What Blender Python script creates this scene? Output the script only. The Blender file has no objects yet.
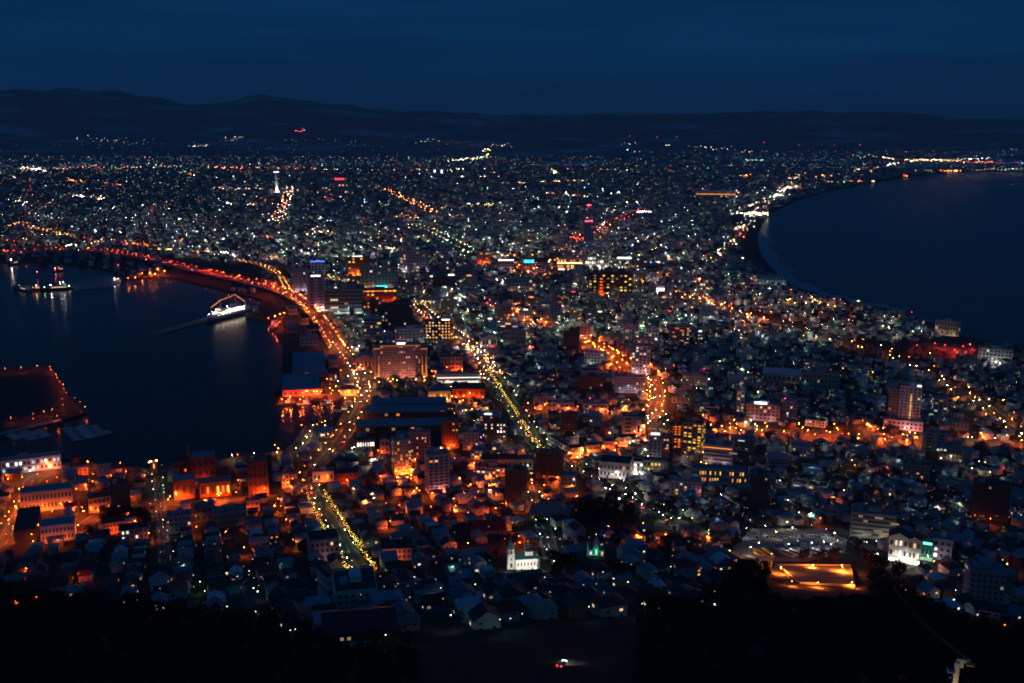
import bpy, bmesh, math, random
import numpy as np
from mathutils import Vector, Matrix
from mathutils.geometry import tessellate_polygon

random.seed(11)
rng = np.random.default_rng(11)
R = math.radians
S = bpy.context.scene
COL = S.collection

# ------------------------------------------------------------------ camera, sky, sun, exposure
CAMH = 334.0
PITCH = R(11.94)
cP, sP = math.cos(PITCH), math.sin(PITCH)
cam_d = bpy.data.cameras.new("Camera")
cam = bpy.data.objects.new("Camera", cam_d)
COL.objects.link(cam)
cam.location = (0, 0, CAMH)
cam.rotation_euler = (math.pi / 2 - PITCH, 0, 0)
cam_d.sensor_width = 36.0
cam_d.lens = 36.0 * 1000.0 / 1024.0
cam_d.clip_start = 1.0
cam_d.clip_end = 80000.0
S.camera = cam
S.render.resolution_x, S.render.resolution_y = 1024, 683

SUN_EL, SUN_AZ = 2.0, 215.0
world = bpy.data.worlds.new("World")
S.world = world
world.use_nodes = True
wn, wl = world.node_tree.nodes, world.node_tree.links
wn.clear()
w_out = wn.new("ShaderNodeOutputWorld")
w_bg = wn.new("ShaderNodeBackground")
w_sky = wn.new("ShaderNodeTexSky")
w_sky.sky_type = 'NISHITA'
w_sky.sun_disc = False
w_sky.sun_elevation = R(SUN_EL)
w_sky.sun_rotation = R(SUN_AZ)
w_sky.altitude = 300
w_tc = wn.new("ShaderNodeTexCoord")
w_map = wn.new("ShaderNodeMapping")
w_map.inputs['Scale'].default_value = (1.6, 1.6, 17.0)
w_noise = wn.new("ShaderNodeTexNoise")
w_noise.inputs['Scale'].default_value = 2.2
w_noise.inputs['Detail'].default_value = 5
w_ramp = wn.new("ShaderNodeMapRange")
w_ramp.inputs[1].default_value = 0.35
w_ramp.inputs[2].default_value = 0.7
w_ramp.inputs[3].default_value = 1.1
w_ramp.inputs[4].default_value = 0.74
w_mul = wn.new("ShaderNodeMix"); w_mul.data_type = 'RGBA'; w_mul.blend_type = 'MULTIPLY'
w_mul.inputs[0].default_value = 1.0
w_tint = wn.new("ShaderNodeMix"); w_tint.data_type = 'RGBA'; w_tint.blend_type = 'MULTIPLY'
w_tint.inputs[0].default_value = 1.0
w_tint.inputs[7].default_value = (0.019, 0.274, 0.93, 1)
wl.new(w_tc.outputs['Generated'], w_map.inputs['Vector'])
wl.new(w_map.outputs[0], w_noise.inputs['Vector'])
wl.new(w_noise.outputs['Fac'], w_ramp.inputs[0])
# dusk: the evenness of the twilight sky from the sky model's green channel, in one deep blue hue
w_sep = wn.new("ShaderNodeSeparateColor")
w_pow = wn.new("ShaderNodeMath"); w_pow.operation = 'POWER'; w_pow.inputs[1].default_value = 0.1
wl.new(w_sky.outputs[0], w_sep.inputs[0])
wl.new(w_sep.outputs[1], w_pow.inputs[0])
wl.new(w_pow.outputs[0], w_tint.inputs[6])
wl.new(w_tint.outputs[2], w_mul.inputs[6])
wl.new(w_ramp.outputs[0], w_mul.inputs[7])
wl.new(w_mul.outputs[2], w_bg.inputs['Color'])
wl.new(w_bg.outputs[0], w_out.inputs['Surface'])
SKY_STRENGTH = 0.10
w_bg.inputs['Strength'].default_value = SKY_STRENGTH

sun_d = bpy.data.lights.new("Sun", 'SUN')
sun = bpy.data.objects.new("Sun", sun_d)
COL.objects.link(sun)
sun_d.energy = 0.06           # last glow of dusk, from behind the viewer
sun_d.angle = R(25)
sun_d.color = (0.55, 0.78, 1.0)
sun.rotation_euler = (R(77), 0, R(-28))

HAZE = 3.4e-5
S.cycles.volume_bounces = 0
S.view_settings.view_transform = 'Standard'
S.view_settings.look = 'None'
S.view_settings.exposure = 0.0
S.view_settings.gamma = 1.0
S.render.engine = 'CYCLES'
S.cycles.use_light_tree = True
S.cycles.max_bounces = 4
S.cycles.diffuse_bounces = 2
S.cycles.glossy_bounces = 2
S.cycles.transmission_bounces = 1
S.cycles.transparent_max_bounces = 4
S.cycles.sample_clamp_indirect = 1.0
S.cycles.sample_clamp_direct = 0.0
S.cycles.caustics_reflective = False
S.cycles.caustics_refractive = False
S.cycles.filter_width = 1.75
S.cycles.use_denoising = True
S.cycles.denoiser = 'OPENIMAGEDENOISE'

# ------------------------------------------------------------------ terrain height and pixel-to-ground
NR = [0, 200, 250, 300, 350, 450, 550, 650, 750, 850, 950]
NZ = [215, 200, 178, 160, 142, 108, 70, 45, 27, 12, 2.5]
RX = [-400, -60, 0, 60, 110, 150, 185, 215, 240, 265, 300, 340, 400, 480, 560, 640, 700, 760, 830, 900, 960, 1024, 1500]
RY = [104, 93, 90, 88, 90, 96, 102, 103, 99, 97, 103, 107, 111, 115, 114, 116, 117, 112, 114, 112, 117, 120, 124]
GZ = 2.5


def far_z(x, y, r):
    a = np.arctan2(x, np.maximum(y, 1e-3))
    pxa = 512 + 1000 * np.tan(np.clip(a, -1.2, 1.2)) / cP
    py = np.interp(pxa, RX, RY)
    v = (341.5 - py) / 1000
    Y = 20000 * np.cos(a)
    zr = CAMH - Y * (sP - v * cP) / (cP + v * sP)
    base = np.interp(r, [9200, 10000, 11000, 13000, 15000, 20000], [2.5, 28, 62, 125, 185, 260])
    w = np.clip((r - 14000) / 6000, 0, 1)
    w = w * w * (3 - 2 * w)
    zr = zr * np.where(r > 20000, 1 - 0.4 * (r - 20000) / 7000, 1)
    z = base * (1 - w) + zr * w
    amp = np.clip((r - 10000) / 8000, 0, 1)
    n = (np.sin(x / 1130 + 1.3) * np.sin(y / 1710 + .4) + .6 * np.sin(x / 530 + y / 970 + 2) +
         .4 * np.sin(x / 271 - y / 610) * np.sin(y / 430 + 1) + .5 * np.sin(x / 139 + y / 301 + 4) + .3 * np.sin(x / 67 - y / 99) * np.sin(x / 213) + .22 * np.sin(x / 41 + y / 57))
    return z + n * amp * 34


def gh(x, y):
    x = np.asarray(x, float); y = np.asarray(y, float)
    r = np.hypot(x, y)
    near = np.maximum(np.interp(r, NR, NZ), GZ)
    z = np.where(r < 1000, near, GZ)
    if np.any(r > 9200):
        z = np.where(r > 9200, far_z(x, y, r), z)
    return z


def rays(px, py):
    u = (np.asarray(px, float) - 512) / 1000
    v = (341.5 - np.asarray(py, float)) / 1000
    return u, cP + v * sP, -sP + v * cP


TGRID = np.concatenate([np.geomspace(220, 1400, 500), np.geomspace(1410, 27000, 500)])


def unp(px, py, H=0.0):
    """pixel -> point on the terrain raised by H (scalar)."""
    dx, dy, dz = rays(px, py)
    hn = math.hypot(dx, dy)
    if dz < 0:
        t = (CAMH - GZ - H) / -dz
        r = t * hn
        if 1000 < r < 9200:
            return Vector((dx * t, dy * t, GZ + H))
    T = TGRID / hn
    X, Y, Z = dx * T, dy * T, CAMH + dz * T
    dlt = Z - (gh(X, Y) + H)
    below = np.nonzero(dlt < 0)[0]
    if len(below) == 0:
        i = len(T) - 1
        return Vector((X[i], Y[i], float(gh(X[i], Y[i])) + H))
    i = below[0]
    if i == 0:
        t = T[0]
    else:
        t = T[i - 1] + (T[i] - T[i - 1]) * dlt[i - 1] / (dlt[i - 1] - dlt[i])
    return Vector((dx * t, dy * t, float(gh(dx * t, dy * t)) + H))


def proj(x, y, z):
    D = CAMH - z
    zc = y * cP + D * sP
    return 512 + 1000 * x / zc, 341.5 - 1000 * (y * sP - D * cP) / zc, zc


def z_at(y, py):
    """world height that projects to row py at forward distance y."""
    v = (341.5 - py) / 1000
    return CAMH - y * (sP - v * cP) / (cP + v * sP)


# ------------------------------------------------------------------ materials
MATS = {}


def mat(name, col, rough=0.8, var=0.25, scale=0.3, metal=0.0, bump=0.0):
    if name in MATS:
        return MATS[name]
    m = bpy.data.materials.new(name)
    m.use_nodes = True
    nt = m.node_tree
    b = nt.nodes['Principled BSDF']
    b.inputs['Roughness'].default_value = rough
    b.inputs['Metallic'].default_value = metal
    b.inputs['Specular IOR Level'].default_value = 0.25
    tc = nt.nodes.new('ShaderNodeTexCoord')
    nz = nt.nodes.new('ShaderNodeTexNoise')
    nz.inputs['Scale'].default_value = scale
    nz.inputs['Detail'].default_value = 4
    mx = nt.nodes.new('ShaderNodeMix'); mx.data_type = 'RGBA'
    mx.inputs[6].default_value = (*[c * (1 - var) for c in col], 1)
    mx.inputs[7].default_value = (*[min(1, c * (1 + var)) for c in col], 1)
    nt.links.new(tc.outputs['Object'], nz.inputs['Vector'])
    nt.links.new(nz.outputs['Fac'], mx.inputs[0])
    nt.links.new(mx.outputs[2], b.inputs['Base Color'])
    if bump:
        bp = nt.nodes.new('ShaderNodeBump')
        bp.inputs['Strength'].default_value = bump
        nt.links.new(nz.outputs['Fac'], bp.inputs['Height'])
        nt.links.new(bp.outputs[0], b.inputs['Normal'])
    MATS[name] = m
    return m


LC = {'sod': (1, .125, .011), 'rs': (1, .045, .012), 'org': (1, .2, .02), 'ros': (1, .36, .19), 'amb': (1, .30, .05), 'wrm': (1, .66, .33), 'wht': (1, .93, .80), 'grn': (.62, 1, .56),
      'cool': (.72, .92, 1), 'red': (1, .025, .05), 'blu': (.04, .12, 1), 'cyn': (.02, .75, 1), 'yel': (1, .62, .08),
      'mag': (1, .05, .45), 'teal': (.15, 1, .62), 'lil': (1, .75, .85)}


def em(colour, strength):
    strength = float('%.2g' % strength)
    k = 'glow_%s_%g' % (colour, strength)
    if k in MATS:
        return MATS[k]
    m = bpy.data.materials.new(k)
    m.use_nodes = True
    nt = m.node_tree
    nt.nodes.clear()
    o = nt.nodes.new('ShaderNodeOutputMaterial')
    e = nt.nodes.new('ShaderNodeEmission')
    e.inputs['Color'].default_value = (*LC[colour], 1)
    e.inputs['Strength'].default_value = strength
    nt.links.new(e.outputs[0], o.inputs['Surface'])
    MATS[k] = m
    return m


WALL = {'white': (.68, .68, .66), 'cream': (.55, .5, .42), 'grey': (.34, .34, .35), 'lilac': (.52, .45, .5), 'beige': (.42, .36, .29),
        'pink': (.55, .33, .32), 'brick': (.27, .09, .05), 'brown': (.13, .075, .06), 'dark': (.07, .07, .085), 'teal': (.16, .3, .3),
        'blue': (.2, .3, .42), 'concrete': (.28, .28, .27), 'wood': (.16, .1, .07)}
ROOF = {'blue': (.16, .28, .36), 'grey': (.3, .32, .34), 'dark': (.04, .042, .048), 'red': (.2, .035, .03), 'green': (.1, .26, .22),
        'white': (.55, .58, .62), 'brown': (.09, .055, .045), 'slate': (.15, .18, .21)}


def wallm(k): return mat('wall_' + k, WALL[k], .85, .16, .25)


def roofm(k): return mat('roof_' + k, ROOF[k], .55, .25, .35)


ASPH = mat('asphalt', (.055, .055, .058), .85, .3, .15)
PAVE = mat('paving', (.12, .115, .11), .85, .25, .2)
STEEL = mat('steel', (.3, .31, .33), .5, .15, .5)
DARKM = mat('dark_metal', (.05, .05, .055), .5, .2, .5)
PAINTW = mat('white_paint', (.75, .75, .75), .5, .06, .4)
GLASS = mat('window_glass', (.07, .072, .08), .15, .2, .3)
BARK = mat('bark', (.07, .05, .035), .9, .3, .6)
LEAF = mat('foliage', (.045, .06, .028), .9, .5, .5)
LEAF2 = mat('foliage_brown', (.065, .05, .03), .9, .4, .5)
CONC = mat('concrete', (.3, .3, .29), .85, .2, .2)


# ------------------------------------------------------------------ mesh helpers
class MB:
    def __init__(self):
        self.v, self.f, self.m = [], [], []

    def add(self, vs, fs, m=0):
        o = len(self.v)
        self.v += [tuple(p) for p in vs]
        self.f += [tuple(o + i for i in q) for q in fs]
        self.m += [m] * len(fs)
        return self

    def box(self, x0, x1, y0, y1, z0, z1, m=0):
        return self.add([(x0, y0, z0), (x1, y0, z0), (x1, y1, z0), (x0, y1, z0), (x0, y0, z1), (x1, y0, z1), (x1, y1, z1), (x0, y1, z1)],
                        [(0, 3, 2, 1), (4, 5, 6, 7), (0, 1, 5, 4), (1, 2, 6, 5), (2, 3, 7, 6), (3, 0, 4, 7)], m)

    def prism(self, pts, z0, z1, m=0, cap=True):
        n = len(pts)
        vs = [(p[0], p[1], z0) for p in pts] + [(p[0], p[1], z1) for p in pts]
        fs = [(i, (i + 1) % n, n + (i + 1) % n, n + i) for i in range(n)]
        if cap:
            fs += [tuple(range(n, 2 * n)), tuple(range(n - 1, -1, -1))]
        return self.add(vs, fs, m)

    def frustum(self, cx, cy, z0, z1, r0, r1, n=8, m=0, rot=0.0):
        vs, fs = [], []
        for z, r in ((z0, r0), (z1, max(r1, 1e-3))):
            for i in range(n):
                a = rot + 2 * math.pi * i / n
                vs.append((cx + r * math.cos(a), cy + r * math.sin(a), z))
        fs = [(i, (i + 1) % n, n + (i + 1) % n, n + i) for i in range(n)] + [tuple(range(n, 2 * n)), tuple(range(n - 1, -1, -1))]
        return self.add(vs, fs, m)

    def lathe(self, cx, cy, prof, n=10, m=0):
        vs = []
        for z, r in prof:
            for i in range(n):
                a = 2 * math.pi * i / n
                vs.append((cx + r * math.cos(a), cy + r * math.sin(a), z))
        fs = []
        for k in range(len(prof) - 1):
            for i in range(n):
                fs.append((k * n + i, k * n + (i + 1) % n, (k + 1) * n + (i + 1) % n, (k + 1) * n + i))
        return self.add(vs, fs, m)

    def tube(self, a, b, ra, rb=None, n=6, m=0):
        a, b = Vector(a), Vector(b)
        rb = ra if rb is None else rb
        d = (b - a).normalized()
        s = d.cross(Vector((0, 0, 1)))
        if s.length < 1e-4:
            s = Vector((1, 0, 0))
        s.normalize(); t = d.cross(s)
        vs = []
        for p, r in ((a, ra), (b, rb)):
            for i in range(n):
                k = 2 * math.pi * i / n
                vs.append(p + s * (r * math.cos(k)) + t * (r * math.sin(k)))
        return self.add(vs, [(i, (i + 1) % n, n + (i + 1) % n, n + i) for i in range(n)] + [tuple(range(n, 2 * n)), tuple(range(n - 1, -1, -1))], m)

    def gable(self, x0, x1, y0, y1, z, rise, ov=0.5, th=0.25, axis='x', m=0):
        """closed gable roof; ridge along axis."""
        if axis == 'x':
            ym = (y0 + y1) / 2; k = rise / ((y1 - y0) / 2)
            pr = [(y0 - ov, z - ov * k), (ym, z + rise), (y1 + ov, z - ov * k), (y1 + ov, z - ov * k + th), (ym, z + rise + th), (y0 - ov, z - ov * k + th)]
            A = [(x0 - ov, p[0], p[1]) for p in pr]; B = [(x1 + ov, p[0], p[1]) for p in pr]
        else:
            xm = (x0 + x1) / 2; k = rise / ((x1 - x0) / 2)
            pr = [(x0 - ov, z - ov * k), (xm, z + rise), (x1 + ov, z - ov * k), (x1 + ov, z - ov * k + th), (xm, z + rise + th), (x0 - ov, z - ov * k + th)]
            A = [(p[0], y0 - ov, p[1]) for p in pr]; B = [(p[0], y1 + ov, p[1]) for p in pr]
        fs = [(i, (i + 1) % 6, 6 + (i + 1) % 6, 6 + i) for i in range(6)]
        fs += [(0, 1, 4, 5), (1, 2, 3, 4), (6, 11, 10, 7), (7, 10, 9, 8)]
        return self.add(A + B, fs, m)

    def gable_wall(self, x0, x1, y0, y1, z0, z, rise, axis='x', m=0):
        self.box(x0, x1, y0, y1, z0, z, m)
        if axis == 'x':
            ym = (y0 + y1) / 2
            self.add([(x0, y0, z), (x0, y1, z), (x0, ym, z + rise)], [(0, 1, 2)], m)
            self.add([(x1, y0, z), (x1, y1, z), (x1, ym, z + rise)], [(0, 1, 2)], m)
        else:
            xm = (x0 + x1) / 2
            self.add([(x0, y0, z), (x1, y0, z), (xm, y0, z + rise)], [(0, 1, 2)], m)
            self.add([(x0, y1, z), (x1, y1, z), (xm, y1, z + rise)], [(0, 1, 2)], m)
        return self

    def hip(self, x0, x1, y0, y1, z, rise, ov=0.5, m=0):
        x0 -= ov; x1 += ov; y0 -= ov; y1 += ov
        i = min((x1 - x0), (y1 - y0)) * 0.45
        xa, xb, ya, yb = x0 + i, x1 - i, y0 + i, y1 - i
        return self.add([(x0, y0, z), (x1, y0, z), (x1, y1, z), (x0, y1, z), (xa, ya, z + rise), (xb, ya, z + rise), (xb, yb, z + rise), (xa, yb, z + rise)],
                        [(0, 1, 5, 4), (1, 2, 6, 5), (2, 3, 7, 6), (3, 0, 4, 7), (4, 5, 6, 7), (3, 2, 1, 0)], m)

    def mesh(self, name, mats):
        me = bpy.data.meshes.new(name)
        me.from_pydata(self.v, [], self.f)
        for x in (mats if isinstance(mats, (list, tuple)) else [mats]):
            me.materials.append(x)
        if any(self.m):
            me.polygons.foreach_set('material_index', self.m)
        me.update()
        return me

    def build(self, name, mats, parent=None):
        return link(name, self.mesh(name, mats), parent)


def link(name, me, parent=None):
    o = bpy.data.objects.new(name, me)
    COL.objects.link(o)
    if parent is not None:
        o.parent = parent
    return o


def tag(o, label=None, cat=None, group=None, kind=None):
    if label: o['label'] = label
    if cat: o['category'] = cat
    if group: o['group'] = group
    if kind: o['kind'] = kind
    return o


def thing(name, loc, rz=0.0, label=None, cat=None, group=None):
    o = bpy.data.objects.new(name, None)
    COL.objects.link(o)
    o.empty_display_size = 0.5
    o.location = loc
    o.rotation_euler = (0, 0, rz)
    return tag(o, label, cat, group)


def copy_tree(o, parent=None):
    c = o.copy()
    COL.objects.link(c)
    if parent is not None:
        c.parent = parent
    for ch in o.children:
        copy_tree(ch, c)
    return c


def bulk(name, V, quads, qm, tris, tm, mats):
    me = bpy.data.meshes.new(name)
    V = np.asarray(V, np.float32)
    nq, nt_ = len(quads), len(tris)
    me.vertices.add(len(V)); me.vertices.foreach_set('co', V.ravel())
    loops = np.concatenate([np.asarray(quads, np.int32).ravel(), np.asarray(tris, np.int32).ravel()])
    me.loops.add(len(loops)); me.loops.foreach_set('vertex_index', loops.astype(np.int32))
    me.polygons.add(nq + nt_)
    st = np.concatenate([np.arange(nq) * 4, nq * 4 + np.arange(nt_) * 3]).astype(np.int32)
    me.polygons.foreach_set('loop_start', st)
    me.polygons.foreach_set('material_index', np.concatenate([np.asarray(qm, np.int32).ravel(), np.asarray(tm, np.int32).ravel()]).astype(np.int32))
    for m in mats:
        me.materials.append(m)
    me.update(calc_edges=True)
    me.validate()
    return link(name, me)


# ------------------------------------------------------------------ occupancy raster (what is already built on)
OC = 3.0
OX0, OY0, ONX, ONY = -5600.0, 200.0, 3740, 3270
occ = np.zeros((ONY, ONX), bool)


def _idx(x, y):
    return ((np.asarray(y) - OY0) / OC).astype(int), ((np.asarray(x) - OX0) / OC).astype(int)


def occ_pts(x, y):
    i, j = _idx(x, y)
    k = (i >= 0) & (i < ONY) & (j >= 0) & (j < ONX)
    occ[i[k], j[k]] = True


def occ_rect(cx, cy, W, D, rz, pad=1.5):
    a = np.arange(-W / 2 - pad, W / 2 + pad + 1.0, 1.5); b = np.arange(-D / 2 - pad, D / 2 + pad + 1.0, 1.5)
    A, B = np.meshgrid(a, b)
    c, s = math.cos(rz), math.sin(rz)
    occ_pts((cx + A * c - B * s).ravel(), (cy + A * s + B * c).ravel())


def rect_free(cx, cy, W, D, rz):
    a = np.linspace(-W / 2, W / 2, max(3, int(W / 3) + 1)); b = np.linspace(-D / 2, D / 2, max(3, int(D / 3) + 1))
    A, B = np.meshgrid(a, b)
    c, s = math.cos(rz), math.sin(rz)
    i, j = _idx((cx + A * c - B * s).ravel(), (cy + A * s + B * c).ravel())
    if i.min() < 0 or j.min() < 0 or i.max() >= ONY or j.max() >= ONX:
        return False
    return not occ[i, j].any()


def in_poly(px, py, poly):
    px = np.asarray(px, float); py = np.asarray(py, float)
    r = np.zeros(px.shape, bool)
    n = len(poly)
    for i in range(n):
        x1, y1 = poly[i]; x2, y2 = poly[(i + 1) % n]
        if y1 == y2:
            continue
        c = ((y1 > py) != (y2 > py)) & (px < (x2 - x1) * (py - y1) / (y2 - y1) + x1)
        r ^= c
    return r


def occ_poly_world(P):
    P = [(p[0], p[1]) for p in P]
    xs = [p[0] for p in P]; ys = [p[1] for p in P]
    X, Y = np.meshgrid(np.arange(min(xs), max(xs), 2.0), np.arange(min(ys), max(ys), 2.0))
    k = in_poly(X, Y, P)
    occ_pts(X[k], Y[k])
# ------------------------------------------------------------------ setting: water, land, hills
def w2(px, py):
    p = unp(px, py)
    return (p.x, p.y)


def polar(r, deg):
    return (r * math.sin(R(deg)), r * math.cos(R(deg)))


COAST_BAY = [(-70, 462), (0, 456), (40, 456), (78, 459), (112, 467), (150, 466), (180, 461), (215, 460), (240, 456), (285, 450), (296, 442),
             (304, 430), (309, 424), (316, 424), (322, 430), (334, 430), (339, 419), (344, 411), (336, 407), (340, 402), (326, 401), (276, 404), (272, 394),
             (281, 386), (283, 345), (277, 332), (279, 320), (262, 320), (247, 317), (244, 311), (262, 306), (262, 299), (230, 291),
             (200, 284), (175, 278), (165, 277), (117, 278), (112, 271), (95, 267), (60, 263), (30, 261), (0, 262), (-90, 265)]
COAST_SEA = [(1130, 157), (1024, 164), (985, 167), (950, 172), (905, 177), (870, 183), (845, 187), (820, 193), (795, 200), (774, 211),
             (762, 223), (757, 236), (759, 250), (768, 264), (786, 282), (815, 294), (850, 302), (890, 309), (915, 317), (940, 327),
             (965, 336), (990, 342), (1024, 350), (1110, 362)]
COAST_SEA[0] = (1130, 166)
LAND = [w2(*p) for p in COAST_BAY] + [polar(9000, -31), polar(9700, -31), polar(9700, -15), polar(9700, 0), polar(9700, 15), polar(9500, 24)]
LAND += [w2(*p) for p in COAST_SEA] + [polar(1500, 35), polar(905, 38), polar(905, 20), polar(905, 0), polar(905, -20), polar(905, -34)]
ISLAND = [w2(*p) for p in [(-60, 373), (0, 369), (46, 367), (52, 369), (60, 381), (67, 394), (78, 406), (87, 412), (70, 418), (40, 424), (0, 430), (-60, 438)]]
WHARF = [w2(*p) for p in [(60, 284), (98, 275), (125, 276), (112, 286), (78, 289)]]
PIER = [w2(*p) for p in [(154, 331), (205, 317), (246, 304), (252, 306), (208, 320), (156, 334)]]

water_m = bpy.data.materials.new('water')
water_m.use_nodes = True
nt = water_m.node_tree
b = nt.nodes['Principled BSDF']
b.inputs['Base Color'].default_value = (.003, .008, .014, 1)
b.inputs['Roughness'].default_value = .2
b.inputs['Specular IOR Level'].default_value = .16
b.inputs['IOR'].default_value = 1.33
tc = nt.nodes.new('ShaderNodeTexCoord')
nz = nt.nodes.new('ShaderNodeTexNoise'); nz.inputs['Scale'].default_value = .05; nz.inputs['Detail'].default_value = 8
bp = nt.nodes.new('ShaderNodeBump'); bp.inputs['Strength'].default_value = .35; bp.inputs['Distance'].default_value = 1.2
nt.links.new(tc.outputs['Object'], nz.inputs['Vector'])
nt.links.new(nz.outputs['Fac'], bp.inputs['Height'])
nt.links.new(bp.outputs[0], b.inputs['Normal'])
MB().add([(-26000, 300, 0), (26000, 300, 0), (26000, 30000, 0), (-26000, 30000, 0)], [(0, 1, 2, 3)]).build('water', water_m)
tag(bpy.data.objects['water'], 'dark blue sea and harbour water on both sides of the city', 'water', kind='structure')

ground_m = mat('city_ground', (.05, .05, .048), .9, .45, .03)


def flat_land(name, P, z0, z1, m, label):
    tris = tessellate_polygon([[Vector((x, y, 0)) for x, y in P]])
    n = len(P)
    V = [(x, y, z1) for x, y in P] + [(x, y, z0) for x, y in P]
    F = []
    for t in tris:
        a, b_, c = [Vector(V[i]) for i in t]
        F.append(tuple(t) if (b_ - a).cross(c - a).z > 0 else tuple(reversed(t)))
    F += [(i, (i + 1) % n, n + (i + 1) % n, n + i) for i in range(n)]
    o = MB().add(V, F).build(name, m)
    return tag(o, label, 'ground', kind='structure')


flat_land('ground', LAND, -3, GZ, ground_m, 'flat city ground of the isthmus between harbour and sea')
flat_land('island_ground', ISLAND, -3, GZ, ground_m, 'flat reclaimed island with lamps along its edge in the harbour')
flat_land('wharf', WHARF, -3, GZ - .3, CONC, 'dark low wharf in the upper left of the harbour')
flat_land('pier', PIER, -3, 1.6, CONC, 'long thin dark pier reaching out beside the moored white ferry')


def polar_grid(name, r, az, zf, m, label):
    A, RR = np.meshgrid(np.radians(az), r)
    X, Y = RR * np.sin(A), RR * np.cos(A)
    Z = zf(X, Y, RR)
    V = np.stack([X.ravel(), Y.ravel(), Z.ravel()], 1)
    na, nr = len(az), len(r)
    i, j = np.meshgrid(np.arange(nr - 1), np.arange(na - 1), indexing='ij')
    q = np.stack([i * na + j, i * na + j + 1, (i + 1) * na + j + 1, (i + 1) * na + j], -1).reshape(-1, 4)[:, ::-1]
    o = bulk(name, V, q, np.zeros(len(q)), np.zeros((0, 3)), np.zeros(0), [m])
    o.data.polygons.foreach_set('use_smooth', np.ones(len(q), bool))
    return tag(o, label, 'terrain', kind='structure')


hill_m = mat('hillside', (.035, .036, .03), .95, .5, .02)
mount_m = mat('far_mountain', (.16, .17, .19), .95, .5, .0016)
_nt = mount_m.node_tree           # old snow lying in streaks
_tc = _nt.nodes.new('ShaderNodeTexCoord'); _mp = _nt.nodes.new('ShaderNodeMapping'); _mp.inputs['Scale'].default_value = (.0009, .0014, .005)
_nz = _nt.nodes.new('ShaderNodeTexNoise'); _nz.inputs['Scale'].default_value = 1.0; _nz.inputs['Detail'].default_value = 7
_rp = _nt.nodes.new('ShaderNodeMapRange'); _rp.inputs[1].default_value = .54; _rp.inputs[2].default_value = .64
_mx = _nt.nodes.new('ShaderNodeMix'); _mx.data_type = 'RGBA'; _mx.inputs[7].default_value = (.45, .48, .52, 1)
_pb = _nt.nodes['Principled BSDF']
_old = _pb.inputs['Base Color'].links[0].from_socket
_nt.links.new(_tc.outputs['Object'], _mp.inputs['Vector']); _nt.links.new(_mp.outputs[0], _nz.inputs['Vector']); _nt.links.new(_nz.outputs['Fac'], _rp.inputs[0])
_nt.links.new(_rp.outputs[0], _mx.inputs[0]); _nt.links.new(_old, _mx.inputs[6]); _nt.links.new(_mx.outputs[2], _pb.inputs['Base Color'])
near_r = np.concatenate([np.arange(60, 1010, 7.5)])


def near_z(X, Y, RR):
    z = np.interp(RR, NR, NZ)
    return np.where(RR > 950, np.interp(RR, [950, 1010], [2.5, -4]), z)


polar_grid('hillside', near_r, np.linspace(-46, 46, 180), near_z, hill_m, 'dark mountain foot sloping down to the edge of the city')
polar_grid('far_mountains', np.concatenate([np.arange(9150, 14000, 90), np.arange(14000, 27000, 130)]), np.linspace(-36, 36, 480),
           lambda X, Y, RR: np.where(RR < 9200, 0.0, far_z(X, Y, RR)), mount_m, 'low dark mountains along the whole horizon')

# surf along the open beach
foam_m = mat('surf', (.3, .38, .44), .6, .45, .02)
sp = [(757, 236), (759, 250), (768, 264), (786, 282), (815, 294), (850, 302), (890, 309)]
mb = MB()
V, F = [], []
for i in range(121):
    k = i / 120 * (len(sp) - 1); a = min(int(k), len(sp) - 2); t = k - a
    c = unp(sp[a][0] * (1 - t) + sp[a + 1][0] * t, sp[a][1] * (1 - t) + sp[a + 1][1] * t)
    w = 34 + 7 * math.sin(i * .31) + 4 * math.sin(i * .83 + 1)
    V += [(c.x + 2, c.y - 1, .12), (c.x + 6 + w, c.y + 4, .12)]
    if i:
        F.append((2 * i - 2, 2 * i - 1, 2 * i + 1, 2 * i))
tag(mb.add(V, F).build('surf', foam_m), 'pale strip of surf washing along the curved beach', 'surf', kind='structure')

# ------------------------------------------------------------------ roads
ROADS = {}


def densify(P, step):
    out = [Vector(P[0])]
    for a, b_ in zip(P[:-1], P[1:]):
        n = max(1, int((b_ - a).length / step))
        for i in range(1, n + 1):
            out.append(a.lerp(b_, i / n))
    return out


def smooth_path(P, it=2):
    for _ in range(it):
        Q = [P[0]]
        for a, b_ in zip(P[:-1], P[1:]):
            Q += [a.lerp(b_, .25), a.lerp(b_, .75)]
        P = Q + [P[-1]]
    return P


def ribbon(path, w0, w1, dz, mb, m=0, z=None):
    """strip between lateral offsets w0..w1 along the path, on the terrain plus dz."""
    V, F = [], []
    n = len(path)
    for i, p in enumerate(path):
        d = (path[min(i + 1, n - 1)] - path[max(i - 1, 0)]); d.z = 0; d.normalize()
        nn = Vector((d.y, -d.x, 0))
        for w in (w0, w1):
            q = p + nn * w
            zz = (float(gh(q.x, q.y)) if z is None else z[i]) + dz
            V.append((q.x, q.y, zz))
        if i:
            F.append((2 * i - 2, 2 * i, 2 * i + 1, 2 * i - 1))
    # orient up
    if F:
        a, b_, c = Vector(V[F[0][0]]), Vector(V[F[0][1]]), Vector(V[F[0][2]])
        if (b_ - a).cross(c - a).z < 0:
            F = [tuple(reversed(f)) for f in F]
    mb.add(V, F, m)


MARK = mat('road_paint', (.6, .6, .58), .7, .2, .5)


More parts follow.
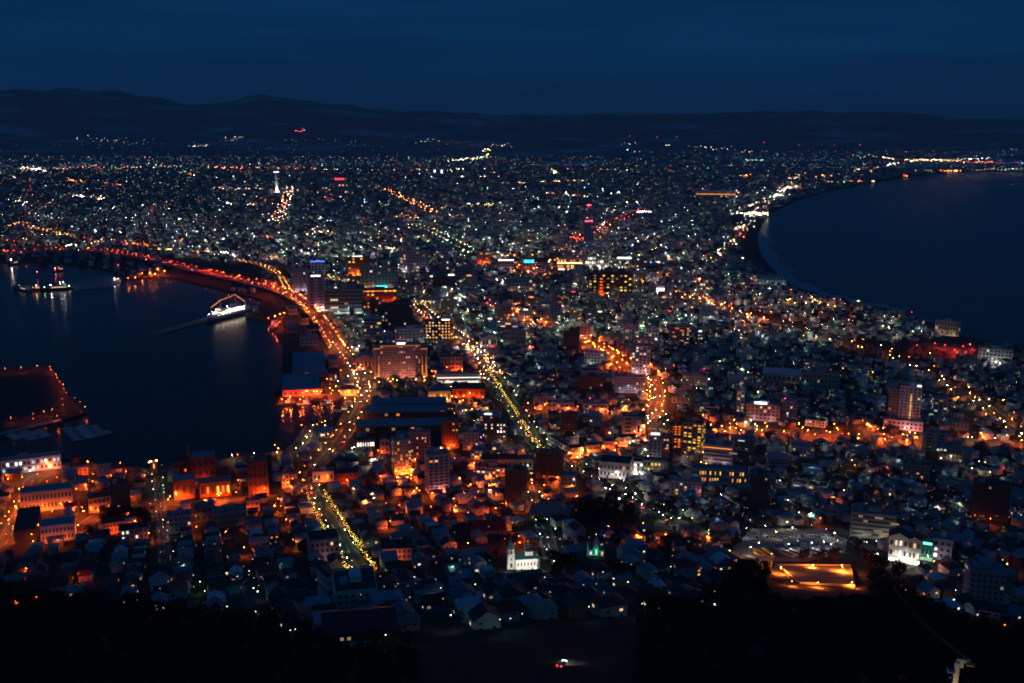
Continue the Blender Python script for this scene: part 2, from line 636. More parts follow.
def road(key, pts, w, label, walk=2.2, mark=True):
    P = smooth_path([unp(*p) for p in pts])
    P = densify(P, 12 if P[0].length < 1300 else 30)
    ROADS[key] = P
    far = min(p.length for p in P) > 3500
    e = .3
    mb = MB(); ribbon(P, -w / 2, w / 2, e, mb)
    tag(mb.build('road', ASPH), label, 'road', kind='structure')
    if not far:
        mb = MB()
        for s in (-1, 1):
            a, b_ = s * w / 2, s * (w / 2 + walk)
            ribbon(P, min(a, b_), max(a, b_), e + .13, mb)
        tag(mb.build('pavement', PAVE), 'pavements either side of the ' + label, 'pavement', kind='structure')
        if mark:
            mb = MB()
            for i in range(0, len(P) - 1, 2):
                ribbon([P[i], P[i + 1]], -.18, .18, e + .03, mb)
            tag(mb.build('road_marking', MARK), 'dashed centre line of the ' + label, 'marking', kind='structure')
    Q = densify(P, 2.5)
    for k in np.arange(-w / 2 - walk, w / 2 + walk + 1, 2.0):
        xs, ys = [], []
        for i, p in enumerate(Q):
            d = Q[min(i + 1, len(Q) - 1)] - Q[max(i - 1, 0)]; d.z = 0
            if d.length: d.normalize()
            xs.append(p.x + d.y * k); ys.append(p.y - d.x * k)
        occ_pts(np.array(xs), np.array(ys))
    return P


road('slope', [(308, 480), (318, 500), (330, 521), (345, 545), (358, 566), (364, 578)], 9, 'steep slope street lined with lit trees')
road('bay', [(308, 481), (316, 468), (330, 455), (342, 440), (352, 425), (361, 409), (366, 396), (361, 381), (353, 367), (345, 356), (337, 346)], 12,
     'bay road beside the brick warehouses')
road('quay', [(150, 473), (190, 468), (225, 463), (262, 457), (288, 453), (300, 445), (308, 432), (312, 426)], 12, 'quay road along the harbour edge')
road('boulevard', [(487, 368), (500, 388), (512, 406), (523, 425), (535, 443), (552, 458), (578, 472), (605, 484), (632, 500), (660, 516), (692, 531)], 15,
     'broad green boulevard running towards the mountain')
road('hill', [(650, 374), (655, 386), (658, 400), (655, 412), (646, 424), (634, 436), (612, 445), (588, 452), (566, 461)], 14, 'orange lit avenue on the right of the boulevard')
road('hillnorth', [(582, 338), (597, 348), (612, 358), (622, 364), (640, 368), (650, 374)], 14, 'orange lit street behind the avenue')
road('station', [(487, 368), (480, 358), (470, 348), (458, 339), (445, 331), (431, 321), (419, 309)], 12, 'avenue towards the railway station')
road('eastorange', [(700, 424), (740, 431), (790, 433), (830, 433), (880, 437), (930, 438), (1030, 447)], 14, 'orange lit street across the right of the city')
road('diagonal', [(905, 362), (935, 377), (960, 391), (985, 407), (1010, 424), (1034, 441)], 14, 'diagonal street on the far right')
road('midright', [(640, 284), (680, 296), (710, 304), (740, 312), (770, 320), (800, 329), (830, 337), (860, 346), (905, 362)], 14, 'street of orange lamps on the right')
road('coast', [(712, 262), (722, 254), (733, 242), (745, 230), (755, 217), (764, 207), (778, 196), (788, 185), (800, 176)], 26, 'busy coast road by the beach')
road('farwest', [(276, 223), (280, 214), (285, 206), (289, 195), (291, 188)], 26, 'street in the far left of the city')
road('farmid', [(375, 189), (390, 192), (402, 198), (418, 206), (434, 215)], 26, 'far avenue of orange lamps')
road('fargreen', [(416, 227), (430, 232), (446, 240), (462, 249), (478, 258)], 26, 'far avenue of green lamps')
road('farred', [(572, 244), (590, 235), (600, 230), (620, 221), (645, 210)], 26, 'far avenue of red tail lights')
road('westport', [(-20, 566), (5, 545), (14, 530), (22, 512), (30, 492), (32, 478), (60, 470), (100, 472), (150, 473)], 12, 'port road in the lower left')
road('midport', [(24, 513), (60, 545), (100, 512), (150, 503), (200, 503), (245, 500), (285, 492), (306, 484)], 11, 'street of orange lamps through the port quarter')
road('treeslope', [(158, 472), (159, 490), (161, 510), (163, 530), (165, 562)], 5, 'narrow slope street climbing from the quay')
road('church', [(520, 462), (527, 485), (533, 503), (541, 522), (548, 541), (552, 560)], 8, 'narrow street climbing past the churches')
road('eastlot', [(832, 528), (850, 536), (872, 552), (890, 566), (912, 584)], 9, 'road beside the large car park')
road('bottom', [(560, 668), (590, 660), (625, 655)], 5, 'mountain road crossing the bare slope', walk=.2, mark=False)

road('ramp', [(236, 262), (258, 266), (272, 271), (281, 278), (285, 287), (292, 297)], 8, 'curved ramp joining the harbour road')
court = [unp(*q) for q in [(918, 344), (976, 341), (974, 355), (952, 354)]]
tag(MB().add([(q.x, q.y, q.z + .35) for q in court], [(3, 2, 1, 0)]).build('court_paving', PAVE), 'paved court in red light near the open sea', 'court', kind='structure')
occ_poly_world(court)
# elevated viaduct
VP = densify(smooth_path([unp(x, y, 7.5) for x, y in [(337, 346), (329, 333), (316, 316), (302, 303), (285, 292.5), (262, 285.5), (235, 279.5), (205, 272.5),
                                                      (175, 265.5), (150, 259.5), (120, 254), (85, 250), (40, 251), (-30, 256)]]), 25)
n = len(VP)
VZ = [GZ + 7.5 * min(1, i / 12) + .35 for i in range(n)]
for p, z in zip(VP, VZ): p.z = z
ROADS['viaduct'] = VP
vd = thing('viaduct', (0, 0, 0), 0, 'elevated harbour road curving round the bay on concrete piers', 'viaduct')
mb = MB(); ribbon(VP, -12, 12, 0, mb, z=VZ); ribbon(VP, -12, 12, -1.2, mb, z=VZ)
mb.build('deck', mat('viaduct_deck', (.11, .105, .1), .85, .25, .1), vd)
mb = MB()
for s in (-12.2, 12.0):
    V, F = [], []
    for i, p in enumerate(VP):
        d = VP[min(i + 1, n - 1)] - VP[max(i - 1, 0)]; d.z = 0; d.normalize()
        nn = Vector((d.y, -d.x, 0))
        for w, h in ((s, -1.3), (s, 1.0), (s + .2, 1.0), (s + .2, -1.3)):
            q = p + nn * w; V.append((q.x, q.y, VZ[i] + h))
        if i:
            o = 4 * (i - 1)
            F += [(o + k, o + 4 + k, o + 4 + (k + 1) % 4, o + (k + 1) % 4) for k in range(4)]
    mb.add(V, F)
mb.build('parapet', CONC, vd)
for i in range(12, n, 3):
    p = VP[i]
    mb = MB().frustum(p.x, p.y, -2, VZ[i] - 1.2, 1.6, 1.3, 8)
    mb.box(p.x - 8, p.x + 8, p.y - 1, p.y + 1, VZ[i] - 2.6, VZ[i] - 1.25)
    mb.build('pier', CONC, vd)
for k in (-8, 0, 8):
    xs = np.array([p.x + k for p in VP]); occ_pts(xs, np.array([p.y for p in VP]))
# ------------------------------------------------------------------ buildings
FLOODS = []
LANDMARKS = []      # (px, py, short name)
UNIT = {}


def unit_box(key, m):
    if key not in UNIT:
        UNIT[key] = MB().box(-.5, .5, -.5, .5, 0, 1).mesh(key, m)
    return UNIT[key]


WINM = {'off': GLASS, 'warm': em('wrm', .9), 'dim': em('wrm', .25), 'amber': em('amb', .9), 'white': em('wht', 1.1), 'cool': em('cool', .7),
        'green': em('grn', .6), 'orange': em('sod', 1.2), 'yellow': em('yel', 1.2), 'bright': em('wht', 3), 'lilac': em('lil', .8)}


def add_window(root, kind, x, y, z, w, h, rz=0.0, name='window'):
    o = link(name, unit_box('pane_' + kind, WINM[kind]), root)
    o.location = (x, y, z); o.scale = (w, .14, h); o.rotation_euler = (0, 0, rz)
    return o


def face_points(W, D, side):
    """side -> (origin transform) for a facade: front, left, right."""
    return {'front': (0, -D / 2, W, 0.0), 'left': (-W / 2, 0, D, -math.pi / 2), 'right': (W / 2, 0, D, math.pi / 2)}[side]


def windows_on(root, W, D, H, side, rows, cols, frac, kinds, z0=1.2, ww=.5, wh=.5, budget=100, name='window'):
    ox, oy, L, rz = face_points(W, D, side)
    c, s = math.cos(rz), math.sin(rz)
    fh = (H - z0 - .6) / rows
    cells = []
    for r_ in range(rows):
        for k in range(cols):
            lit = random.random() < frac
            cells.append((not lit, r_, k, random.choice(kinds) if lit else 'off'))
    cells.sort(key=lambda q: q[0])
    rest = MB()
    for i, (_, r_, k, kd) in enumerate(cells):
        u = (k + .5) / cols * (L - .8) - (L - .8) / 2
        z = z0 + r_ * fh + fh * .22
        w, h = (L - .8) / cols * ww, fh * wh
        x, y = ox + c * u + s * .02 * 0, oy + s * u
        if i < budget:
            add_window(root, kd, x, y, z, w, h, rz, name)
        else:
            p = [(-w / 2, -.07), (w / 2, -.07), (w / 2, .07), (-w / 2, .07)]
            rest.prism([(x + c * a - s * b_, y + s * a + c * b_) for a, b_ in p], z, z + h)
    if rest.v:
        tag(rest.build(name, GLASS, root), kind='stuff')


def bands_on(root, W, D, H, side, rows, frac, kinds, z0=1.4, wh=.45):
    ox, oy, L, rz = face_points(W, D, side)
    c, s = math.cos(rz), math.sin(rz)
    fh = (H - z0 - .6) / rows
    for r_ in range(rows):
        z = z0 + r_ * fh + fh * .25
        add_window(root, 'off', ox, oy, z, L - 1.2, fh * wh, rz, 'window_band')
        k = 0
        while k < 8:
            if random.random() < frac:
                n = random.choice((1, 1, 2, 3))
                u = ((k + n / 2) / 8 - .5) * (L - 1.6)
                o = add_window(root, random.choice(kinds), ox + c * u, oy + s * u, z + .05, (L - 1.6) / 8 * n * .8, fh * wh - .1, rz)
                o.scale[1] = .22
                k += n
            k += 1


def place(x0, x1, yt, yb, D, rot):
    xm = (x0 + x1) / 2
    g = unp(xm, yb)
    r = math.hypot(g.x, g.y)
    zc = proj(*g)[2]
    wv = (x1 - x0) / 1000 * zc
    a = abs(R(rot))
    W = max((wv - D * math.sin(a)) / math.cos(a), wv * .4, 2.5)
    H = max(z_at(g.y, yt) - g.z, 2.5)
    back = (W * math.sin(a) + D * math.cos(a)) / 2
    ux, uy = g.x / r, g.y / r
    cx, cy = g.x + ux * back, g.y + uy * back
    rz = -math.atan2(g.x, g.y) + R(rot)
    return cx, cy, float(gh(cx, cy)), W, H, rz, g


def building(kind, x0, x1, yt, yb, label, cat, D=14, rot=0, wall='grey', roof='slate', style='grid', rows=0, cols=0, frac=.12,
             kinds=('warm', 'dim', 'white'), roofshape='flat', short=None, pent=True, sign=None, base=None, group=None, budget=100, strip=None, flood=None):
    cx, cy, cz, W, H, rz, g = place(x0, x1, yt, yb, D, rot)
    zb = min(float(gh(cx, cy)), g.z) - 1.5
    t = thing(kind, (cx, cy, g.z), rz, label, cat, group)
    lo = zb - g.z
    occ_rect(cx, cy, W, D, rz)
    wm, rm = wallm(wall), roofm(roof)
    mb = MB()
    if roofshape == 'flat':
        mb.box(-W / 2, W / 2, -D / 2, D / 2, lo, H)
        mb.build('wall', wm, t)
        p = min(.3, W / 8)
        ro = MB().box(-W / 2 + p, W / 2 - p, -D / 2 + p, D / 2 - p, H + .002, H + .12)
        rf = ro.build('roof', rm, t)
        pa = MB()
        pa.box(-W / 2, W / 2, -D / 2, -D / 2 + p, H, H + .7); pa.box(-W / 2, W / 2, D / 2 - p, D / 2, H, H + .7)
        pa.box(-W / 2, -W / 2 + p, -D / 2 + p, D / 2 - p, H, H + .7); pa.box(W / 2 - p, W / 2, -D / 2 + p, D / 2 - p, H, H + .7)
        pa.build('parapet', wm, rf)
        if pent and W > 7:
            q = MB().box(-W * .12, W * .16, -D * .12, D * .3, H + .12, H + 3.4)
            q.build('stair_house', wm, t)
            q = MB()
            q.box(-W * .36, -W * .36 + min(5, W * .2), -D * .2, D * .1, H + .12, H + 1.5)
            q.build('roof_plant', STEEL, t)
    elif roofshape in ('gable', 'gabley'):
        ax = 'x' if roofshape == 'gable' else 'y'
        rise = (D if ax == 'x' else W) * .22
        rise = min(rise, 5.0)
        mb.gable_wall(-W / 2, W / 2, -D / 2, D / 2, lo, H, rise, ax)
        mb.build('wall', wm, t)
        MB().gable(-W / 2, W / 2, -D / 2, D / 2, H + .05, rise, .6, .3, ax).build('roof', rm, t)
    else:
        mb.box(-W / 2, W / 2, -D / 2, D / 2, lo, H)
        mb.build('wall', wm, t)
        MB().hip(-W / 2, W / 2, -D / 2, D / 2, H + .02, min(W, D) * .24, .7).build('roof', rm, t)
    if not rows:
        rows = max(1, round(H / 3.2))
    sides = ['front']
    if rot > 7: sides.append('right' if rot < 0 else 'left')
    if rot < -7: sides.append('right')
    for si in sides:
        L = W if si == 'front' else D
        c_ = cols if (cols and si == 'front') else max(2, round(L / 3.6))
        if style == 'grid':
            windows_on(t, W, D, H, si, rows, c_, frac, kinds, budget=budget)
        elif style == 'bands':
            bands_on(t, W, D, H, si, rows, frac, kinds)
        elif style == 'balcony':
            ox, oy, L, a = face_points(W, D, si)
            windows_on(t, W, D, H, si, rows, max(2, round(L / 5)), frac, kinds, ww=.6, wh=.5, budget=budget)
            fh = (H - 1.8) / rows
            if si == 'front':
                for k in range(1, rows):
                    MB().box(-W / 2 + .3, W / 2 - .3, -D / 2 - 1.3, -D / 2, 1.2 + k * fh - .25, 1.2 + k * fh + .75).build('balcony', wm, t)
        elif style == 'shop':
            add_window(t, kinds[0], 0, -D / 2 - .02, .5, W * .9, min(2.4, H * .45), 0, 'shop_window')
            if rows > 1:
                windows_on(t, W, D, H, si, rows - 1, c_, frac, kinds[1:] or kinds, z0=3.6, budget=40)
    if sign:   # (colour, strength, width fraction, height, x fraction)
        w = sign[2] * W
        xo = (sign[4] if len(sign) > 4 else 0) * W
        q = MB().box(xo - w / 2, xo + w / 2, -D / 2 - .1, -D / 2 + .5, H + 1.0, H + 1.0 + sign[3])
        q.build('rooftop_sign', em(sign[0], sign[1] * .55), t)
        q = MB()
        for i in (-.4, 0, .4):
            q.box(xo + i * w - .12, xo + i * w + .12, -D / 2 + .5, -D / 2 + .75, H, H + 1 + sign[3])
        q.build('sign_frame', DARKM, t)
    if strip:  # lit strip under the eaves: (colour, strength, z fraction, height)
        q = MB().box(-W / 2 + .4, W / 2 - .4, -D / 2 - .35, -D / 2 - .02, H * strip[2], H * strip[2] + strip[3])
        q.build('light_strip', em(strip[0], strip[1] * .45), t)
    if flood:
        n = max(1, round(W / 16))
        M = Matrix.Translation((cx, cy, 0)) @ Matrix.Rotation(rz, 4, 'Z')
        dist = flood[2] if len(flood) > 2 else 6
        for i in range(n):
            q = M @ Vector(((i + .5) / n * W - W / 2, -D / 2 - dist, 0)); q.z = float(gh(q.x, q.y)) + .6
            tg = M @ Vector(((i + .5) / n * W - W / 2, -D / 2, 0)); tg.z = q.z + H * .4
            FLOODS.append((q, tg, flood[0], flood[1] * max(1, H * H / 200), label))
    if short:
        LANDMARKS.append(((x0 + x1) / 2, (yt + yb) / 2, short))
    return t


AB, AC = 'apartment_building', 'apartment block'
OB, OC_ = 'office_building', 'office building'
B = building
W_, WH, RB = 'warehouse', 'warehouse', 'brick_warehouse'

# --- port quarter, lower left
B('waterfront_office', 5, 60, 459, 472, 'long low white quay office with two rows of lit windows, lower left', 'office', D=13, rot=-3, wall='white', roof='grey', rows=2, cols=14,
  frac=.55, kinds=('bright', 'white', 'cool'), short='lit white quay office', pent=False, flood=('lil', 60))
B('shed', 62, 70, 466, 472, 'small blue shed just right of the lit white quay office', 'shed', D=8, wall='blue', roof='blue', frac=0, pent=False)
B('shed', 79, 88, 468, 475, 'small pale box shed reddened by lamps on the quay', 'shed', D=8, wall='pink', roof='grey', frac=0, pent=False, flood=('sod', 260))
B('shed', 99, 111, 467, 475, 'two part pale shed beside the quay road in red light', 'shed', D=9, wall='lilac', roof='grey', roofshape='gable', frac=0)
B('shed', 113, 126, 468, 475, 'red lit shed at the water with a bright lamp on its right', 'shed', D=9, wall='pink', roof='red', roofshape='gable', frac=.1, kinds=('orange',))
B(W_, 24, 73, 492, 511, 'long pale warehouse with blue roof and orange lamps along its wall', WH, D=18, rot=-5, wall='cream', roof='blue', rows=2, cols=14, frac=.05,
  kinds=('amber',), pent=False, short='long pale warehouse', flood=('sod', 200))
B('storage_hall', 16, 43, 530, 541, 'dark roofed hall with its long black roof below the pale warehouse', 'hall', D=52, rot=-6, wall='dark', roof='dark', frac=0, rows=1, cols=4, pent=False, short='black roofed hall')
B('warehouse', 43, 76, 526, 542, 'pale building with bright blue roof right of the black roofed hall', WH, D=17, rot=-5, wall='white', roof='blue', rows=2, cols=9, frac=.08, kinds=('dim',), pent=False, flood=('sod', 130))
B('clubhouse', 90, 111, 497, 512, 'orange lit facade with two bright wall lamps in the port', 'hall', D=12, wall='beige', roof='dark', rows=2, cols=5, frac=.25, kinds=('amber', 'yellow'), roofshape='hip', short='orange lit clubhouse', flood=('sod', 500))
B('guest_house', 104, 124, 522, 534, 'red and white house with a row of small lamps along its front', 'house', D=10, wall='pink', roof='brown', rows=2, cols=6, frac=.2, kinds=('orange', 'amber'), roofshape='gable', flood=('sod', 260))
B('shop', 122, 148, 528, 541, 'dark two storey shop row with pale lower wall near the slope street', 'shop', D=10, wall='blue', roof='dark', rows=2, cols=6, frac=.2, kinds=('amber', 'white'), roofshape='gable')
B(OB, 113, 131, 485, 512, 'tall dark narrow block with a lit right edge in the port', OC_, D=12, wall='dark', roof='dark', frac=.06, kinds=('white',), short='dark port block')
B(RB, 192, 216, 457, 479, 'tall plain brick warehouse with blue roof beside a chimney', WH, D=20, wall='brick', roof='blue', rows=2, cols=4, frac=0, pent=False, short='tall brick warehouse', flood=('sod', 60))
B(RB, 175, 192, 462, 474, 'low brick hall left of the tall brick warehouse', WH, D=16, wall='brick', roof='brown', rows=2, cols=4, frac=.1, kinds=('orange',), roofshape='gable')
B(RB, 175, 195, 480, 499, 'brick hall with blue roof lit deep orange by one lamp', WH, D=14, wall='brick', roof='blue', rows=1, cols=3, frac=0, roofshape='gable', short='blue roofed brick hall', flood=('sod', 480))
B(RB, 201, 231, 482, 497, 'low brick warehouse with a row of bright lamps at its front', WH, D=13, wall='brick', roof='slate', rows=1, cols=6, frac=.6, kinds=('amber', 'yellow'), roofshape='gable', short='lamp lined brick warehouse', flood=('sod', 420))
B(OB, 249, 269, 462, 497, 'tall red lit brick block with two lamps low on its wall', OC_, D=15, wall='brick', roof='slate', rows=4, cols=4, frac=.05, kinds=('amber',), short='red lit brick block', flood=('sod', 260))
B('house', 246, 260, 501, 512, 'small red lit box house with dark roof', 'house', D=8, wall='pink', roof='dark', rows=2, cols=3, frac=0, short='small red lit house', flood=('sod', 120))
B('shop', 282, 290, 474, 488, 'narrow orange lit facade at the street corner near the quay', 'shop', D=9, wall='cream', roof='dark', rows=3, cols=2, frac=.1, kinds=('amber',), flood=('sod', 300))
B('shop', 313, 334, 472, 482, 'low bright orange facade beside the top of the slope street', 'shop', D=11, wall='cream', roof='slate', rows=1, cols=5, frac=.5, kinds=('yellow', 'amber'), short='low orange shop', flood=('sod', 500))
B('shop', 335, 358, 473, 484, 'red lit low building with two lamps at the end of the bay road', 'shop', D=11, wall='brick', roof='dark', rows=2, cols=5, frac=.1, kinds=('amber',), roofshape='gable', flood=('sod', 260))
B(OB, 170, 192, 516, 533, 'blue grey flat block right of the narrow slope street', OC_, D=12, wall='blue', roof='slate', rows=3, cols=5, frac=.05, short='blue grey flat block')
B('school', 213, 247, 513, 527, 'wide teal grey two storey building with dark windows', 'school', D=15, rot=4, wall='teal', roof='slate', rows=2, cols=8, frac=.04, short='teal grey school')
B('house', 196, 213, 506, 522, 'teal house with pitched roof left of the wide teal grey school', 'house', D=10, wall='teal', roof='slate', rows=2, cols=3, frac=.05, roofshape='gable')
B(OB, 308, 340, 541, 562, 'pale pink box building beside the lit trees of the slope street', OC_, D=18, rot=6, wall='pink', roof='dark', rows=3, cols=6, frac=.03, pent=False, short='pale pink box', flood=('lil', 25))
B('community_hall', 383, 412, 548, 561, 'white hall with an orange lit right end', 'hall', D=14, wall='white', roof='dark', rows=2, cols=6, frac=.08, kinds=('amber',), roofshape='gable', short='white hall', flood=('sod', 120))
# --- school complex in the foreground
B('school', 333, 378, 592, 607, 'white flat roofed school wing with one bright doorway', 'school', D=26, rot=3, wall='white', roof='dark', rows=2, cols=6, frac=.08, kinds=('bright',), short='white school wing')
B('school', 318, 334, 578, 600, 'white gabled school wing on the left of the flat roofed wing', 'school', D=16, rot=20, wall='white', roof='dark', rows=2, cols=3, frac=0, roofshape='gabley')
B('gymnasium', 324, 396, 632, 646, 'long hall with broad dark roof in front of the white school', 'hall', D=19, wall='dark', roof='dark', rows=1, cols=10, frac=.1, kinds=('dim',), roofshape='gable', short='long dark hall')
B('shed', 335, 372, 650, 656, 'low pale blue roofed shed below the long dark roofed hall', 'shed', D=6, wall='dark', roof='blue', rows=1, cols=4, frac=0, pent=False)
# --- tower blocks around the warehouses
B(AB, 392, 412, 441, 475, 'orange lit apartment tower with a pale left edge', AC, D=14, rot=10, wall='cream', roof='blue', rows=10, cols=6, frac=.3, kinds=('amber', 'warm', 'yellow'), short='orange apartment tower', flood=('sod', 260))
B(AB, 408, 431, 433, 463, 'orange lit slab behind the orange apartment tower', AC, D=13, rot=-4, wall='pink', roof='blue', rows=9, cols=8, frac=.22, kinds=('amber', 'warm'), budget=80, flood=('sod', 260))
B(AB, 425, 450, 456, 494, 'lilac white apartment tower with stepped dark top and balconies', AC, D=16, rot=12, wall='lilac', roof='slate', style='balcony', rows=11, frac=.06, kinds=('amber', 'warm'), short='lilac apartment tower', flood=('lil', 40))
B(AB, 442, 459, 422, 448, 'red orange tower with small lit windows beside the warehouses', AC, D=15, wall='brick', roof='blue', rows=8, cols=5, frac=.12, kinds=('wrm' and 'warm', 'amber'), short='red orange tower', flood=('sod', 330))
B(OB, 463, 479, 433, 450, 'pale pinkish block with a small violet light on its corner', OC_, D=13, wall='lilac', roof='slate', rows=5, cols=4, frac=.08, kinds=('amber', 'lilac'), flood=('sod', 60))
B('hotel', 484, 507, 423, 444, 'hotel with white lit windows in rows beside the boulevard', 'hotel', D=14, rot=-4, wall='brick', roof='slate', rows=6, cols=7, frac=.4, kinds=('white', 'warm', 'bright'), short='boulevard hotel', flood=('sod', 230))
B('market_hall', 482, 517, 459, 472, 'long low market hall flooded with orange light', 'market', D=14, wall='cream', roof='brown', rows=1, cols=8, frac=.4, kinds=('yellow', 'amber', 'warm'), roofshape='gable', short='orange market hall', flood=('sod', 480))
B('shop', 518, 533, 459, 470, 'small orange lit shop between the market hall and the boulevard', 'shop', D=10, wall='cream', roof='slate', rows=1, cols=3, frac=.5, kinds=('amber',), roofshape='gable')
B(OB, 505, 528, 472, 499, 'dark brown tower in front of the orange market hall', OC_, D=14, rot=-6, wall='brown', roof='slate', rows=8, cols=6, frac=.02, kinds=('dim',), short='dark brown tower')
B(AB, 536, 546, 453, 479, 'narrow brown tower with an orange lit side', AC, D=12, wall='brown', roof='slate', rows=8, cols=3, frac=.04, kinds=('amber',))
B(AB, 545, 564, 456, 484, 'wide dark tower attached to the narrow brown one', AC, D=16, rot=-8, wall='brown', roof='slate', rows=8, cols=5, frac=.02, kinds=('dim',), short='wide dark tower')
B(OB, 560, 576, 476, 492, 'teal green box building in front of the wide dark tower', OC_, D=12, wall='teal', roof='slate', rows=3, cols=4, frac=.03, pent=False, short='teal green box')
B('hall', 551, 567, 446, 455, 'long white flank of a hall reaching back from the avenue', 'hall', D=42, rot=28, wall='white', roof='dark', rows=2, cols=4, frac=.08, kinds=('warm',), pent=False)
B(OB, 561, 577, 415, 431, 'square red building with horizontal bands', OC_, D=13, wall='brick', roof='brown', style='bands', rows=5, frac=0, short='red banded building')
B(OB, 589, 602, 416, 426, 'blue grey building with small lights at its base', OC_, D=12, wall='blue', roof='white', rows=3, cols=4, frac=.2, kinds=('white', 'amber'))
B(OB, 622, 645, 417, 434, 'big plain beige block at the bend of the orange avenue', OC_, D=18, wall='beige', roof='dark', rows=4, cols=2, frac=0, short='plain beige block')
B('sign_tower', 636, 641, 421, 436, 'slim white sign tower glowing beside the beige block', 'tower', D=4, wall='white', roof='white', rows=1, cols=1, frac=0, pent=False)
B('hall', 599, 633, 464, 479, 'white hall with big dark roof and a row of lamps along its front', 'hall', D=24, rot=-8, wall='white', roof='dark', rows=2, cols=8, frac=.1, kinds=('amber',), pent=False, short='white lamp lit hall', flood=('lil', 70))
B('shop', 633, 643, 462, 475, 'brilliantly lit white shop front right of the lamp lit hall', 'shop', D=12, wall='white', roof='dark', style='shop', kinds=('bright', 'bright'), frac=.6, rows=3, cols=3, pent=False, short='bright white shop', flood=('wht', 300))
B('shop', 643, 661, 461, 475, 'yellow lit shop front next to the brilliantly white one', 'shop', D=12, wall='cream', roof='dark', style='shop', kinds=('yellow', 'yellow'), frac=.7, rows=3, cols=5, pent=False, flood=('yel', 300))
B('hotel', 648, 661, 436, 464, 'pink topped hotel tower with lilac walls on the avenue', 'hotel', D=13, wall='lilac', roof='slate', rows=8, cols=3, frac=.05, kinds=('warm',), sign=('lil', 3, .7, 2.4), short='pink topped hotel', flood=('lil', 40))
B(AB, 662, 669, 438, 458, 'narrow pale tower edge beside the pink topped hotel', AC, D=10, wall='pink', roof='slate', rows=7, cols=2, frac=.1, kinds=('warm',))
B(AB, 673, 681, 425, 449, 'narrow apartment stack with orange galleries', AC, D=12, wall='brick', roof='dark', style='balcony', rows=9, frac=.75, kinds=('orange', 'amber'))
B(AB, 682, 704, 424, 454, 'dark apartment block striped with orange lit galleries', AC, D=13, rot=-14, wall='beige', roof='dark', style='balcony', rows=10, frac=.6, kinds=('amber', 'yellow'), short='orange gallery block')
B('hotel', 703, 733, 446, 467, 'lilac hotel with a warmly lit roof terrace', 'hotel', D=18, rot=-6, wall='lilac', roof='slate', style='bands', rows=5, frac=.04, kinds=('dim',), strip=('amb', 3, .86, .8), short='roof terrace hotel', flood=('lil', 45))
B('school', 690, 746, 470, 485, 'long dark school with two rows of yellow lit windows', 'school', D=13, rot=5, wall='blue', roof='slate', rows=2, cols=22, frac=.45, kinds=('yellow', 'amber'), pent=False, short='yellow windowed school')
B(AB, 736, 744, 391, 413, 'slim white lit stair tower', AC, D=9, wall='white', roof='white', rows=7, cols=2, frac=.5, kinds=('dim', 'warm'), short='slim white tower')
B(AB, 746, 779, 405, 421, 'stepped pink apartment block with a bright white roof sign', AC, D=16, wall='pink', roof='slate', rows=4, cols=8, frac=.08, kinds=('warm',), sign=('cool', 9, .36, 2.2, -.08), short='pink stepped block', flood=('lil', 60))
B(OB, 782, 796, 402, 419, 'blue white block with a lit right edge beside the pink stepped block', OC_, D=12, wall='blue', roof='white', rows=5, cols=4, frac=.25, kinds=('white', 'warm'))
B('gymnasium', 763, 800, 374, 383, 'long low gymnasium with pale grey roof', 'hall', D=24, wall='grey', roof='white', rows=1, cols=8, frac=.1, roofshape='gable', short='pale gymnasium')
B('school', 800, 838, 374, 390, 'wide grey school right of the pale gymnasium', 'school', D=15, rot=8, wall='teal', roof='slate', rows=3, cols=10, frac=.08, short='wide grey school')
B(AB, 850, 893, 515, 539, 'grey slab of flats with five floors of dark windows and two roof boxes', AC, D=13, rot=4, wall='grey', roof='slate', style='bands', rows=5, frac=.05, kinds=('dim', 'dim'), short='grey slab of flats', flood=('wht', 34))
B(AB, 887, 898, 389, 424, 'brownish rear wing of the tall twin tower', AC, D=14, rot=-4, wall='beige', roof='dark', rows=11, cols=3, frac=.03, kinds=('dim',))
tw = B(AB, 898, 918, 387, 428, 'tall pale pink twin tower with a lit stair strip up its middle', AC, D=14, wall='white', roof='slate', rows=13, cols=5, frac=.05, kinds=('warm',), sign=('wht', 6, .18, 1.6, .36), short='pale twin tower', flood=('lil', 26, 20))
for k in range(13):
    o = add_window(tw, 'yellow' if k % 3 else 'amber', .6, -7.2, 2 + k * 3.0, 1.5, 1.7); o.scale[1] = .5
B('hotel', 884, 921, 421, 430, 'low podium in front of the pale twin tower', 'hotel', D=10, wall='lilac', roof='slate', rows=2, cols=9, frac=.1, kinds=('amber',), pent=False, flood=('sod', 130))
B(OB, 923, 945, 433, 452, 'square grey block right of the twin tower', OC_, D=14, wall='grey', roof='slate', rows=5, cols=2, frac=.1, kinds=('white',), short='square grey block')
B(AB, 962, 1001, 573, 609, 'dark grey apartment block with small windows near the lower right corner', AC, D=16, rot=14, wall='grey', roof='slate', rows=6, cols=6, frac=.02, kinds=('dim',), short='dark corner apartments')
B('house', 979, 1004, 611, 624, 'pale blue house with two windows below the dark corner apartments', 'house', D=10, wall='white', roof='dark', rows=2, cols=4, frac=.05, roofshape='gable')
B(AB, 970, 1006, 486, 521, 'broad dark brown block on the right edge', AC, D=15, rot=6, wall='brown', roof='dark', rows=9, cols=8, frac=.02, kinds=('dim',), short='broad dark block')
B(AB, 749, 767, 476, 508, 'dark unlit tower left of the big car park', AC, D=15, wall='dark', roof='slate', rows=8, cols=4, frac=.03, kinds=('dim',), short='dark unlit tower')
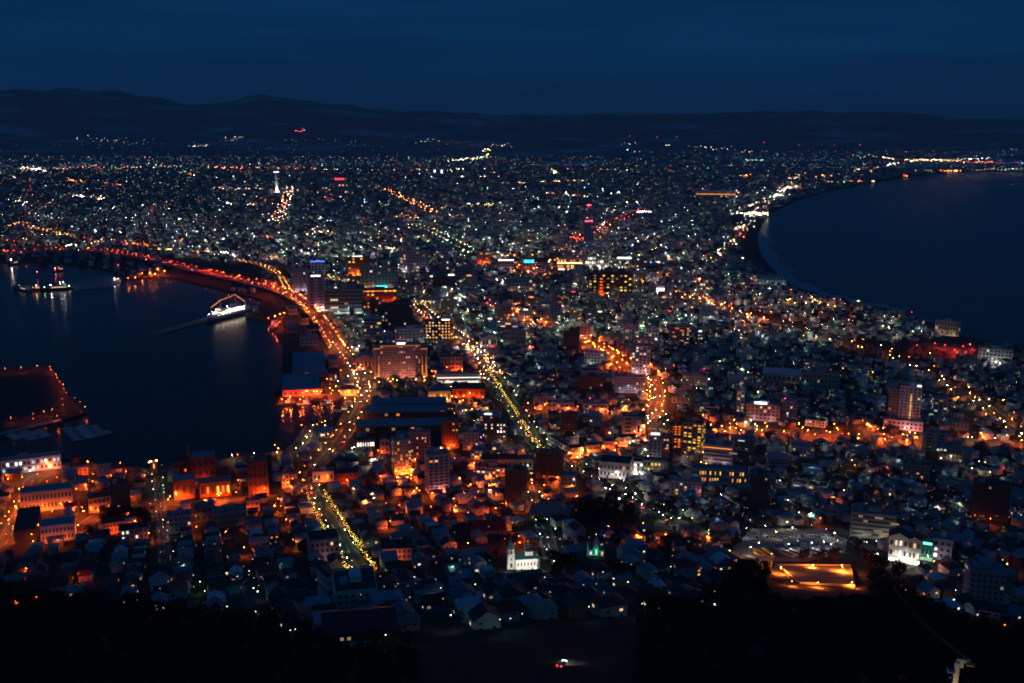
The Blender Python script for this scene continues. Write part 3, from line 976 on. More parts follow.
for k, (x0, x1, yt, yb) in enumerate([(567, 583, 449, 459), (584, 600, 446, 456), (601, 615, 442, 452), (616, 630, 438, 447)]):
    B('shop', x0, x1, yt, yb, ('leftmost', 'second from left', 'third from left', 'rightmost')[k] + ' of four shops glowing orange along the avenue', 'shop', D=12, rot=16, wall='cream', roof='brown', rows=2, cols=5, frac=.2,
      kinds=('amber', 'orange'), pent=False, flood=('sod', 330), short='orange shop row' if k == 1 else None)
# --- bright corner with shops on the right
B('restaurant', 888, 906, 537, 562, 'cream shop house in a pool of white light, left of two', 'shop', D=12, wall='white', roof='brown', style='shop', rows=3, cols=4, frac=.4, kinds=('bright', 'white', 'wht' and 'warm'), roofshape='gabley', short='brightly lit shops', flood=('wht', 120))
B('restaurant', 907, 919, 540, 565, 'cream shop house in a pool of white light, right of two', 'shop', D=12, wall='cream', roof='brown', style='shop', rows=3, cols=3, frac=.4, kinds=('bright', 'white', 'warm'), roofshape='gabley', flood=('wht', 120))
B('shop', 920, 932, 546, 561, 'shop with a green and white lit sign wall', 'shop', D=12, wall='teal', roof='slate', style='shop', rows=2, cols=3, frac=.3, kinds=('green', 'green'), sign=('teal', 4, .7, 1.6), pent=False, flood=('teal', 120))
B(OB, 932, 950, 540, 560, 'lilac block with four white lit windows', OC_, D=14, wall='lilac', roof='slate', rows=3, cols=3, frac=.4, kinds=('bright', 'white'), short='lilac block', flood=('lil', 40))

# --- big brick hotel and its neighbours
hot = B('hotel', 381, 421, 345, 378, 'big reddish brick hotel with many small windows and corner uplight painted as glowing strips', 'hotel', D=18, rot=0, wall='pink', roof='slate', rows=12, cols=16, frac=.12, flood=('ros', 80, 17),
        kinds=('amber', 'dim', 'warm'), sign=('wht', 6, .2, 2.0, 0.02), strip=('amb', 1.2, .965, .7), short='brick hotel')
wg1 = B('hotel_wing', 374, 382, 348, 377, 'left stair wing of the brick hotel with corner uplight painted as one glowing strip', 'hotel', D=20, wall='pink', roof='slate', rows=11, cols=1, frac=.1, kinds=('amber',), pent=False, strip=('amb', 2, .96, .7), flood=('amb', 16, 1.6))
wg2 = B('hotel_wing', 421, 428, 348, 377, 'right stair wing of the brick hotel with corner uplight painted as glowing strips', 'hotel', D=20, wall='pink', roof='slate', rows=11, cols=1, frac=.1, kinds=('amber',), pent=False, strip=('amb', 2, .96, .7), flood=('amb', 16, 1.6))
for wg, xs in ((wg1, (1.5,)), (wg2, (-2.6, 2.6))):  # glowing boxes stand in for uplight on the wing corners, dimmer higher up
    for x in xs:
        MB().box(x - .6, x + .6, -10.35, -10.02, 1.0, 17.0).build('light_strip', em('amb', 1.1), wg)
        MB().box(x - .45, x + .45, -10.35, -10.02, 17.1, 29.0).build('light_strip', em('amb', .38), wg)
B(OB, 396, 424, 329, 343, 'pale blue white office behind the brick hotel', OC_, D=16, wall='white', roof='blue', rows=4, cols=7, frac=.05, flood=('cool', 14))
B(OB, 379, 396, 335, 345, 'lower pale blue box left of the pale office', OC_, D=14, wall='blue', roof='blue', rows=2, cols=4, frac=.1)
B('hall', 356, 376, 358, 370, 'gabled hall with blue roof left of the brick hotel', 'hall', D=22, wall='pink', roof='blue', rows=1, cols=5, frac=.05, roofshape='gabley', short='blue gabled hall', flood=('sod', 120))
B(OB, 440, 463, 357, 371, 'plain red lit block right of the brick hotel', OC_, D=14, wall='pink', roof='dark', rows=3, cols=6, frac=0, pent=False, short='plain red block', flood=('sod', 220))
B('shopping_arcade', 437, 481, 374, 383, 'long glazed arcade glowing white beside the brick hotel', 'shop', D=10, wall='white', roof='dark', style='shop', kinds=('white', 'white'), rows=1, cols=12, frac=.3, pent=False, strip=('wht', 3, .55, 1.2), short='glowing arcade')
B('market_hall', 428, 451, 391, 402, 'market hall with golden lit front and grey hip roof', 'market', D=20, wall='cream', roof='slate', rows=1, cols=6, frac=.9, kinds=('yellow', 'amber'), roofshape='hip', short='golden market hall', flood=('amb', 700))
B(W_, 452, 486, 389, 398, 'dark roofed warehouse with a red lit front wall', WH, D=20, rot=-5, wall='brick', roof='brown', rows=1, cols=6, frac=.1, kinds=('amber',), roofshape='gable', short='red fronted warehouse', flood=('sod', 600))
B(OB, 425, 452, 321, 340, 'hotel block with rows of small orange windows by the station avenue', 'hotel', D=14, rot=-6, wall='brown', roof='slate', rows=6, cols=8, frac=.7, kinds=('amber', 'warm'), sign=('wht', 6, .3, 1.6, .3), short='orange windowed hotel')
for k, (x0, x1, yt, yb, lab) in enumerate([(372, 447, 404, 410, 'brick warehouse with long blue roof, farthest of the three'), (366, 448, 412, 418, 'brick warehouse with long blue roof, middle of the three'),
                                           (358, 449, 426, 433, 'brick warehouse with long blue roof, nearest of the three')]):
    B(RB, x0, x1, yt, yb, lab, WH, D=22, rot=-2, wall='brick', roof='blue', rows=1, cols=14, frac=.25, kinds=('amber', 'dim'), roofshape='gable', group='long brick warehouses', short='long brick warehouses' if k == 1 else None)
B('shop', 354, 375, 440, 449, 'long low brick shop with white lit windows beside the bay road', 'shop', D=10, wall='brick', roof='dark', rows=1, cols=8, frac=.7, kinds=('white', 'bright'), pent=False)
B('shop', 380, 390, 440, 454, 'narrow red lit end wall beside the orange apartment tower', 'shop', D=14, wall='pink', roof='dark', rows=2, cols=2, frac=0, roofshape='gabley')
# --- fish market sheds on the quay
B('market_shed', 293, 326, 371, 377, 'large flat blue roofed shed on the quay, farther of two', 'market', D=120, wall='blue', roof='blue', rows=1, cols=6, frac=.1, kinds=('amber',), pent=False, short='blue quay sheds')
B('market_shed', 283, 320, 390, 396, 'large flat blue roofed shed on the quay with red lit front, nearer of two', 'market', D=88, wall='pink', roof='blue', rows=1, cols=7, frac=.2, kinds=('orange', 'amber'), pent=False, flood=('rs', 600))
B('shed', 300, 318, 337, 346, 'grey blue shed at the far end of the quay', 'shed', D=18, wall='blue', roof='slate', rows=2, cols=4, frac=0, pent=False)
for (x0, x1, yt, yb, lab, rf) in ((287, 297, 309, 315, 'small grey shed on the quay nearest the ferry pier', 'slate'), (299, 309, 318, 325, 'dark roofed shed between the quay and the elevated road', 'dark'),
                                 (286, 297, 326, 333, 'blue roofed shed at the waterside north of the quay sheds', 'blue'), (305, 320, 329, 335, 'long dark shed close under the elevated road', 'dark'), (326, 338, 360, 368, 'dark store shed between the blue quay sheds and the bay road', 'slate'),
                                 (326, 337, 374, 381, 'red lit store shed beside the lower end of the quay sheds', 'brown')):
    B('shed', x0, x1, yt, yb, lab, 'shed', D=22, rot=12, wall='grey', roof=rf, rows=1, cols=4, frac=.05, roofshape='gable')
B('cafe', 340, 357, 389, 396, 'small domed hall glowing yellow by the bay road', 'cafe', D=14, wall='cream', roof='slate', rows=1, cols=5, frac=1, kinds=('yellow', 'amber'), roofshape='hip', short='glowing yellow cafe', flood=('yel', 300))
B('shed', 315, 333, 432, 438, 'low blue roofed boat shed at the small inlet', 'shed', D=14, wall='blue', roof='blue', rows=1, cols=4, frac=.1, roofshape='gable', short='inlet boat shed')
# --- station quarter
B(AB, 308, 326, 277, 311, 'tall pink lit tower with two dark stripes beside the viaduct', AC, D=16, wall='lilac', roof='dark', rows=11, cols=2, frac=.05, kinds=('amber', 'dim'), sign=('wht', 7, .5, 2.2), short='tall pink tower', flood=('lil', 45))
B(AB, 293, 309, 269, 292, 'grey block behind the tall pink tower', AC, D=15, wall='lilac', roof='slate', rows=8, cols=6, frac=.03, flood=('lil', 25))
B('hotel', 311, 325, 262, 274, 'small white block with a blue neon line on its roof', 'hotel', D=12, wall='white', roof='white', rows=4, cols=4, frac=.06, sign=('blu', 10, .95, 1.3), short='blue neon block')
B(OB, 325, 364, 290, 314, 'wide grey green building with one lit upper floor', OC_, D=18, rot=-4, wall='concrete', roof='slate', style='bands', rows=6, frac=.1, kinds=('dim', 'warm'), short='wide grey building', flood=('cool', 40))
B(OB, 364, 382, 318, 339, 'slender blue glass office with a lit edge', OC_, D=14, wall='blue', roof='blue', style='bands', rows=6, frac=.1, kinds=('dim', 'yellow'))
B(OB, 382, 414, 304, 337, 'dark glass office tower with scattered lit windows', OC_, D=16, rot=-5, wall='dark', roof='slate', rows=9, cols=10, frac=.16, kinds=('dim', 'warm', 'cool'), short='dark glass office')
B(OB, 363, 382, 301, 316, 'low brown building with amber windows between the two offices', OC_, D=13, wall='brown', roof='slate', rows=4, cols=5, frac=.25, kinds=('amber', 'dim'))
B('hotel', 362, 397, 289, 304, 'orange lit hotel with a row of lamps under its roof', 'hotel', D=13, wall='brick', roof='dark', rows=4, cols=8, frac=.3, kinds=('amber', 'yellow'), strip=('amb', 5, .85, .8), short='orange station hotel', flood=('sod', 300))
B(OB, 361, 378, 266, 290, 'beige tower left of a pair with a cyan sign between', OC_, D=13, wall='beige', roof='slate', rows=7, cols=4, frac=.03, short='beige towers', flood=('wrm', 40))
B(OB, 378, 398, 268, 290, 'beige tower with a glowing cyan sign at its foot', OC_, D=14, wall='beige', roof='slate', rows=7, cols=6, frac=.1, kinds=('dim', 'warm'), flood=('wrm', 30))
B('shop', 376, 388, 288.5, 292.5, 'low shop with a bright cyan sign above it', 'shop', D=8, wall='dark', roof='dark', rows=1, cols=2, frac=0, pent=False, sign=('cyn', 5, .85, 5.5))
B('hotel', 348, 368, 257, 276, 'brown hotel with golden uplit front', 'hotel', D=13, wall='brick', roof='dark', rows=6, cols=5, frac=.25, kinds=('yellow', 'amber'), sign=('wht', 5, .5, 1.5), short='golden uplit hotel', flood=('amb', 350))
B(AB, 400, 429, 251, 272, 'broad lilac grey block of flats north of the station', AC, D=15, wall='lilac', roof='slate', rows=7, cols=9, frac=.1, kinds=('dim', 'warm'), short='broad lilac block', flood=('lil', 30))
B(AB, 441, 449, 252, 270, 'narrow lilac tower with a dark side', AC, D=12, wall='lilac', roof='slate', rows=6, cols=3, frac=.08)
B(OB, 433, 456, 276, 293, 'round fronted dark brown building with a white roof sign', OC_, D=18, wall='brown', roof='slate', rows=5, cols=6, frac=.04, sign=('wht', 8, .25, 2.4, .3), short='dark brown hall')
B(OB, 455, 473, 267, 283, 'teal grey office block', OC_, D=15, wall='teal', roof='slate', rows=5, cols=5, frac=.08, short='teal grey office')
B(OB, 456, 464, 258, 268, 'small red brown block above the teal grey office', OC_, D=11, wall='pink', roof='slate', rows=3, cols=3, frac=.05)
B('hotel', 477, 491, 252, 265, 'orange lit hotel with one yellow stair window', 'hotel', D=12, wall='pink', roof='slate', rows=5, cols=5, frac=.15, kinds=('amber', 'yellow'), flood=('sod', 250))
B('hotel', 498, 514, 261, 271, 'pink block crowned with a white neon row', 'hotel', D=13, wall='pink', roof='slate', rows=3, cols=5, frac=.1, sign=('lil', 9, .95, 2.2), short='white neon block', flood=('lil', 90))
B('shop', 522, 536, 263, 270, 'shop house with a large cyan roof sign', 'shop', D=11, wall='lilac', roof='slate', rows=3, cols=4, frac=.3, kinds=('orange', 'amber'), sign=('cyn', 6, .7, 6), short='cyan signed shop', flood=('sod', 300))
B(OB, 499, 512, 294, 308, 'dark unlit block near the station gardens', OC_, D=13, wall='dark', roof='slate', rows=5, cols=4, frac=.08)
B(OB, 508, 536, 279, 291, 'wide blue grey building lit orange along its foot', OC_, D=14, wall='blue', roof='slate', rows=3, cols=8, frac=.06, short='wide blue grey building', flood=('amb', 50))
B(OB, 501, 512, 306, 318, 'grey block right of the station gardens', OC_, D=12, wall='grey', roof='slate', rows=4, cols=4, frac=.06)
B('government_office', 588, 632, 274, 295, 'large dark brown office with long rows of yellow lit windows', OC_, D=20, wall='brown', roof='dark', rows=7, cols=10, frac=.42, kinds=('dim', 'yellow', 'dim'), pent=True, short='large brown office')
B('hotel', 598, 604, 277, 296, 'slim red orange lit stair tower on the large brown office', 'tower', D=6, wall='brick', roof='dark', rows=6, cols=1, frac=1, kinds=('orange',), pent=False, flood=('sod', 300))
B('department_store', 557, 582, 258, 270, 'department store with a blazing white facade strip', 'shop', D=14, wall='cream', roof='slate', style='shop', rows=3, cols=8, frac=.6, kinds=('bright', 'yellow', 'amber'), strip=('wrm', 9, .55, 2.2), short='blazing department store', flood=('amb', 260))
B('department_store', 585, 596, 256, 270, 'tall store front with blazing white columns', 'shop', D=12, wall='cream', roof='slate', style='shop', rows=4, cols=5, frac=.8, kinds=('bright', 'bright', 'white'), flood=('wht', 200))
B('department_store', 597, 608, 259, 270, 'store front of white lit vertical fins', 'shop', D=12, wall='cream', roof='slate', style='shop', rows=3, cols=7, frac=.7, kinds=('bright', 'bright', 'warm'), flood=('wht', 200))
B('supermarket', 616, 632, 259, 265, 'supermarket with a long white glowing roof sign', 'shop', D=14, wall='white', roof='slate', rows=1, cols=6, frac=.3, sign=('wht', 10, .85, 3.2), short='white signed supermarket')
B(OB, 636, 647, 258, 270, 'pale slim office right of the supermarket', OC_, D=11, wall='concrete', roof='slate', rows=5, cols=3, frac=.2)
B('shop', 655, 667, 256, 263, 'small shop block glowing white and orange', 'shop', D=10, wall='cream', roof='slate', style='shop', rows=2, cols=4, frac=.6, kinds=('bright', 'amber'))
B('supermarket', 653, 669, 286, 292, 'single storey store with a long blazing white front', 'shop', D=14, wall='white', roof='slate', style='shop', rows=1, frac=1, kinds=('bright',), strip=('wht', 9, .45, 1.8), pent=False, short='blazing white store', flood=('wht', 300))
B(OB, 550, 561, 304, 324, 'bluish tower behind the dark brown twin', OC_, D=12, wall='blue', roof='slate', rows=7, cols=3, frac=.06, short='bluish tower')
B(AB, 563, 579, 331, 352, 'dark red brown tower left of the orange street', AC, D=14, wall='brown', roof='dark', rows=8, cols=5, frac=.02, short='dark red tower')
B(OB, 580, 591, 326, 339, 'lilac slim block behind the dark red tower', OC_, D=11, wall='lilac', roof='slate', rows=4, cols=3, frac=.03)
B(AB, 584, 607, 353, 366, 'white low apartments with pale lit windows', AC, D=13, wall='white', roof='slate', rows=4, cols=7, frac=.3, kinds=('dim', 'warm'), short='white low apartments', flood=('wht', 60))
B(AB, 631, 650, 346, 374, 'lilac apartment tower with pale lit stair windows', AC, D=14, wall='lilac', roof='slate', rows=9, cols=5, frac=.25, kinds=('warm', 'dim', 'white'), short='lilac stair tower', flood=('lil', 22))
B(AB, 614, 645, 377, 393, 'wide apartment slab with a fine grid of dark windows', AC, D=13, wall='lilac', roof='slate', rows=6, cols=14, frac=.05, kinds=('warm', 'white'), short='wide grid slab', flood=('lil', 22))
B(AB, 578, 603, 377, 396, 'dark apartment block left of the wide grid slab', AC, D=13, wall='brown', roof='slate', rows=6, cols=7, frac=.04, kinds=('dim',))
B(OB, 547, 574, 403, 413, 'low pale pink building with an orange lit right end', OC_, D=14, wall='lilac', roof='slate', rows=2, cols=6, frac=.1, kinds=('amber',), short='low pale pink building', flood=('sod', 160))
B(OB, 584, 608, 404, 414, 'low lilac building with dark roof', OC_, D=14, wall='lilac', roof='slate', rows=2, cols=6, frac=.1, kinds=('amber',))
B('office_building', 645, 658, 329, 341, 'pale blue box building with two roof lamps', OC_, D=13, wall='white', roof='blue', rows=3, cols=4, frac=.08, short='pale blue box')
B('hall', 479, 497, 338, 347, 'white gabled hall right of the station avenue', 'hall', D=22, rot=14, wall='white', roof='slate', rows=1, cols=5, frac=.05, roofshape='gabley', short='white gabled hall')
B('school', 503, 526, 331, 345, 'grey long building right of the white gabled hall', 'school', D=15, wall='grey', roof='slate', rows=3, cols=8, frac=.08)
# --- by the open sea
B(AB, 935, 959, 322, 336, 'pale apartment row at the open sea', AC, D=12, rot=-14, wall='cream', roof='slate', rows=3, cols=8, frac=.2, kinds=('dim', 'warm'), short='seaside apartment row', flood=('wrm', 50))
B('school', 979, 1010, 349, 361, 'white flat building with a brightly lit forecourt at the sea', 'school', D=14, wall='white', roof='slate', rows=3, cols=9, frac=.08, short='seaside white building', flood=('wht', 50))
B('hotel', 757, 786, 276, 285, 'long pale green building beside the beach', 'hotel', D=14, wall='teal', roof='green', rows=2, cols=9, frac=.04, short='long beach building', flood=('cool', 60))
B(OB, 584, 594, 223, 243, 'lone dark blue tower far off with red lamps on its mast', 'tower', D=22, wall='blue', roof='slate', rows=8, cols=3, frac=.05, short='lone dark blue tower')
B(OB, 700, 708, 276, 290, 'thin pale block beside an orange light on the right', OC_, D=14, wall='concrete', roof='slate', rows=4, cols=3, frac=.2)
B('department_store', 433, 447, 168, 175, 'far off white glowing store', 'shop', D=40, wall='white', roof='white', style='shop', rows=2, cols=4, frac=.8, kinds=('bright', 'bright'), pent=False)
B('stadium', 696, 735, 191, 197, 'far off flat hall with a bright orange and white edge', 'hall', D=60, wall='white', roof='white', rows=1, cols=5, frac=0, pent=False, strip=('amb', 2.2, .4, 5))
for x0, x1, yt, yb, wl_, lab in [(294, 302, 183, 197, 'lilac', 'distant pale tower right of the white observation tower'), (313, 319, 184, 196, 'brown', 'distant brown tower in the old fort quarter'),
                                 (335, 345, 180, 197, 'pink', 'distant tower with a red neon crown'), (346, 352, 184, 195, 'cream', 'distant cream tower with lit foot'), (358, 364, 183, 194, 'lilac', 'distant lilac tower in the middle of a row of three'),
                                 (372, 380, 184, 191, 'pink', 'distant pink block at the head of the orange avenue'), (322, 331, 187, 196, 'beige', 'distant low beige block beside the neon crowned tower')]:
    B(AB, x0, x1, yt, yb, lab, AC, D=30, wall=wl_, roof='slate', rows=5, cols=3, frac=.2, sign=('red', 8, .9, 8) if x0 == 335 else None)
# ------------------------------------------------------------------ landmarks
OCTV = [(1, 0, 0), (-1, 0, 0), (0, 1, 0), (0, -1, 0), (0, 0, 1), (0, 0, -1)]
OCTF = [(0, 2, 4), (2, 1, 4), (1, 3, 4), (3, 0, 4), (2, 0, 5), (1, 2, 5), (3, 1, 5), (0, 3, 5)]


def octa(mb, c, r, m=0):
    mb.add([(c[0] + v[0] * r, c[1] + v[1] * r, c[2] + v[2] * r) for v in OCTV], OCTF, m)


def floodlight(p, target, col, I, label, size=.7, group='floodlights'):
    """shielded lamp: a housing whose open front faces the target."""
    p = Vector(p); d = Vector(target) - p
    t = thing('floodlight', p, math.atan2(-d.x, d.y), label, 'floodlight', group)
    s = size
    hb = MB().box(-s / 2, s / 2, -.35 * s, 0, .5, .5 + s)
    hb.box(-.08, .08, -.3 * s, -.1 * s, -1.0, .5)
    hb.build('housing', DARKM, t)
    tilt = math.atan2(d.z, math.hypot(d.x, d.y))
    MB().add([(-s * .46, .02, .54), (s * .46, .02, .54), (s * .46, .02 - .0 * s, .46 + s), (-s * .46, .02, .46 + s)], [(3, 2, 1, 0)]).build('lamp_glass', em(col, I / (s * s * .84)), t)
    return t


FN = {'rs': 'red', 'ros': 'rosy', 'sod': 'orange', 'amb': 'amber', 'lil': 'pinkish', 'wrm': 'warm', 'wht': 'white', 'cool': 'bluish', 'yel': 'yellow', 'teal': 'green'}
for (q, tg, c_, I, lb) in FLOODS:
    floodlight(q, tg, c_, I, ' '.join((FN[c_] + ' floodlight in front of the ' + lb).split()[:16]), .8, 'facade floodlights')
# Orthodox church, floodlit ------------------------------------------------------------
def arch_row(root, x0, x1, n, y, z, w, h, m, name='window'):
    for i in range(n):
        x = x0 + (i + .5) * (x1 - x0) / n
        pts = [(-w / 2, 0), (w / 2, 0)] + [(w / 2 * math.cos(a), h + w / 2 * math.sin(a)) for a in np.linspace(0, math.pi, 6)]
        V = [(x + a, y, z + b_) for a, b_ in pts] + [(x + a, y + .15, z + b_) for a, b_ in pts]
        k = len(pts)
        MB().add(V, [tuple(range(k)), tuple(range(2 * k - 1, k - 1, -1))] + [(i2, (i2 + 1) % k, k + (i2 + 1) % k, k + i2) for i2 in range(k)]).build(name, m, root)


g = unp(523, 570)
rr = math.hypot(g.x, g.y)
CH = thing('church', (g.x, g.y + 5, g.z), -math.atan2(g.x, g.y) + R(10), 'floodlit white church with green roofs, bell tower spire and small onion domes', 'church')
occ_rect(g.x, g.y + 5, 28, 20, 0)
LANDMARKS.append((523, 560, 'floodlit white church'))
wch = mat('church_white', (.72, .72, .68), .8, .08, .3)
rch = mat('church_green', (.12, .36, .30), .5, .2, .4)
k = 1.0
mb = MB().box(-5.5, 8.5, -4.5, 4.5, -4, 7.2); mb.build('nave', wch, CH)
mb = MB().prism([(8.5, -3), (10.6, -1.8), (11.2, 0), (10.6, 1.8), (8.5, 3)], -4, 5.6); mb.build('apse', wch, CH)
MB().frustum(8.6, 0, 5.62, 7.4, 3.2, .2, 8).build('apse_roof', rch, CH)
MB().gable(-5.5, 8.5, -4.5, 4.5, 7.25, 2.6, .4, .25).build('nave_roof', rch, CH)
mb = MB().box(1.0, 6.0, -2.6, 2.6, 8.0, 11.2); mb.build('drum_base', wch, CH)
MB().hip(1.0, 6.0, -2.6, 2.6, 11.22, 1.8, .3).build('crossing_roof', rch, CH)
for (x, y, z, s) in ((3.5, 0, 12.4, 1.0), (1.4, -2.4, 10.4, .62), (5.8, -2.4, 10.4, .62), (1.4, 2.4, 10.4, .62), (5.8, 2.4, 10.4, .62)):
    d = MB().frustum(x, y, z, z + 1.6 * s, .75 * s, .75 * s, 8)
    d.build('turret', wch, CH)
    o = MB().lathe(x, y, [(z + 1.6 * s, .6 * s), (z + 2.0 * s, 1.0 * s), (z + 2.5 * s, .95 * s), (z + 3.1 * s, .4 * s), (z + 3.6 * s, .06)], 10)
    dm = o.build('onion_dome', rch, CH)
    c = MB().box(x - .06, x + .06, y - .06, y + .06, z + 3.5 * s, z + 3.5 * s + 1.3).box(x - .35, x + .35, y - .05, y + .05, z + 3.5 * s + .75, z + 3.5 * s + .88)
    c.build('cross', PAINTW, dm)
mb = MB().box(-10.5, -5.5, -2.6, 2.6, -4, 9.5); mb.frustum(-8, 0, 9.5, 13.4, 2.5, 2.4, 8); bt = mb.build('bell_tower', wch, CH)
for a in range(4):
    w = MB().box(-.55, .55, -.1, .1, 10.2, 12.4).build('belfry_opening', GLASS, CH)
    w.location = (-8 + 2.35 * math.sin(a * math.pi / 2), -2.35 * math.cos(a * math.pi / 2), 0); w.rotation_euler = (0, 0, a * math.pi / 2)
MB().frustum(-8, 0, 13.4, 20.5, 2.7, .12, 8).build('spire', rch, CH)
MB().box(-8.07, -7.93, -.07, .07, 20.3, 22.2).box(-8.5, -7.5, -.06, .06, 21.3, 21.45).build('cross', PAINTW, CH)
arch_row(CH, -5, 8, 6, -4.62, 2.6, .8, 1.8, GLASS)
arch_row(CH, -9.8, -6.2, 1, -2.72, 1.2, 1.3, 2.4, GLASS, 'door')
arch_row(CH, -9.8, -6.2, 1, -2.72, 6.0, .8, 1.2, GLASS)
CW = CH.matrix_basis.copy()
CW = Matrix.Translation(CH.location) @ Matrix.Rotation(CH.rotation_euler.z, 4, 'Z')
for x, I in ((-11, 60), (-3, 80), (4, 80), (11, 60)):
    p = CW @ Vector((x, -13, 0)); p.z = float(gh(p.x, p.y)) + 1.0
    floodlight(p, CW @ Vector((x * .8, -4, 6)), 'wht', I * 2.6, 'low floodlight shining up at the white church front', 1.0, 'church floodlights')
# Episcopal style modern church -----------------------------------------------------------
g = unp(597, 557)
EP = thing('church', (g.x, g.y + 6, g.z), -math.atan2(g.x, g.y), 'pale church with a thin white corner spire and teal lit gable', 'church')
occ_rect(g.x, g.y + 6, 18, 14, 0)
LANDMARKS.append((597, 549, 'teal lit church'))
MB().box(-5.5, 5.5, -4, 6, -4, 4).build('wall', wch, EP)
MB().gable_wall(-2.2, 2.2, -5, 6, 0, 5.5, 4.6, 'y').build('gable_front', wch, EP)
MB().gable(-2.2, 2.2, -5, 6, 5.55, 4.6, .3, .2, 'y').build('gable_roof', rch, EP)
for s in (-1, 1):
    MB().box(min(s * 2.6, s * 5.4), max(s * 2.6, s * 5.4), -3.6, 5.6, 4.02, 5.2).build('side_roof', roofm('slate'), EP)
MB().box(-6.6, -5.5, -4.4, -3.2, -4, 7).frustum(-6.05, -3.8, 7, 11.5, .8, .05, 4, rot=math.pi / 4).build('spire', wch, EP)
arch_row(EP, -1.4, 1.4, 1, -5.12, 1.2, 1.6, 3.4, em('teal', 1.1))
arch_row(EP, -4.9, -2.7, 1, -4.12, .8, 1.3, 1.6, em('lil', 1.2))
arch_row(EP, 3.0, 5.0, 1, -4.12, .8, 1.2, 1.8, em('amb', 1.6))
p = Vector((g.x - 4, g.y - 7, 0)); p.z = float(gh(p.x, p.y)) + 1
floodlight(p, (g.x, g.y, g.z + 5), 'teal', 55, 'low floodlight tinting the pale church gable teal', .8)
# Catholic church ----------------------------------------------------------------------
g = unp(508, 531)
CA = thing('church', (g.x, g.y + 3, g.z), -math.atan2(g.x, g.y) + R(4), 'gothic church with orange lit bell tower and long dark red roof', 'church')
LANDMARKS.append((495, 525, 'red roofed church'))
MB().box(-2.6, 2.6, -2.6, 2.6, -4, 9).frustum(0, 0, 9, 12, 2.5, 2.3, 8).build('bell_tower', wallm('cream'), CA)
MB().frustum(0, 0, 12, 17.5, 2.5, .1, 8).build('spire', roofm('dark'), CA)
MB().gable_wall(-27, -2.7, -13, 2, -5, 5.0, 5.5, 'x').build('nave', wallm('cream'), CA)
MB().gable(-27, -2.7, -13, 2, 5.05, 5.5, .5, .25, 'x').build('nave_roof', mat('roof_deep_red', (.28, .02, .03), .6, .2, .4), CA)
arch_row(CA, -26, -4, 7, -13.12, 1.4, 1.0, 2.2, GLASS)
arch_row(CA, -1.8, 1.8, 2, -2.72, 5, .8, 2.0, GLASS)
occ_rect(g.x - 10, g.y - 2, 36, 26, 0)
p = Vector((g.x + 5, g.y - 8, 0)); p.z = float(gh(p.x, p.y)) + 1
floodlight(p, (g.x, g.y, g.z + 9), 'sod', 330, 'orange floodlight below the gothic bell tower', .8)
# Temple hall ---------------------------------------------------------------------------
g = unp(551, 522)
TP = thing('temple', (g.x, g.y + 14, g.z), -math.atan2(g.x, g.y) - R(8), 'wide temple hall under a sweeping dark tiled roof', 'temple')
occ_rect(g.x, g.y + 14, 36, 28, 0)
LANDMARKS.append((551, 513, 'dark temple roof'))
MB().box(-12, 12, -9, 9, -4, 5).build('wall', wallm('wood'), TP)
mb = MB()
for sx, za, zb_, hw, hd in ((0, 5, 6.6, 17, 13.5), ):
    mb.add([(-hw, -hd, 5.0), (hw, -hd, 5.0), (hw, hd, 5.0), (-hw, hd, 5.0), (-12, -7, 7.6), (12, -7, 7.6), (12, 7, 7.6), (-12, 7, 7.6), (-8, -.6, 13), (8, -.6, 13), (8, .6, 13), (-8, .6, 13)],
           [(0, 1, 5, 4), (1, 2, 6, 5), (2, 3, 7, 6), (3, 0, 4, 7), (4, 5, 9, 8), (5, 6, 10, 9), (6, 7, 11, 10), (7, 4, 8, 11), (8, 9, 10, 11), (3, 2, 1, 0)])
rf = mb.build('roof', roofm('slate'), TP)
MB().box(-8.6, 8.6, -.5, .5, 13.02, 13.8).build('ridge', roofm('dark'), rf)
for x in (-10, -5, 0, 5, 10):
    MB().frustum(x, -10.6, 0, 5, .35, .35, 8).build('column', wallm('wood'), TP)
# chimney -----------------------------------------------------------------------------
g = unp(190, 472)
zt = z_at(g.y, 444)
CM = thing('chimney', (g.x, g.y, g.z), 0, 'tall tapering red brick chimney beside the tall brick warehouse', 'chimney')
MB().lathe(0, 0, [(-1, 2.0), (zt - g.z - 1.5, 1.15), (zt - g.z - 1.5, 1.4), (zt - g.z, 1.4), (zt - g.z, .9)], 12).build('shaft', wallm('brick'), CM)
MB().box(-2.4, 2.4, -2.4, 2.4, -1, 3).build('base', wallm('brick'), CM)
occ_rect(g.x, g.y, 5, 5, 0)
# harbour light pylon with two lamps -----------------------------------------------------
g = unp(154.5, 473)
zt = z_at(g.y, 460.5) - g.z
HP = thing('light_pylon', (g.x, g.y, g.z), -math.atan2(g.x, g.y), 'square lit pylon with two bright lamps on top at the head of the slope street', 'pylon')
MB().box(-3, 3, -3, 3, -1, zt - 1.2).box(-3.4, 3.4, -3.4, 3.4, zt - 1.2, zt - .6).build('shaft', wallm('beige'), HP)
for s in (-2.6, 2.6):
    mb = MB().frustum(s, -2.6, zt - .6, zt + .3, .1, .1, 6)
    ob = mb.build('lamp_post', DARKM, HP)
    mb = MB(); octa(mb, (s, -2.6, zt + .6), .35); mb.build('lamp_head', em('amb', 330), ob)
MB().box(-.5, .5, -3.3, -3.0, zt * .45, zt * .8).build('lit_window', em('amb', 2.5), HP)
occ_rect(g.x, g.y, 7, 7, 0)
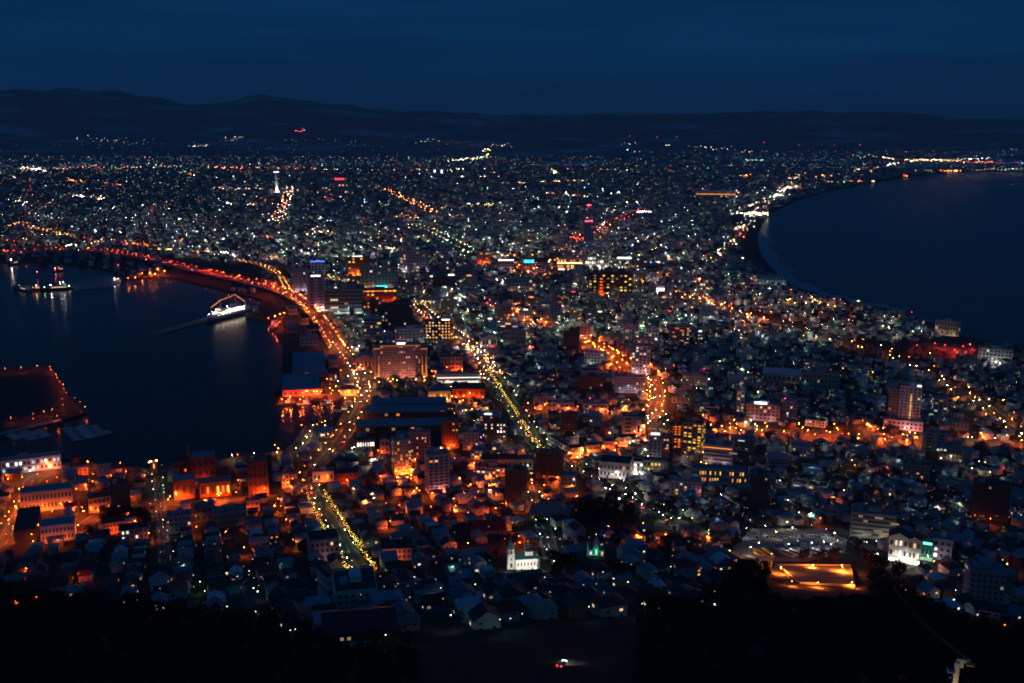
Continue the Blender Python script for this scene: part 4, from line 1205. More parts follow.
# observation tower ----------------------------------------------------------------------
g = unp(277, 194)
zt = z_at(g.y, 169) - g.z
OT = thing('observation_tower', (g.x, g.y, g.z), 0, 'tall white floodlit observation tower with a wider head far in the left of the city', 'tower')
mb = MB()
pts = lambda r0: [(r0 * (1 if i % 2 == 0 else .72) * math.cos(i * math.pi / 5 + .3), r0 * (1 if i % 2 == 0 else .72) * math.sin(i * math.pi / 5 + .3)) for i in range(10)]
mb.prism(pts(8.5), 0, zt * .82)
mb.build('shaft', PAINTW, OT)
MB().prism(pts(15), zt * .84, zt * .93).prism(pts(13), zt * .93, zt).prism(pts(11), zt * .82, zt * .84).build('observation_deck', PAINTW, OT)
MB().prism(pts(15.3), zt * .865, zt * .90).build('deck_window', em('wht', 2.5), OT)
MB().tube((0, 0, zt), (0, 0, zt * 1.12), .9, .3).build('mast', STEEL, OT)
MB().prism(pts(16), -1, 12).build('entrance_hall', CONC, OT)
mb = MB(); [octa(mb, (x, -17, 16), 2.2) for x in (-14, 14)]; mb.build('beacon', em('red', 7), OT)
occ_rect(g.x, g.y, 150, 150, 0)
for a in (-60, 200, 250, 300):
    q = Vector((g.x + 32 * math.cos(R(a)), g.y + 32 * math.sin(R(a)), g.z + 1))
    floodlight(q, (g.x, g.y, g.z + zt * .6), 'wht', 14000, 'floodlight at the foot of the far white observation tower', 4.0, 'tower floodlights')
LANDMARKS.append((277, 182, 'white observation tower'))
# lone tower mast
g = unp(589, 243)
TM = thing('radio_mast', (g.x, g.y + 22, z_at(g.y, 222.3)), 0, 'thin mast with two rows of red lamps standing on the lone dark blue tower', 'mast')
zt = z_at(g.y + 22, 205) - TM.location.z
mb = MB()
for sx in (-1, 1):
    for sy in (-1, 1):
        mb.tube((sx * 3, sy * 3, -1), (sx * .8, sy * .8, zt), .5, .3, 4)
for z in np.linspace(2, zt - 2, 5):
    h = 3 - 2.2 * z / zt
    for a, b_ in (((-h, -h), (h, -h)), ((h, -h), (h, h)), ((h, h), (-h, h)), ((-h, h), (-h, -h))):
        mb.tube((*a, z), (*b_, z), .25, .25, 4)
mb.build('lattice', wallm('brick'), TM)
mb = MB(); [octa(mb, (x, -4, 2), 1.6) for x in (-9, -3, 3, 9)]; [octa(mb, (x, -3, zt), 1.5) for x in (-4, 0, 4)]; mb.build('beacon', em('red', 45), TM)
# ropeway pylon in the lower right -------------------------------------------------------
d0 = rays(958, 659); t = 262 / d0[1]
top = Vector((d0[0] * t, 262, CAMH + d0[2] * t))
gz = float(gh(top.x, top.y))
RP = thing('ropeway_pylon', (top.x, top.y, gz), -math.atan2(top.x, top.y) + R(14), 'pale steel ropeway pylon lit by a lamp in the bottom right corner', 'pylon')
hh = top.z - gz
steelw = mat('pylon_paint', (.6, .6, .5), .5, .15, .5)
MB().tube((-.6, 0, -2), (0, 0, hh - 1), 1.05, .75, 10).build('mast', steelw, RP)
MB().box(-.4, 3.4, -.4, .4, hh - .9, hh).box(.4, 1.6, -.3, .3, hh - 2.6, hh - .9).build('cross_arm', steelw, RP)
MB().box(-2.6, -.6, -.9, .9, hh - 4.2, hh - 4.0).box(-2.6, -2.5, -.9, .9, hh - 4.0, hh - 3.1).box(-2.0, -.7, -.5, .5, hh - 6.0, hh - 5.9).build('service_platform', STEEL, RP)
MB().box(2.4, 4.4, -.35, .35, hh - 1.8, hh - 1.2).build('sheave_beam', steelw, RP)
RPM = Matrix.Translation(RP.location) @ Matrix.Rotation(RP.rotation_euler.z, 4, 'Z')
for x in (2.6, 3.2, 3.8, 4.2):
    o = MB().lathe(0, 0, [(-.12, .1), (-.12, .45), (.12, .45), (.12, .1)], 12).build('sheave', DARKM, RP)
    o.location = (x, -.55, hh - 1.0); o.rotation_euler = (math.pi / 2, 0, 0)
pl = RPM @ Vector((-6, -7.5, 0)); pl.z = float(gh(pl.x, pl.y)) + 1.5
floodlight(pl, top - Vector((0, 0, 5)), 'wrm', 520, 'floodlight lighting the ropeway pylon from below', .8)
floodlight(pl + Vector((13, -3, 1)), top - Vector((0, 0, 3)), 'wrm', 260, 'second floodlight on the right of the ropeway pylon', .8)
cb = thing('ropeway_cable', (0, 0, 0), 0, 'dark ropeway cables sagging down from the pale pylon to the valley station', 'cable')
e0 = RPM @ Vector((3.3, 0, hh - .2)); e1 = unp(893, 585, 8)
for off in (-.5, .5):
    mb = MB(); pv = None
    for i in range(31):
        k = i / 30
        q = e0.lerp(e1, k) + Vector((off, 0, -14 * k * (1 - k)))
        if pv is not None: mb.tube(pv, q, .06, .06, 5)
        pv = q
    mb.build('cable', STEEL, cb)

# ------------------------------------------------------------------ orange lit terrace
q4 = [unp(*p) for p in [(775, 566), (852, 567), (856, 588), (822, 588), (796, 582)]]
zt = max(p.z for p in q4) + .3
TR = thing('terrace', (0, 0, 0), 0, 'paved terrace flooded with deep orange light below the coach park', 'terrace')
c0 = sum(q4, Vector()) / 5
q5 = [unp(778, 566), unp(850, 566.5), unp(855, 587), unp(800, 584)]
P5 = [(p.x, p.y) for p in q5][::-1]
zt = sum(p.z for p in q5) / 4
V = [(p.x, p.y, p.z + .5) for p in q5] + [(p.x, p.y, p.z - 3) for p in q5]
MB().add(V, [(3, 2, 1, 0), (0, 1, 5, 4), (1, 2, 6, 5), (2, 3, 7, 6), (3, 0, 4, 7)]).build('paving', mat('terrace_paving', (.14, .13, .12), .85, .5, .12), TR)
for a, b_ in ((0, 1), (1, 2), (2, 3), (3, 0)):
    A, Bv = q5[a], q5[b_]
    dd = (Bv - A); dd.z = 0; dd.normalize(); nn = Vector((-dd.y, dd.x, 0)) * .2
    V = [A - nn, Bv - nn, Bv + nn, A + nn]
    MB().add([(v.x, v.y, v.z + .2) for v in V] + [(v.x, v.y, v.z + 1.5) for v in V],
             [(0, 3, 2, 1), (4, 5, 6, 7), (0, 1, 5, 4), (1, 2, 6, 5), (2, 3, 7, 6), (3, 0, 4, 7)]).build('low_wall', CONC, TR)
occ_poly_world(q5)
LANDMARKS.append((815, 575, 'orange lit terrace'))

# ------------------------------------------------------------------ museum ferry and other ships
shipb = mat('hull_blue', (.06, .16, .3), .5, .1, .2)
shipd = mat('hull_dark', (.03, .03, .04), .5, .1, .2)


def hull(L, Bm, z0, z1, sheer=1.2, bow=.28):
    """boat hull; bow at +x."""
    secs = []
    for k in np.linspace(0, 1, 13):
        x = -L / 2 + L * k
        w = Bm / 2 * (1 if k < 1 - bow else max(.02, math.cos((k - 1 + bow) / bow * math.pi / 2) ** .7)) * (.86 + .14 * min(1, k / .1))
        zt_ = z1 + sheer * max(0, (k - .6) / .4) ** 2
        secs.append([(x, -w * .8, z0), (x, -w, z0 + (zt_ - z0) * .4), (x, -w, zt_), (x, w, zt_), (x, w, z0 + (zt_ - z0) * .4), (x, w * .8, z0)])
    V = [p for s in secs for p in s]
    F = []
    for i in range(12):
        for j in range(6):
            F.append((6 * i + j, 6 * i + (j + 1) % 6, 6 * i + 6 + (j + 1) % 6, 6 * i + 6 + j))
    F += [(0, 1, 2, 3, 4, 5), tuple(range(6 * 12 + 5, 6 * 12 - 1, -1))]
    return V, F


a0, a1 = unp(207.5, 321.5, -GZ), unp(248, 311.5, -GZ)
dv = a0 - a1
L = dv.length
zc_ = (a0 + a1) / 2
FE = thing('ferry', (zc_.x, zc_.y, 0), math.atan2(dv.y, dv.x), 'white floodlit museum ferry with string lights on its masts at the pier', 'ship')
LANDMARKS.append((226, 311, 'white museum ferry'))
Wf = 17.0
V, F = hull(L, Wf, -1, 5.0, 1.6); MB().add(V, F).build('hull', shipb, FE)
V, F = hull(L, Wf + .15, 5.02, 9.5, 1.8); MB().add(V, F).build('upper_hull', PAINTW, FE)
MB().box(-L * .36, L * .27, -7, 7, 9.5, 12.5).box(-L * .30, L * .24, -6.2, 6.2, 12.5, 15.3).build('superstructure', PAINTW, FE)
MB().box(L * .15, L * .24, -6.8, 6.8, 15.3, 18.4).box(L * .17, L * .22, -4, 4, 18.4, 20.6).build('bridge', PAINTW, FE)
MB().box(L * .2405, L * .2425, -6, 6, 16.4, 17.6).build('bridge_window', em('wht', 2), FE)
for s in (-1, 1):
    y = s * 7.06
    MB().box(-L * .34, L * .25, min(y, y + s * .05), max(y, y + s * .05), 10.3, 11.5).build('window_band', em('wrm', 6), FE)
    y = s * 6.26
    MB().box(-L * .28, L * .12, min(y, y + s * .05), max(y, y + s * .05), 13.2, 14.4).build('window_band', em('wht', 4), FE)
for xf in (-.12, -.26):
    for s in (-3.4, 3.4):
        MB().box(L * xf - 2.2, L * xf + 2.2, s - 1.5, s + 1.5, 15.3, 21).build('funnel', shipb, FE)
masts = [(L * .40, 11, 24), (L * .17, 20.5, 33), (-L * .2, 15.3, 38), (-L * .44, 9.5, 20)]
for x, z0, z1 in masts:
    MB().tube((x, 0, z0 - .5), (x, 0, z1), .45, .2, 8).build('mast', PAINTW, FE)
for (xa, _, za), (xb, _, zb_) in zip(masts[:-1], masts[1:]):
    mb = MB()
    for i in range(17):
        k = i / 16
        octa(mb, (xa + (xb - xa) * k, 0, za + (zb_ - za) * k - 4 * k * (1 - k)), .26)
    mb.build('string_lights', em('amb', 16), FE)
mb = MB(); [octa(mb, (x * L, y, z), .5) for x, y, z in ((.3, 0, 12.5), (.1, -6, 17.2), (-.05, -6, 17.2), (-.2, -6, 17.2), (.28, -5, 12), (-.33, -4, 15.5), (-.4, 0, 12))]
for s in (-1, 1):
    for x in (-.32, -.22, -.12, 0, .1, .2, .3): octa(mb, (x * L, s * 8.3, 13.4), .3); octa(mb, ((x + .05) * L, s * 11.5, 9.3), .3)  # lamps added overboard to brighten the superstructure and hull sides
mb.build('deck_lamp', em('wht', 110), FE)
FM = Matrix.Translation(FE.location) @ Matrix.Rotation(FE.rotation_euler.z, 4, 'Z')
for i, (x, y) in enumerate(((.25, 16), (0, 16), (-.25, 16))):
    q = FM @ Vector((x * L, -y if (FM @ Vector((0, -10, 0))).length < FM.translation.length else y, 1.8))
for x, y, z in ((.36, 0, 14), (.05, 0, 17), (-.3, 0, 17)):
    pass


def ship(px0, py0, px1, py1, label, colour, lamps, hz=4.5, house=(-.35, .0), bow_first=True, wfrac=.16):
    a, b_ = unp(px0, py0, -GZ), unp(px1, py1, -GZ)
    d = a - b_; Ls = d.length; c = (a + b_) / 2
    t = thing('ship', (c.x, c.y, 0), math.atan2(d.y, d.x), label, 'ship')
    Bm = max(5, Ls * wfrac)
    V, F = hull(Ls, Bm, -1, hz, 1.0); MB().add(V, F).build('hull', colour, t)
    h0, h1 = house
    MB().box(Ls * h0, Ls * h1, -Bm * .4, Bm * .4, hz, hz + 3).box(Ls * (h0 + .03), Ls * (h0 + .16), -Bm * .36, Bm * .36, hz + 3, hz + 6.5).build('deckhouse', PAINTW, t)
    MB().tube((Ls * (h0 + .1), 0, hz + 6.5), (Ls * (h0 + .1), 0, hz + 15), .3, .15, 6).tube((Ls * .25, 0, hz), (Ls * .25, 0, hz + 10), .25, .15, 6).build('mast', STEEL, t)
    for s in (-1, 1):
        y = s * Bm * .405
        MB().box(Ls * (h0 + .02), Ls * (h1 - .02), min(y, y + s * .05), max(y, y + s * .05), hz + 1, hz + 2).build('window_band', em('wrm', 1.2), t)
    for x, z, col, I in lamps:
        mb = MB(); octa(mb, (x * Ls, 0, z), .6); mb.build('deck_lamp', em(col, I / 1.13), t)
    return t


ship(40, 291, 72, 289, 'grey work ship with bright white deck lamps in the upper left harbour', shipd, [(.15, 11, 'wht', 260), (-.15, 14, 'cool', 160), (-.25, 16, 'wht', 220), (.35, 8, 'grn', 50), (-.42, 7, 'grn', 50)], house=(-.35, .15))
ship(13, 288, 30, 292, 'blue hulled ship moored left of the grey work ship', shipb, [(.1, 9, 'wht', 6)], house=(-.4, -.1))
ship(31, 291, 42, 290, 'red lit small vessel moored between the two ships', mat('hull_red', (.4, .04, .04), .5, .1, .2), [(.0, 11, 'wrm', 60), (.3, 7, 'sod', 30)], house=(-.3, .1))
ship(8, 265, 20, 264.5, 'far small ship with one dazzling white lamp in the upper left', shipd, [(.2, 13, 'wht', 700), (-.3, 8, 'wht', 120)])
ship(53, 271.5, 65, 271, 'dark little ship on red reflections in the far harbour', shipd, [(.0, 9, 'red', 60), (.3, 8, 'wht', 30)])
ship(112, 282.5, 121, 282, 'white lit small boat off the dark wharf', PAINTW, [(.2, 8, 'cool', 150), (-.2, 8, 'cool', 120)])
for i, (xa, xb, y) in enumerate(((279, 292, 404.5), (296, 311, 404.5), (320, 333, 404.3))):
    ship(xa, y, xb, y - .3, ['white fishing boat moored below the quay sheds, leftmost of three', 'white fishing boat moored below the quay sheds, middle of three', 'white fishing boat moored below the quay sheds, rightmost of three'][i], PAINTW, [(.0, 5, 'dim' and 'wht', .5)], hz=1.4, wfrac=.2)
ship(333, 411.5, 350, 411, 'pale sightseeing boat in the small inlet beside the bay road', PAINTW, [], hz=1.8, wfrac=.2)
ship(272, 330, 276, 324, 'blue tender boat tied up beside the viaduct', shipb, [], hz=2.2, wfrac=.25)

# sailing boats at the marina pontoons
bt0 = thing('sailing_boat', (0, 0, 0), 0, '', 'boat', 'moored sailing boats')
V, F = hull(11, 3.4, -.4, 1.2, .4, .45); MB().add(V, F).build('hull', mat('boat_hull', (.5, .58, .66), .4, .1, .3), bt0)
MB().box(-1.5, 2, -1, 1, 1.2, 1.9).build('cabin', PAINTW, bt0)
MB().tube((1, 0, 1.2), (1, 0, 14), .14, .08, 6).tube((1, 0, 2.6), (-4, 0, 2.6), .1, .08, 6).build('mast', STEEL, bt0)
first = True
for (xa, ya, xb, yb_, n, where) in ((16, 433, 26, 438, 5, 'on the left pontoon below the island bridge'), (30, 432, 41, 439, 5, 'on the middle pontoon below the island bridge'),
                                    (73, 427, 86, 440, 6, 'on the long pontoon off the island tip'), (86, 427, 96, 437, 5, 'on the short pontoon off the island tip'), (97, 433, 103, 436, 2, 'at the outer right end of the marina')):
    A, Bv = unp(xa, ya, -GZ), unp(xb, yb_, -GZ)
    pt = thing('pontoon', (0, 0, 0), 0, 'thin floating walkway, the ' + where.replace('on the ', '').replace('at the ', ''), 'pontoon')
    mb = MB(); dd = (Bv - A).normalized(); nn = Vector((-dd.y, dd.x, 0))
    V = [A - nn, Bv - nn, Bv + nn, A + nn]
    mb.add([(v.x, v.y, .15) for v in V] + [(v.x, v.y, .6) for v in V], [(0, 3, 2, 1), (4, 5, 6, 7), (0, 1, 5, 4), (1, 2, 6, 5), (2, 3, 7, 6), (3, 0, 4, 7)]).build('walkway', CONC, pt)
    for i in range(n):
        for s in (-1, 1):
            o = bt0 if first else copy_tree(bt0)
            first = False
            q = A.lerp(Bv, (i + .5) / n) + nn * s * 7.5
            o.location = (q.x, q.y, 0); o.rotation_euler = (0, 0, math.atan2(nn.y * s, nn.x * s) + random.uniform(-.08, .08))
            o['label'] = 'small pale sailing boat moored ' + where
# island bridge
BA, BB = unp(-30, 441), unp(62, 421)
ib = thing('bridge', (0, 0, 0), 0, 'low flat bridge joining the harbour island to the left shore', 'bridge')
dd = (BB - BA).normalized(); nn = Vector((-dd.y, dd.x, 0)) * 4
V = [BA - nn, BB - nn, BB + nn, BA + nn]
MB().add([(v.x, v.y, 3.2) for v in V] + [(v.x, v.y, 4.2) for v in V], [(0, 3, 2, 1), (4, 5, 6, 7), (0, 1, 5, 4), (1, 2, 6, 5), (2, 3, 7, 6), (3, 0, 4, 7)]).build('deck', CONC, ib)
for k in np.linspace(.1, .9, 7):
    q = BA.lerp(BB, k); MB().frustum(q.x, q.y, -2, 3.2, 1, 1, 8).build('pier', CONC, ib)
# ------------------------------------------------------------------ labels that say where a thing stands
USED = {}


def rel_phrase(px, py, lm):
    dx, dy = px - lm[0], py - lm[1]
    d = math.hypot(dx, dy)
    near = 'just ' if d < 22 else ''
    if abs(dx) > abs(dy) * 1.2:
        w = 'left of' if dx < 0 else 'right of'
    elif abs(dx) > abs(dy) * .5:
        w = ('below' if dy > 0 else 'above') + (' left of' if dx < 0 else ' right of')
    else:
        w = 'in front of' if dy > 0 else 'behind'
    return near + w + ' the ' + lm[2]


def auto_label(look, px, py, group, skip=None):
    """look + where it is, taking the first wording no other thing has."""
    ls = sorted(LANDMARKS, key=lambda l: math.hypot(px - l[0], (py - l[1]) * 1.5))
    looks = look if isinstance(look, list) else [look]
    for lk in looks:
        for lm in ls[:4]:
            s = lk + ' ' + rel_phrase(px, py, lm)
            if len(s.split()) <= 16 and s not in USED:
                USED[s] = group
                return s
    for lk in looks:
        for a in ls[:3]:
            for c in ls[:4]:
                if a is c: continue
                s = lk + ' ' + rel_phrase(px, py, a) + ', ' + rel_phrase(px, py, c).replace(' the ', ' ', 1)
                if len(s.split()) <= 16 and s not in USED:
                    USED[s] = group
                    return s
    for lm in ls:
        for lk in looks:
            s = lk + ' ' + rel_phrase(px, py, lm)
            if len(s.split()) <= 16:
                return s
    return looks[-1]


# ------------------------------------------------------------------ forest, parks: where no houses go
FOREST = [[(-200, 586), (0, 588), (60, 600), (120, 602), (165, 610), (215, 615), (255, 622), (318, 634), (324, 652), (398, 652), (405, 640), (420, 700), (-200, 720)],
          [(640, 612), (690, 606), (722, 590), (738, 568), (775, 568), (778, 590), (800, 592), (858, 592), (862, 570), (890, 580), (908, 596), (940, 612), (968, 622), (1002, 628), (1250, 640), (1250, 720), (640, 720), (640, 640)],
          [(605, 490), (640, 500), (640, 528), (575, 530), (572, 516)],
          [(840, 340), (862, 338), (935, 350), (950, 358), (880, 362), (840, 356)], [(665, 415), (690, 410), (700, 420), (668, 432), (655, 440)],
          [(550, 562), (575, 566), (570, 574), (556, 574)], [(855, 545), (880, 565), (905, 572), (900, 580), (858, 566)],
          [(100, 512), (150, 515), (150, 528), (100, 522)]]
MEADOW = [(380, 655), (410, 632), (500, 630), (640, 612), (640, 720), (360, 720)]
NOBUILD = FOREST + [MEADOW, [(576, 548), (618, 548), (620, 574), (574, 574)], [(456, 545), (514, 540), (514, 556), (458, 558)], [(252, 284), (285, 296), (306, 312), (336, 348), (346, 384), (340, 404), (268, 404), (280, 345), (262, 320)], [(355, 398), (452, 396), (452, 437), (348, 437)], [(498, 545), (548, 545), (550, 584), (500, 584)], [(728, 562), (733, 540), (752, 526), (832, 526), (850, 540), (846, 560), (800, 566)], [(775, 560), (856, 560), (862, 594), (770, 592)],
                    [(728, 216), (770, 200), (790, 285), (745, 262), (735, 240)], [(855, 348), (935, 338), (985, 338), (985, 357), (935, 362)],
                    [(160, 255), (262, 268), (262, 292), (160, 282)]]


def blocked(px, py):
    r = np.zeros(np.shape(px), bool)
    for P in NOBUILD:
        r |= in_poly(px, py, P)
    return r


LANDX = np.array([p[0] for p in LAND]); LANDY = np.array([p[1] for p in LAND])


def on_land(x, y):
    return in_poly(x, y, LAND) | (np.hypot(x, y) < 925)


def shore_ok(x, y, d=10):
    r = np.ones(np.shape(x), bool)
    for dx, dy in ((d, 0), (-d, 0), (0, d), (0, -d)):
        r &= on_land(x + dx, y + dy)
    return r


b0, b1 = unp(535, 443), unp(692, 531)
PHI = math.atan2(b1.y - b0.y, b1.x - b0.x)
s0, s1 = unp(310, 485), unp(358, 566)
PHI2 = math.atan2(s1.y - s0.y, s1.x - s0.x)


def street_grid(rmin, rmax, du, dv_, street, phi, jit, cross=7):
    """plots along streets of a rotated grid: arrays x, y, rot."""
    c, s = math.cos(phi), math.sin(phi)
    n = int(rmax * 2.2 / du)
    us = np.arange(-n, n) * du
    us = us + np.floor(np.arange(-n, n) / cross) * street
    m = int(rmax * 2.2 / (2 * dv_ + street))
    vs = np.concatenate([[k * (2 * dv_ + street), k * (2 * dv_ + street) + dv_] for k in range(-m, m)])
    U, V = np.meshgrid(us, vs)
    U = U.ravel() + rng.normal(0, jit, U.size); V = V.ravel() + rng.normal(0, jit, V.size)
    x, y = U * c - V * s, U * s + V * c
    r = np.hypot(x, y)
    k = (r > rmin) & (r < rmax) & (y > 50) & (np.abs(x) < y * .62 + 40)
    return x[k], y[k]


def filt(x, y, pxr=(-60, 1084), pyr=None):
    z = gh(x, y)
    px, py, _ = proj(x, y, z)
    k = (px > pxr[0]) & (px < pxr[1]) & (py < 690) & on_land(x, y) & shore_ok(x, y) & ~blocked(px, py)
    return x[k], y[k], px[k], py[k]


# ------------------------------------------------------------------ mid-rise blocks filling the centre
mid_n = 0
MIDCOL = [('lilac', 'pale lilac'), ('grey', 'grey'), ('concrete', 'concrete grey'), ('white', 'white'), ('cream', 'cream'), ('blue', 'blue grey'), ('beige', 'beige'), ('pink', 'pinkish'), ('lilac', 'pale lilac')]
for tries in range(1700):
    if mid_n >= 175: break
    if random.random() < .68:
        px, py = random.uniform(330, 700), random.uniform(236, 345)
    else:
        px, py = random.uniform(440, 960), random.uniform(300, 500)
    if py > 300 and px < 420: continue
    if bool(blocked(np.array([px]), np.array([py]))[0]): continue
    g = unp(px, py)
    if not bool(shore_ok(np.array([g.x]), np.array([g.y]), 30)[0]): continue
    r = math.hypot(g.x, g.y)
    zc = proj(*g)[2]
    Wm = random.uniform(15, 34); Hm = random.choice((9, 12, 12, 15, 18, 22, 28)) * (1 if py < 345 else .62); Dm = random.uniform(11, 16)
    rot = random.uniform(-14, 14)
    if not rect_free(g.x + g.x / r * Dm / 2, g.y + g.y / r * Dm / 2, Wm + 2, Dm + 2, -math.atan2(g.x, g.y)): continue
    wpx = Wm / zc * 1000
    ytop = proj(g.x, g.y, g.z + Hm)[1]
    wk, wname = random.choice(MIDCOL)
    fl = max(2, round(Hm / 3.3))
    st = random.choice(('grid', 'grid', 'bands', 'balcony'))
    fr = random.choice((.04, .08, .15, .25))
    size = 'low' if Hm < 11 else ('tall' if Hm > 20 else 'mid height')
    looks = ['%s %s block %s' % (size, wname, {'grid': 'with rows of windows', 'bands': 'with window bands', 'balcony': 'with balconies'}[st]),
             '%s %s flat roofed block with %s lit windows' % (size, wname, 'few' if fr < .1 else 'several')]
    t = building('apartment_building' if st != 'bands' else 'office_building', px - wpx / 2, px + wpx / 2, ytop, py, auto_label(looks, px, (py + ytop) / 2, 'blocks of the city centre'),
                 'apartment block' if st != 'bands' else 'office building', D=Dm, rot=rot, wall=wk, roof=random.choice(('slate', 'slate', 'grey', 'blue', 'dark')), style=st, rows=fl,
                 cols=max(3, int(Wm / 4)), frac=fr, kinds=random.choice((('warm', 'dim'), ('dim', 'white', 'cool'), ('amber', 'warm'), ('green', 'dim'))), group='blocks of the city centre', budget=60,
                 pent=random.random() < .7, sign=(random.choice(('wht', 'wht', 'red', 'cool', 'grn', 'amb')), 5, .3, 1.6) if random.random() < .16 else None)
    mid_n += 1

# ------------------------------------------------------------------ houses
pts = []
xa, ya = street_grid(330, 1500, 12.5, 12.5, 7, PHI, .9)
xa, ya, pxa, pya = filt(xa, ya)
k = ~((pxa < 450) & (pya > 425))
A1 = np.stack([xa[k], ya[k], np.full(k.sum(), PHI)], 1)
xa, ya = street_grid(330, 1500, 12.5, 12.5, 7, PHI2, .9)
xa, ya, pxa, pya = filt(xa, ya)
k = (pxa < 450) & (pya > 425)
A2 = np.stack([xa[k], ya[k], np.full(k.sum(), PHI2)], 1)
near = np.concatenate([A1, A2])
near = near[np.argsort(np.hypot(near[:, 0], near[:, 1]))]
HV = [(8.5, 7.5, 5.2, 'gable'), (10, 8, 5.6, 'gable'), (9, 9, 5.4, 'hip'), (11.5, 8.5, 5.8, 'gabley'), (8, 8, 6.2, 'flat'), (12, 10, 6.4, 'hip')]
HW = [('white', 'white'), ('cream', 'cream'), ('grey', 'grey'), ('beige', 'beige'), ('lilac', 'lilac'), ('wood', 'brown timber'), ('blue', 'pale blue')]
HRF = [('blue', 'blue'), ('slate', 'slate'), ('grey', 'grey'), ('dark', 'black'), ('red', 'red'), ('white', 'snowy'), ('green', 'green'), ('brown', 'brown')]
HPROTO = []
for (w, d, h, shp) in HV:
    wl_ = MB()
    rf = MB()
    if shp in ('gable', 'gabley'):
        ax = 'x' if shp == 'gable' else 'y'
        rise = (d if ax == 'x' else w) * .32
        wl_.gable_wall(-w / 2, w / 2, -d / 2, d / 2, -3, h, rise, ax)
        rf.gable(-w / 2, w / 2, -d / 2, d / 2, h + .05, rise, .6, .22, ax)
    elif shp == 'hip':
        wl_.box(-w / 2, w / 2, -d / 2, d / 2, -3, h); rf.hip(-w / 2, w / 2, -d / 2, d / 2, h + .02, 2.4, .6)
    else:
        wl_.box(-w / 2, w / 2, -d / 2, d / 2, -3, h); rf.box(-w / 2 - .2, w / 2 + .2, -d / 2 - .2, d / 2 + .2, h + .02, h + .4)
    wl_.box(-1.6, 1.6, -d / 2 - 1.2, -d / 2, -3, 2.6)
    HPROTO.append((wl_.mesh('house_wall', wallm('white')), rf.mesh('house_roof', roofm('slate'))))
DOORM = MB().box(-.45, .45, -.06, .06, 0, 2.0).mesh('house_door', wallm('wood'))
CHIM = MB().box(-.35, .35, -.35, .35, -1, 1.2).mesh('house_chimney', wallm('brick'))


def slot_mat(o, m):
    o.material_slots[0].link = 'OBJECT'
    o.material_slots[0].material = m


HOUSES = []
far_houses = []
for (x, y, phi) in near:
    v = random.randrange(len(HV)); w, d, h, shp = HV[v]
    rz = phi + random.choice((0, math.pi / 2, math.pi, -math.pi / 2)) + random.gauss(0, .05)
    if random.random() < .2 or not rect_free(x, y, max(w, d) * .86, max(w, d) * .86, rz): continue
    occ_rect(x, y, w, d, rz, .3)
    sc = random.uniform(.88, 1.15)
    z = float(gh(x, y))
    px, py, zc = proj(x, y, z + 3)
    if len(HOUSES) < 300 and 4 < px < 1020 and py < 660:
        HOUSES.append((x, y, z, rz, v, sc, px, py))
    else:
        far_houses.append((x, y, z, rz, w * sc, d * sc, h * sc * random.uniform(.8, 1.15), 0 if shp == 'flat' else 1))

for (x, y, z, rz, v, sc, px, py) in HOUSES:
    w, d, h, shp = HV[v]
    wk, wn_ = random.choice(HW); rk, rn_ = random.choices(HRF, (3, 5, 2, 6, 3, 1, 1, 4))[0]
    litn = random.choices((0, 1, 2, 3), (5, 3, 2, 1))[0]
    lit = {0: 'unlit', 1: 'one window', 2: 'two windows', 3: 'three windows'}[litn]
    form = {'gable': 'gabled', 'gabley': 'gable fronted', 'hip': 'hipped', 'flat': 'flat roofed'}[shp]
    rooft = '%s %s house with %s roof' % (form, wn_, rn_)
    rooft2 = 'unlit ' + rooft if litn == 0 else rooft + ' and lit window' + ('s' if litn > 1 else '')
    t = thing('house', (x, y, z), rz, auto_label([rooft, rooft2, ('big ' if v in (3, 5) else 'small ') + rooft], px, py, 'houses at the foot of the mountain'), 'house', 'houses at the foot of the mountain')
    t.scale = (sc, sc, sc)
    slot_mat(link('wall', HPROTO[v][0], t), wallm(wk)); slot_mat(link('roof', HPROTO[v][1], t), roofm(rk))
    o = link('door', DOORM, t); o.location = (0, -d / 2 - 1.22, .05)
    if random.random() < .4 and shp != 'flat':
        o = link('chimney', CHIM, t); o.location = (w * .2, 0, h + 2.0)
    spots = []
    for side in range(4):
        L = w if side % 2 == 0 else d; off = (d if side % 2 == 0 else w) / 2
        for zz in (1.0, 3.5):
            for u in (-.26, .26):
                a = side * math.pi / 2
                lx, ly = u * L, -off - .03
                spots.append((lx * math.cos(a) - ly * math.sin(a), lx * math.sin(a) + ly * math.cos(a), zz, a))
    # the windows on the two sides turned to the town and the hill
    vis = [s for s in spots if (math.cos(rz) * (math.sin(s[3])) - math.sin(rz) * (-math.cos(s[3]))) * -x + (math.sin(rz) * math.sin(s[3]) + math.cos(rz) * -math.cos(s[3])) * -y > 0]
    random.shuffle(vis)
    for i, (lx, ly, zz, a) in enumerate(vis[:5]):
        kd = random.choice(('warm', 'warm', 'dim', 'amber', 'white', 'dim')) if i < litn else 'off'
        add_window(t, kd, lx, ly, zz, 1.5, 1.1, a)

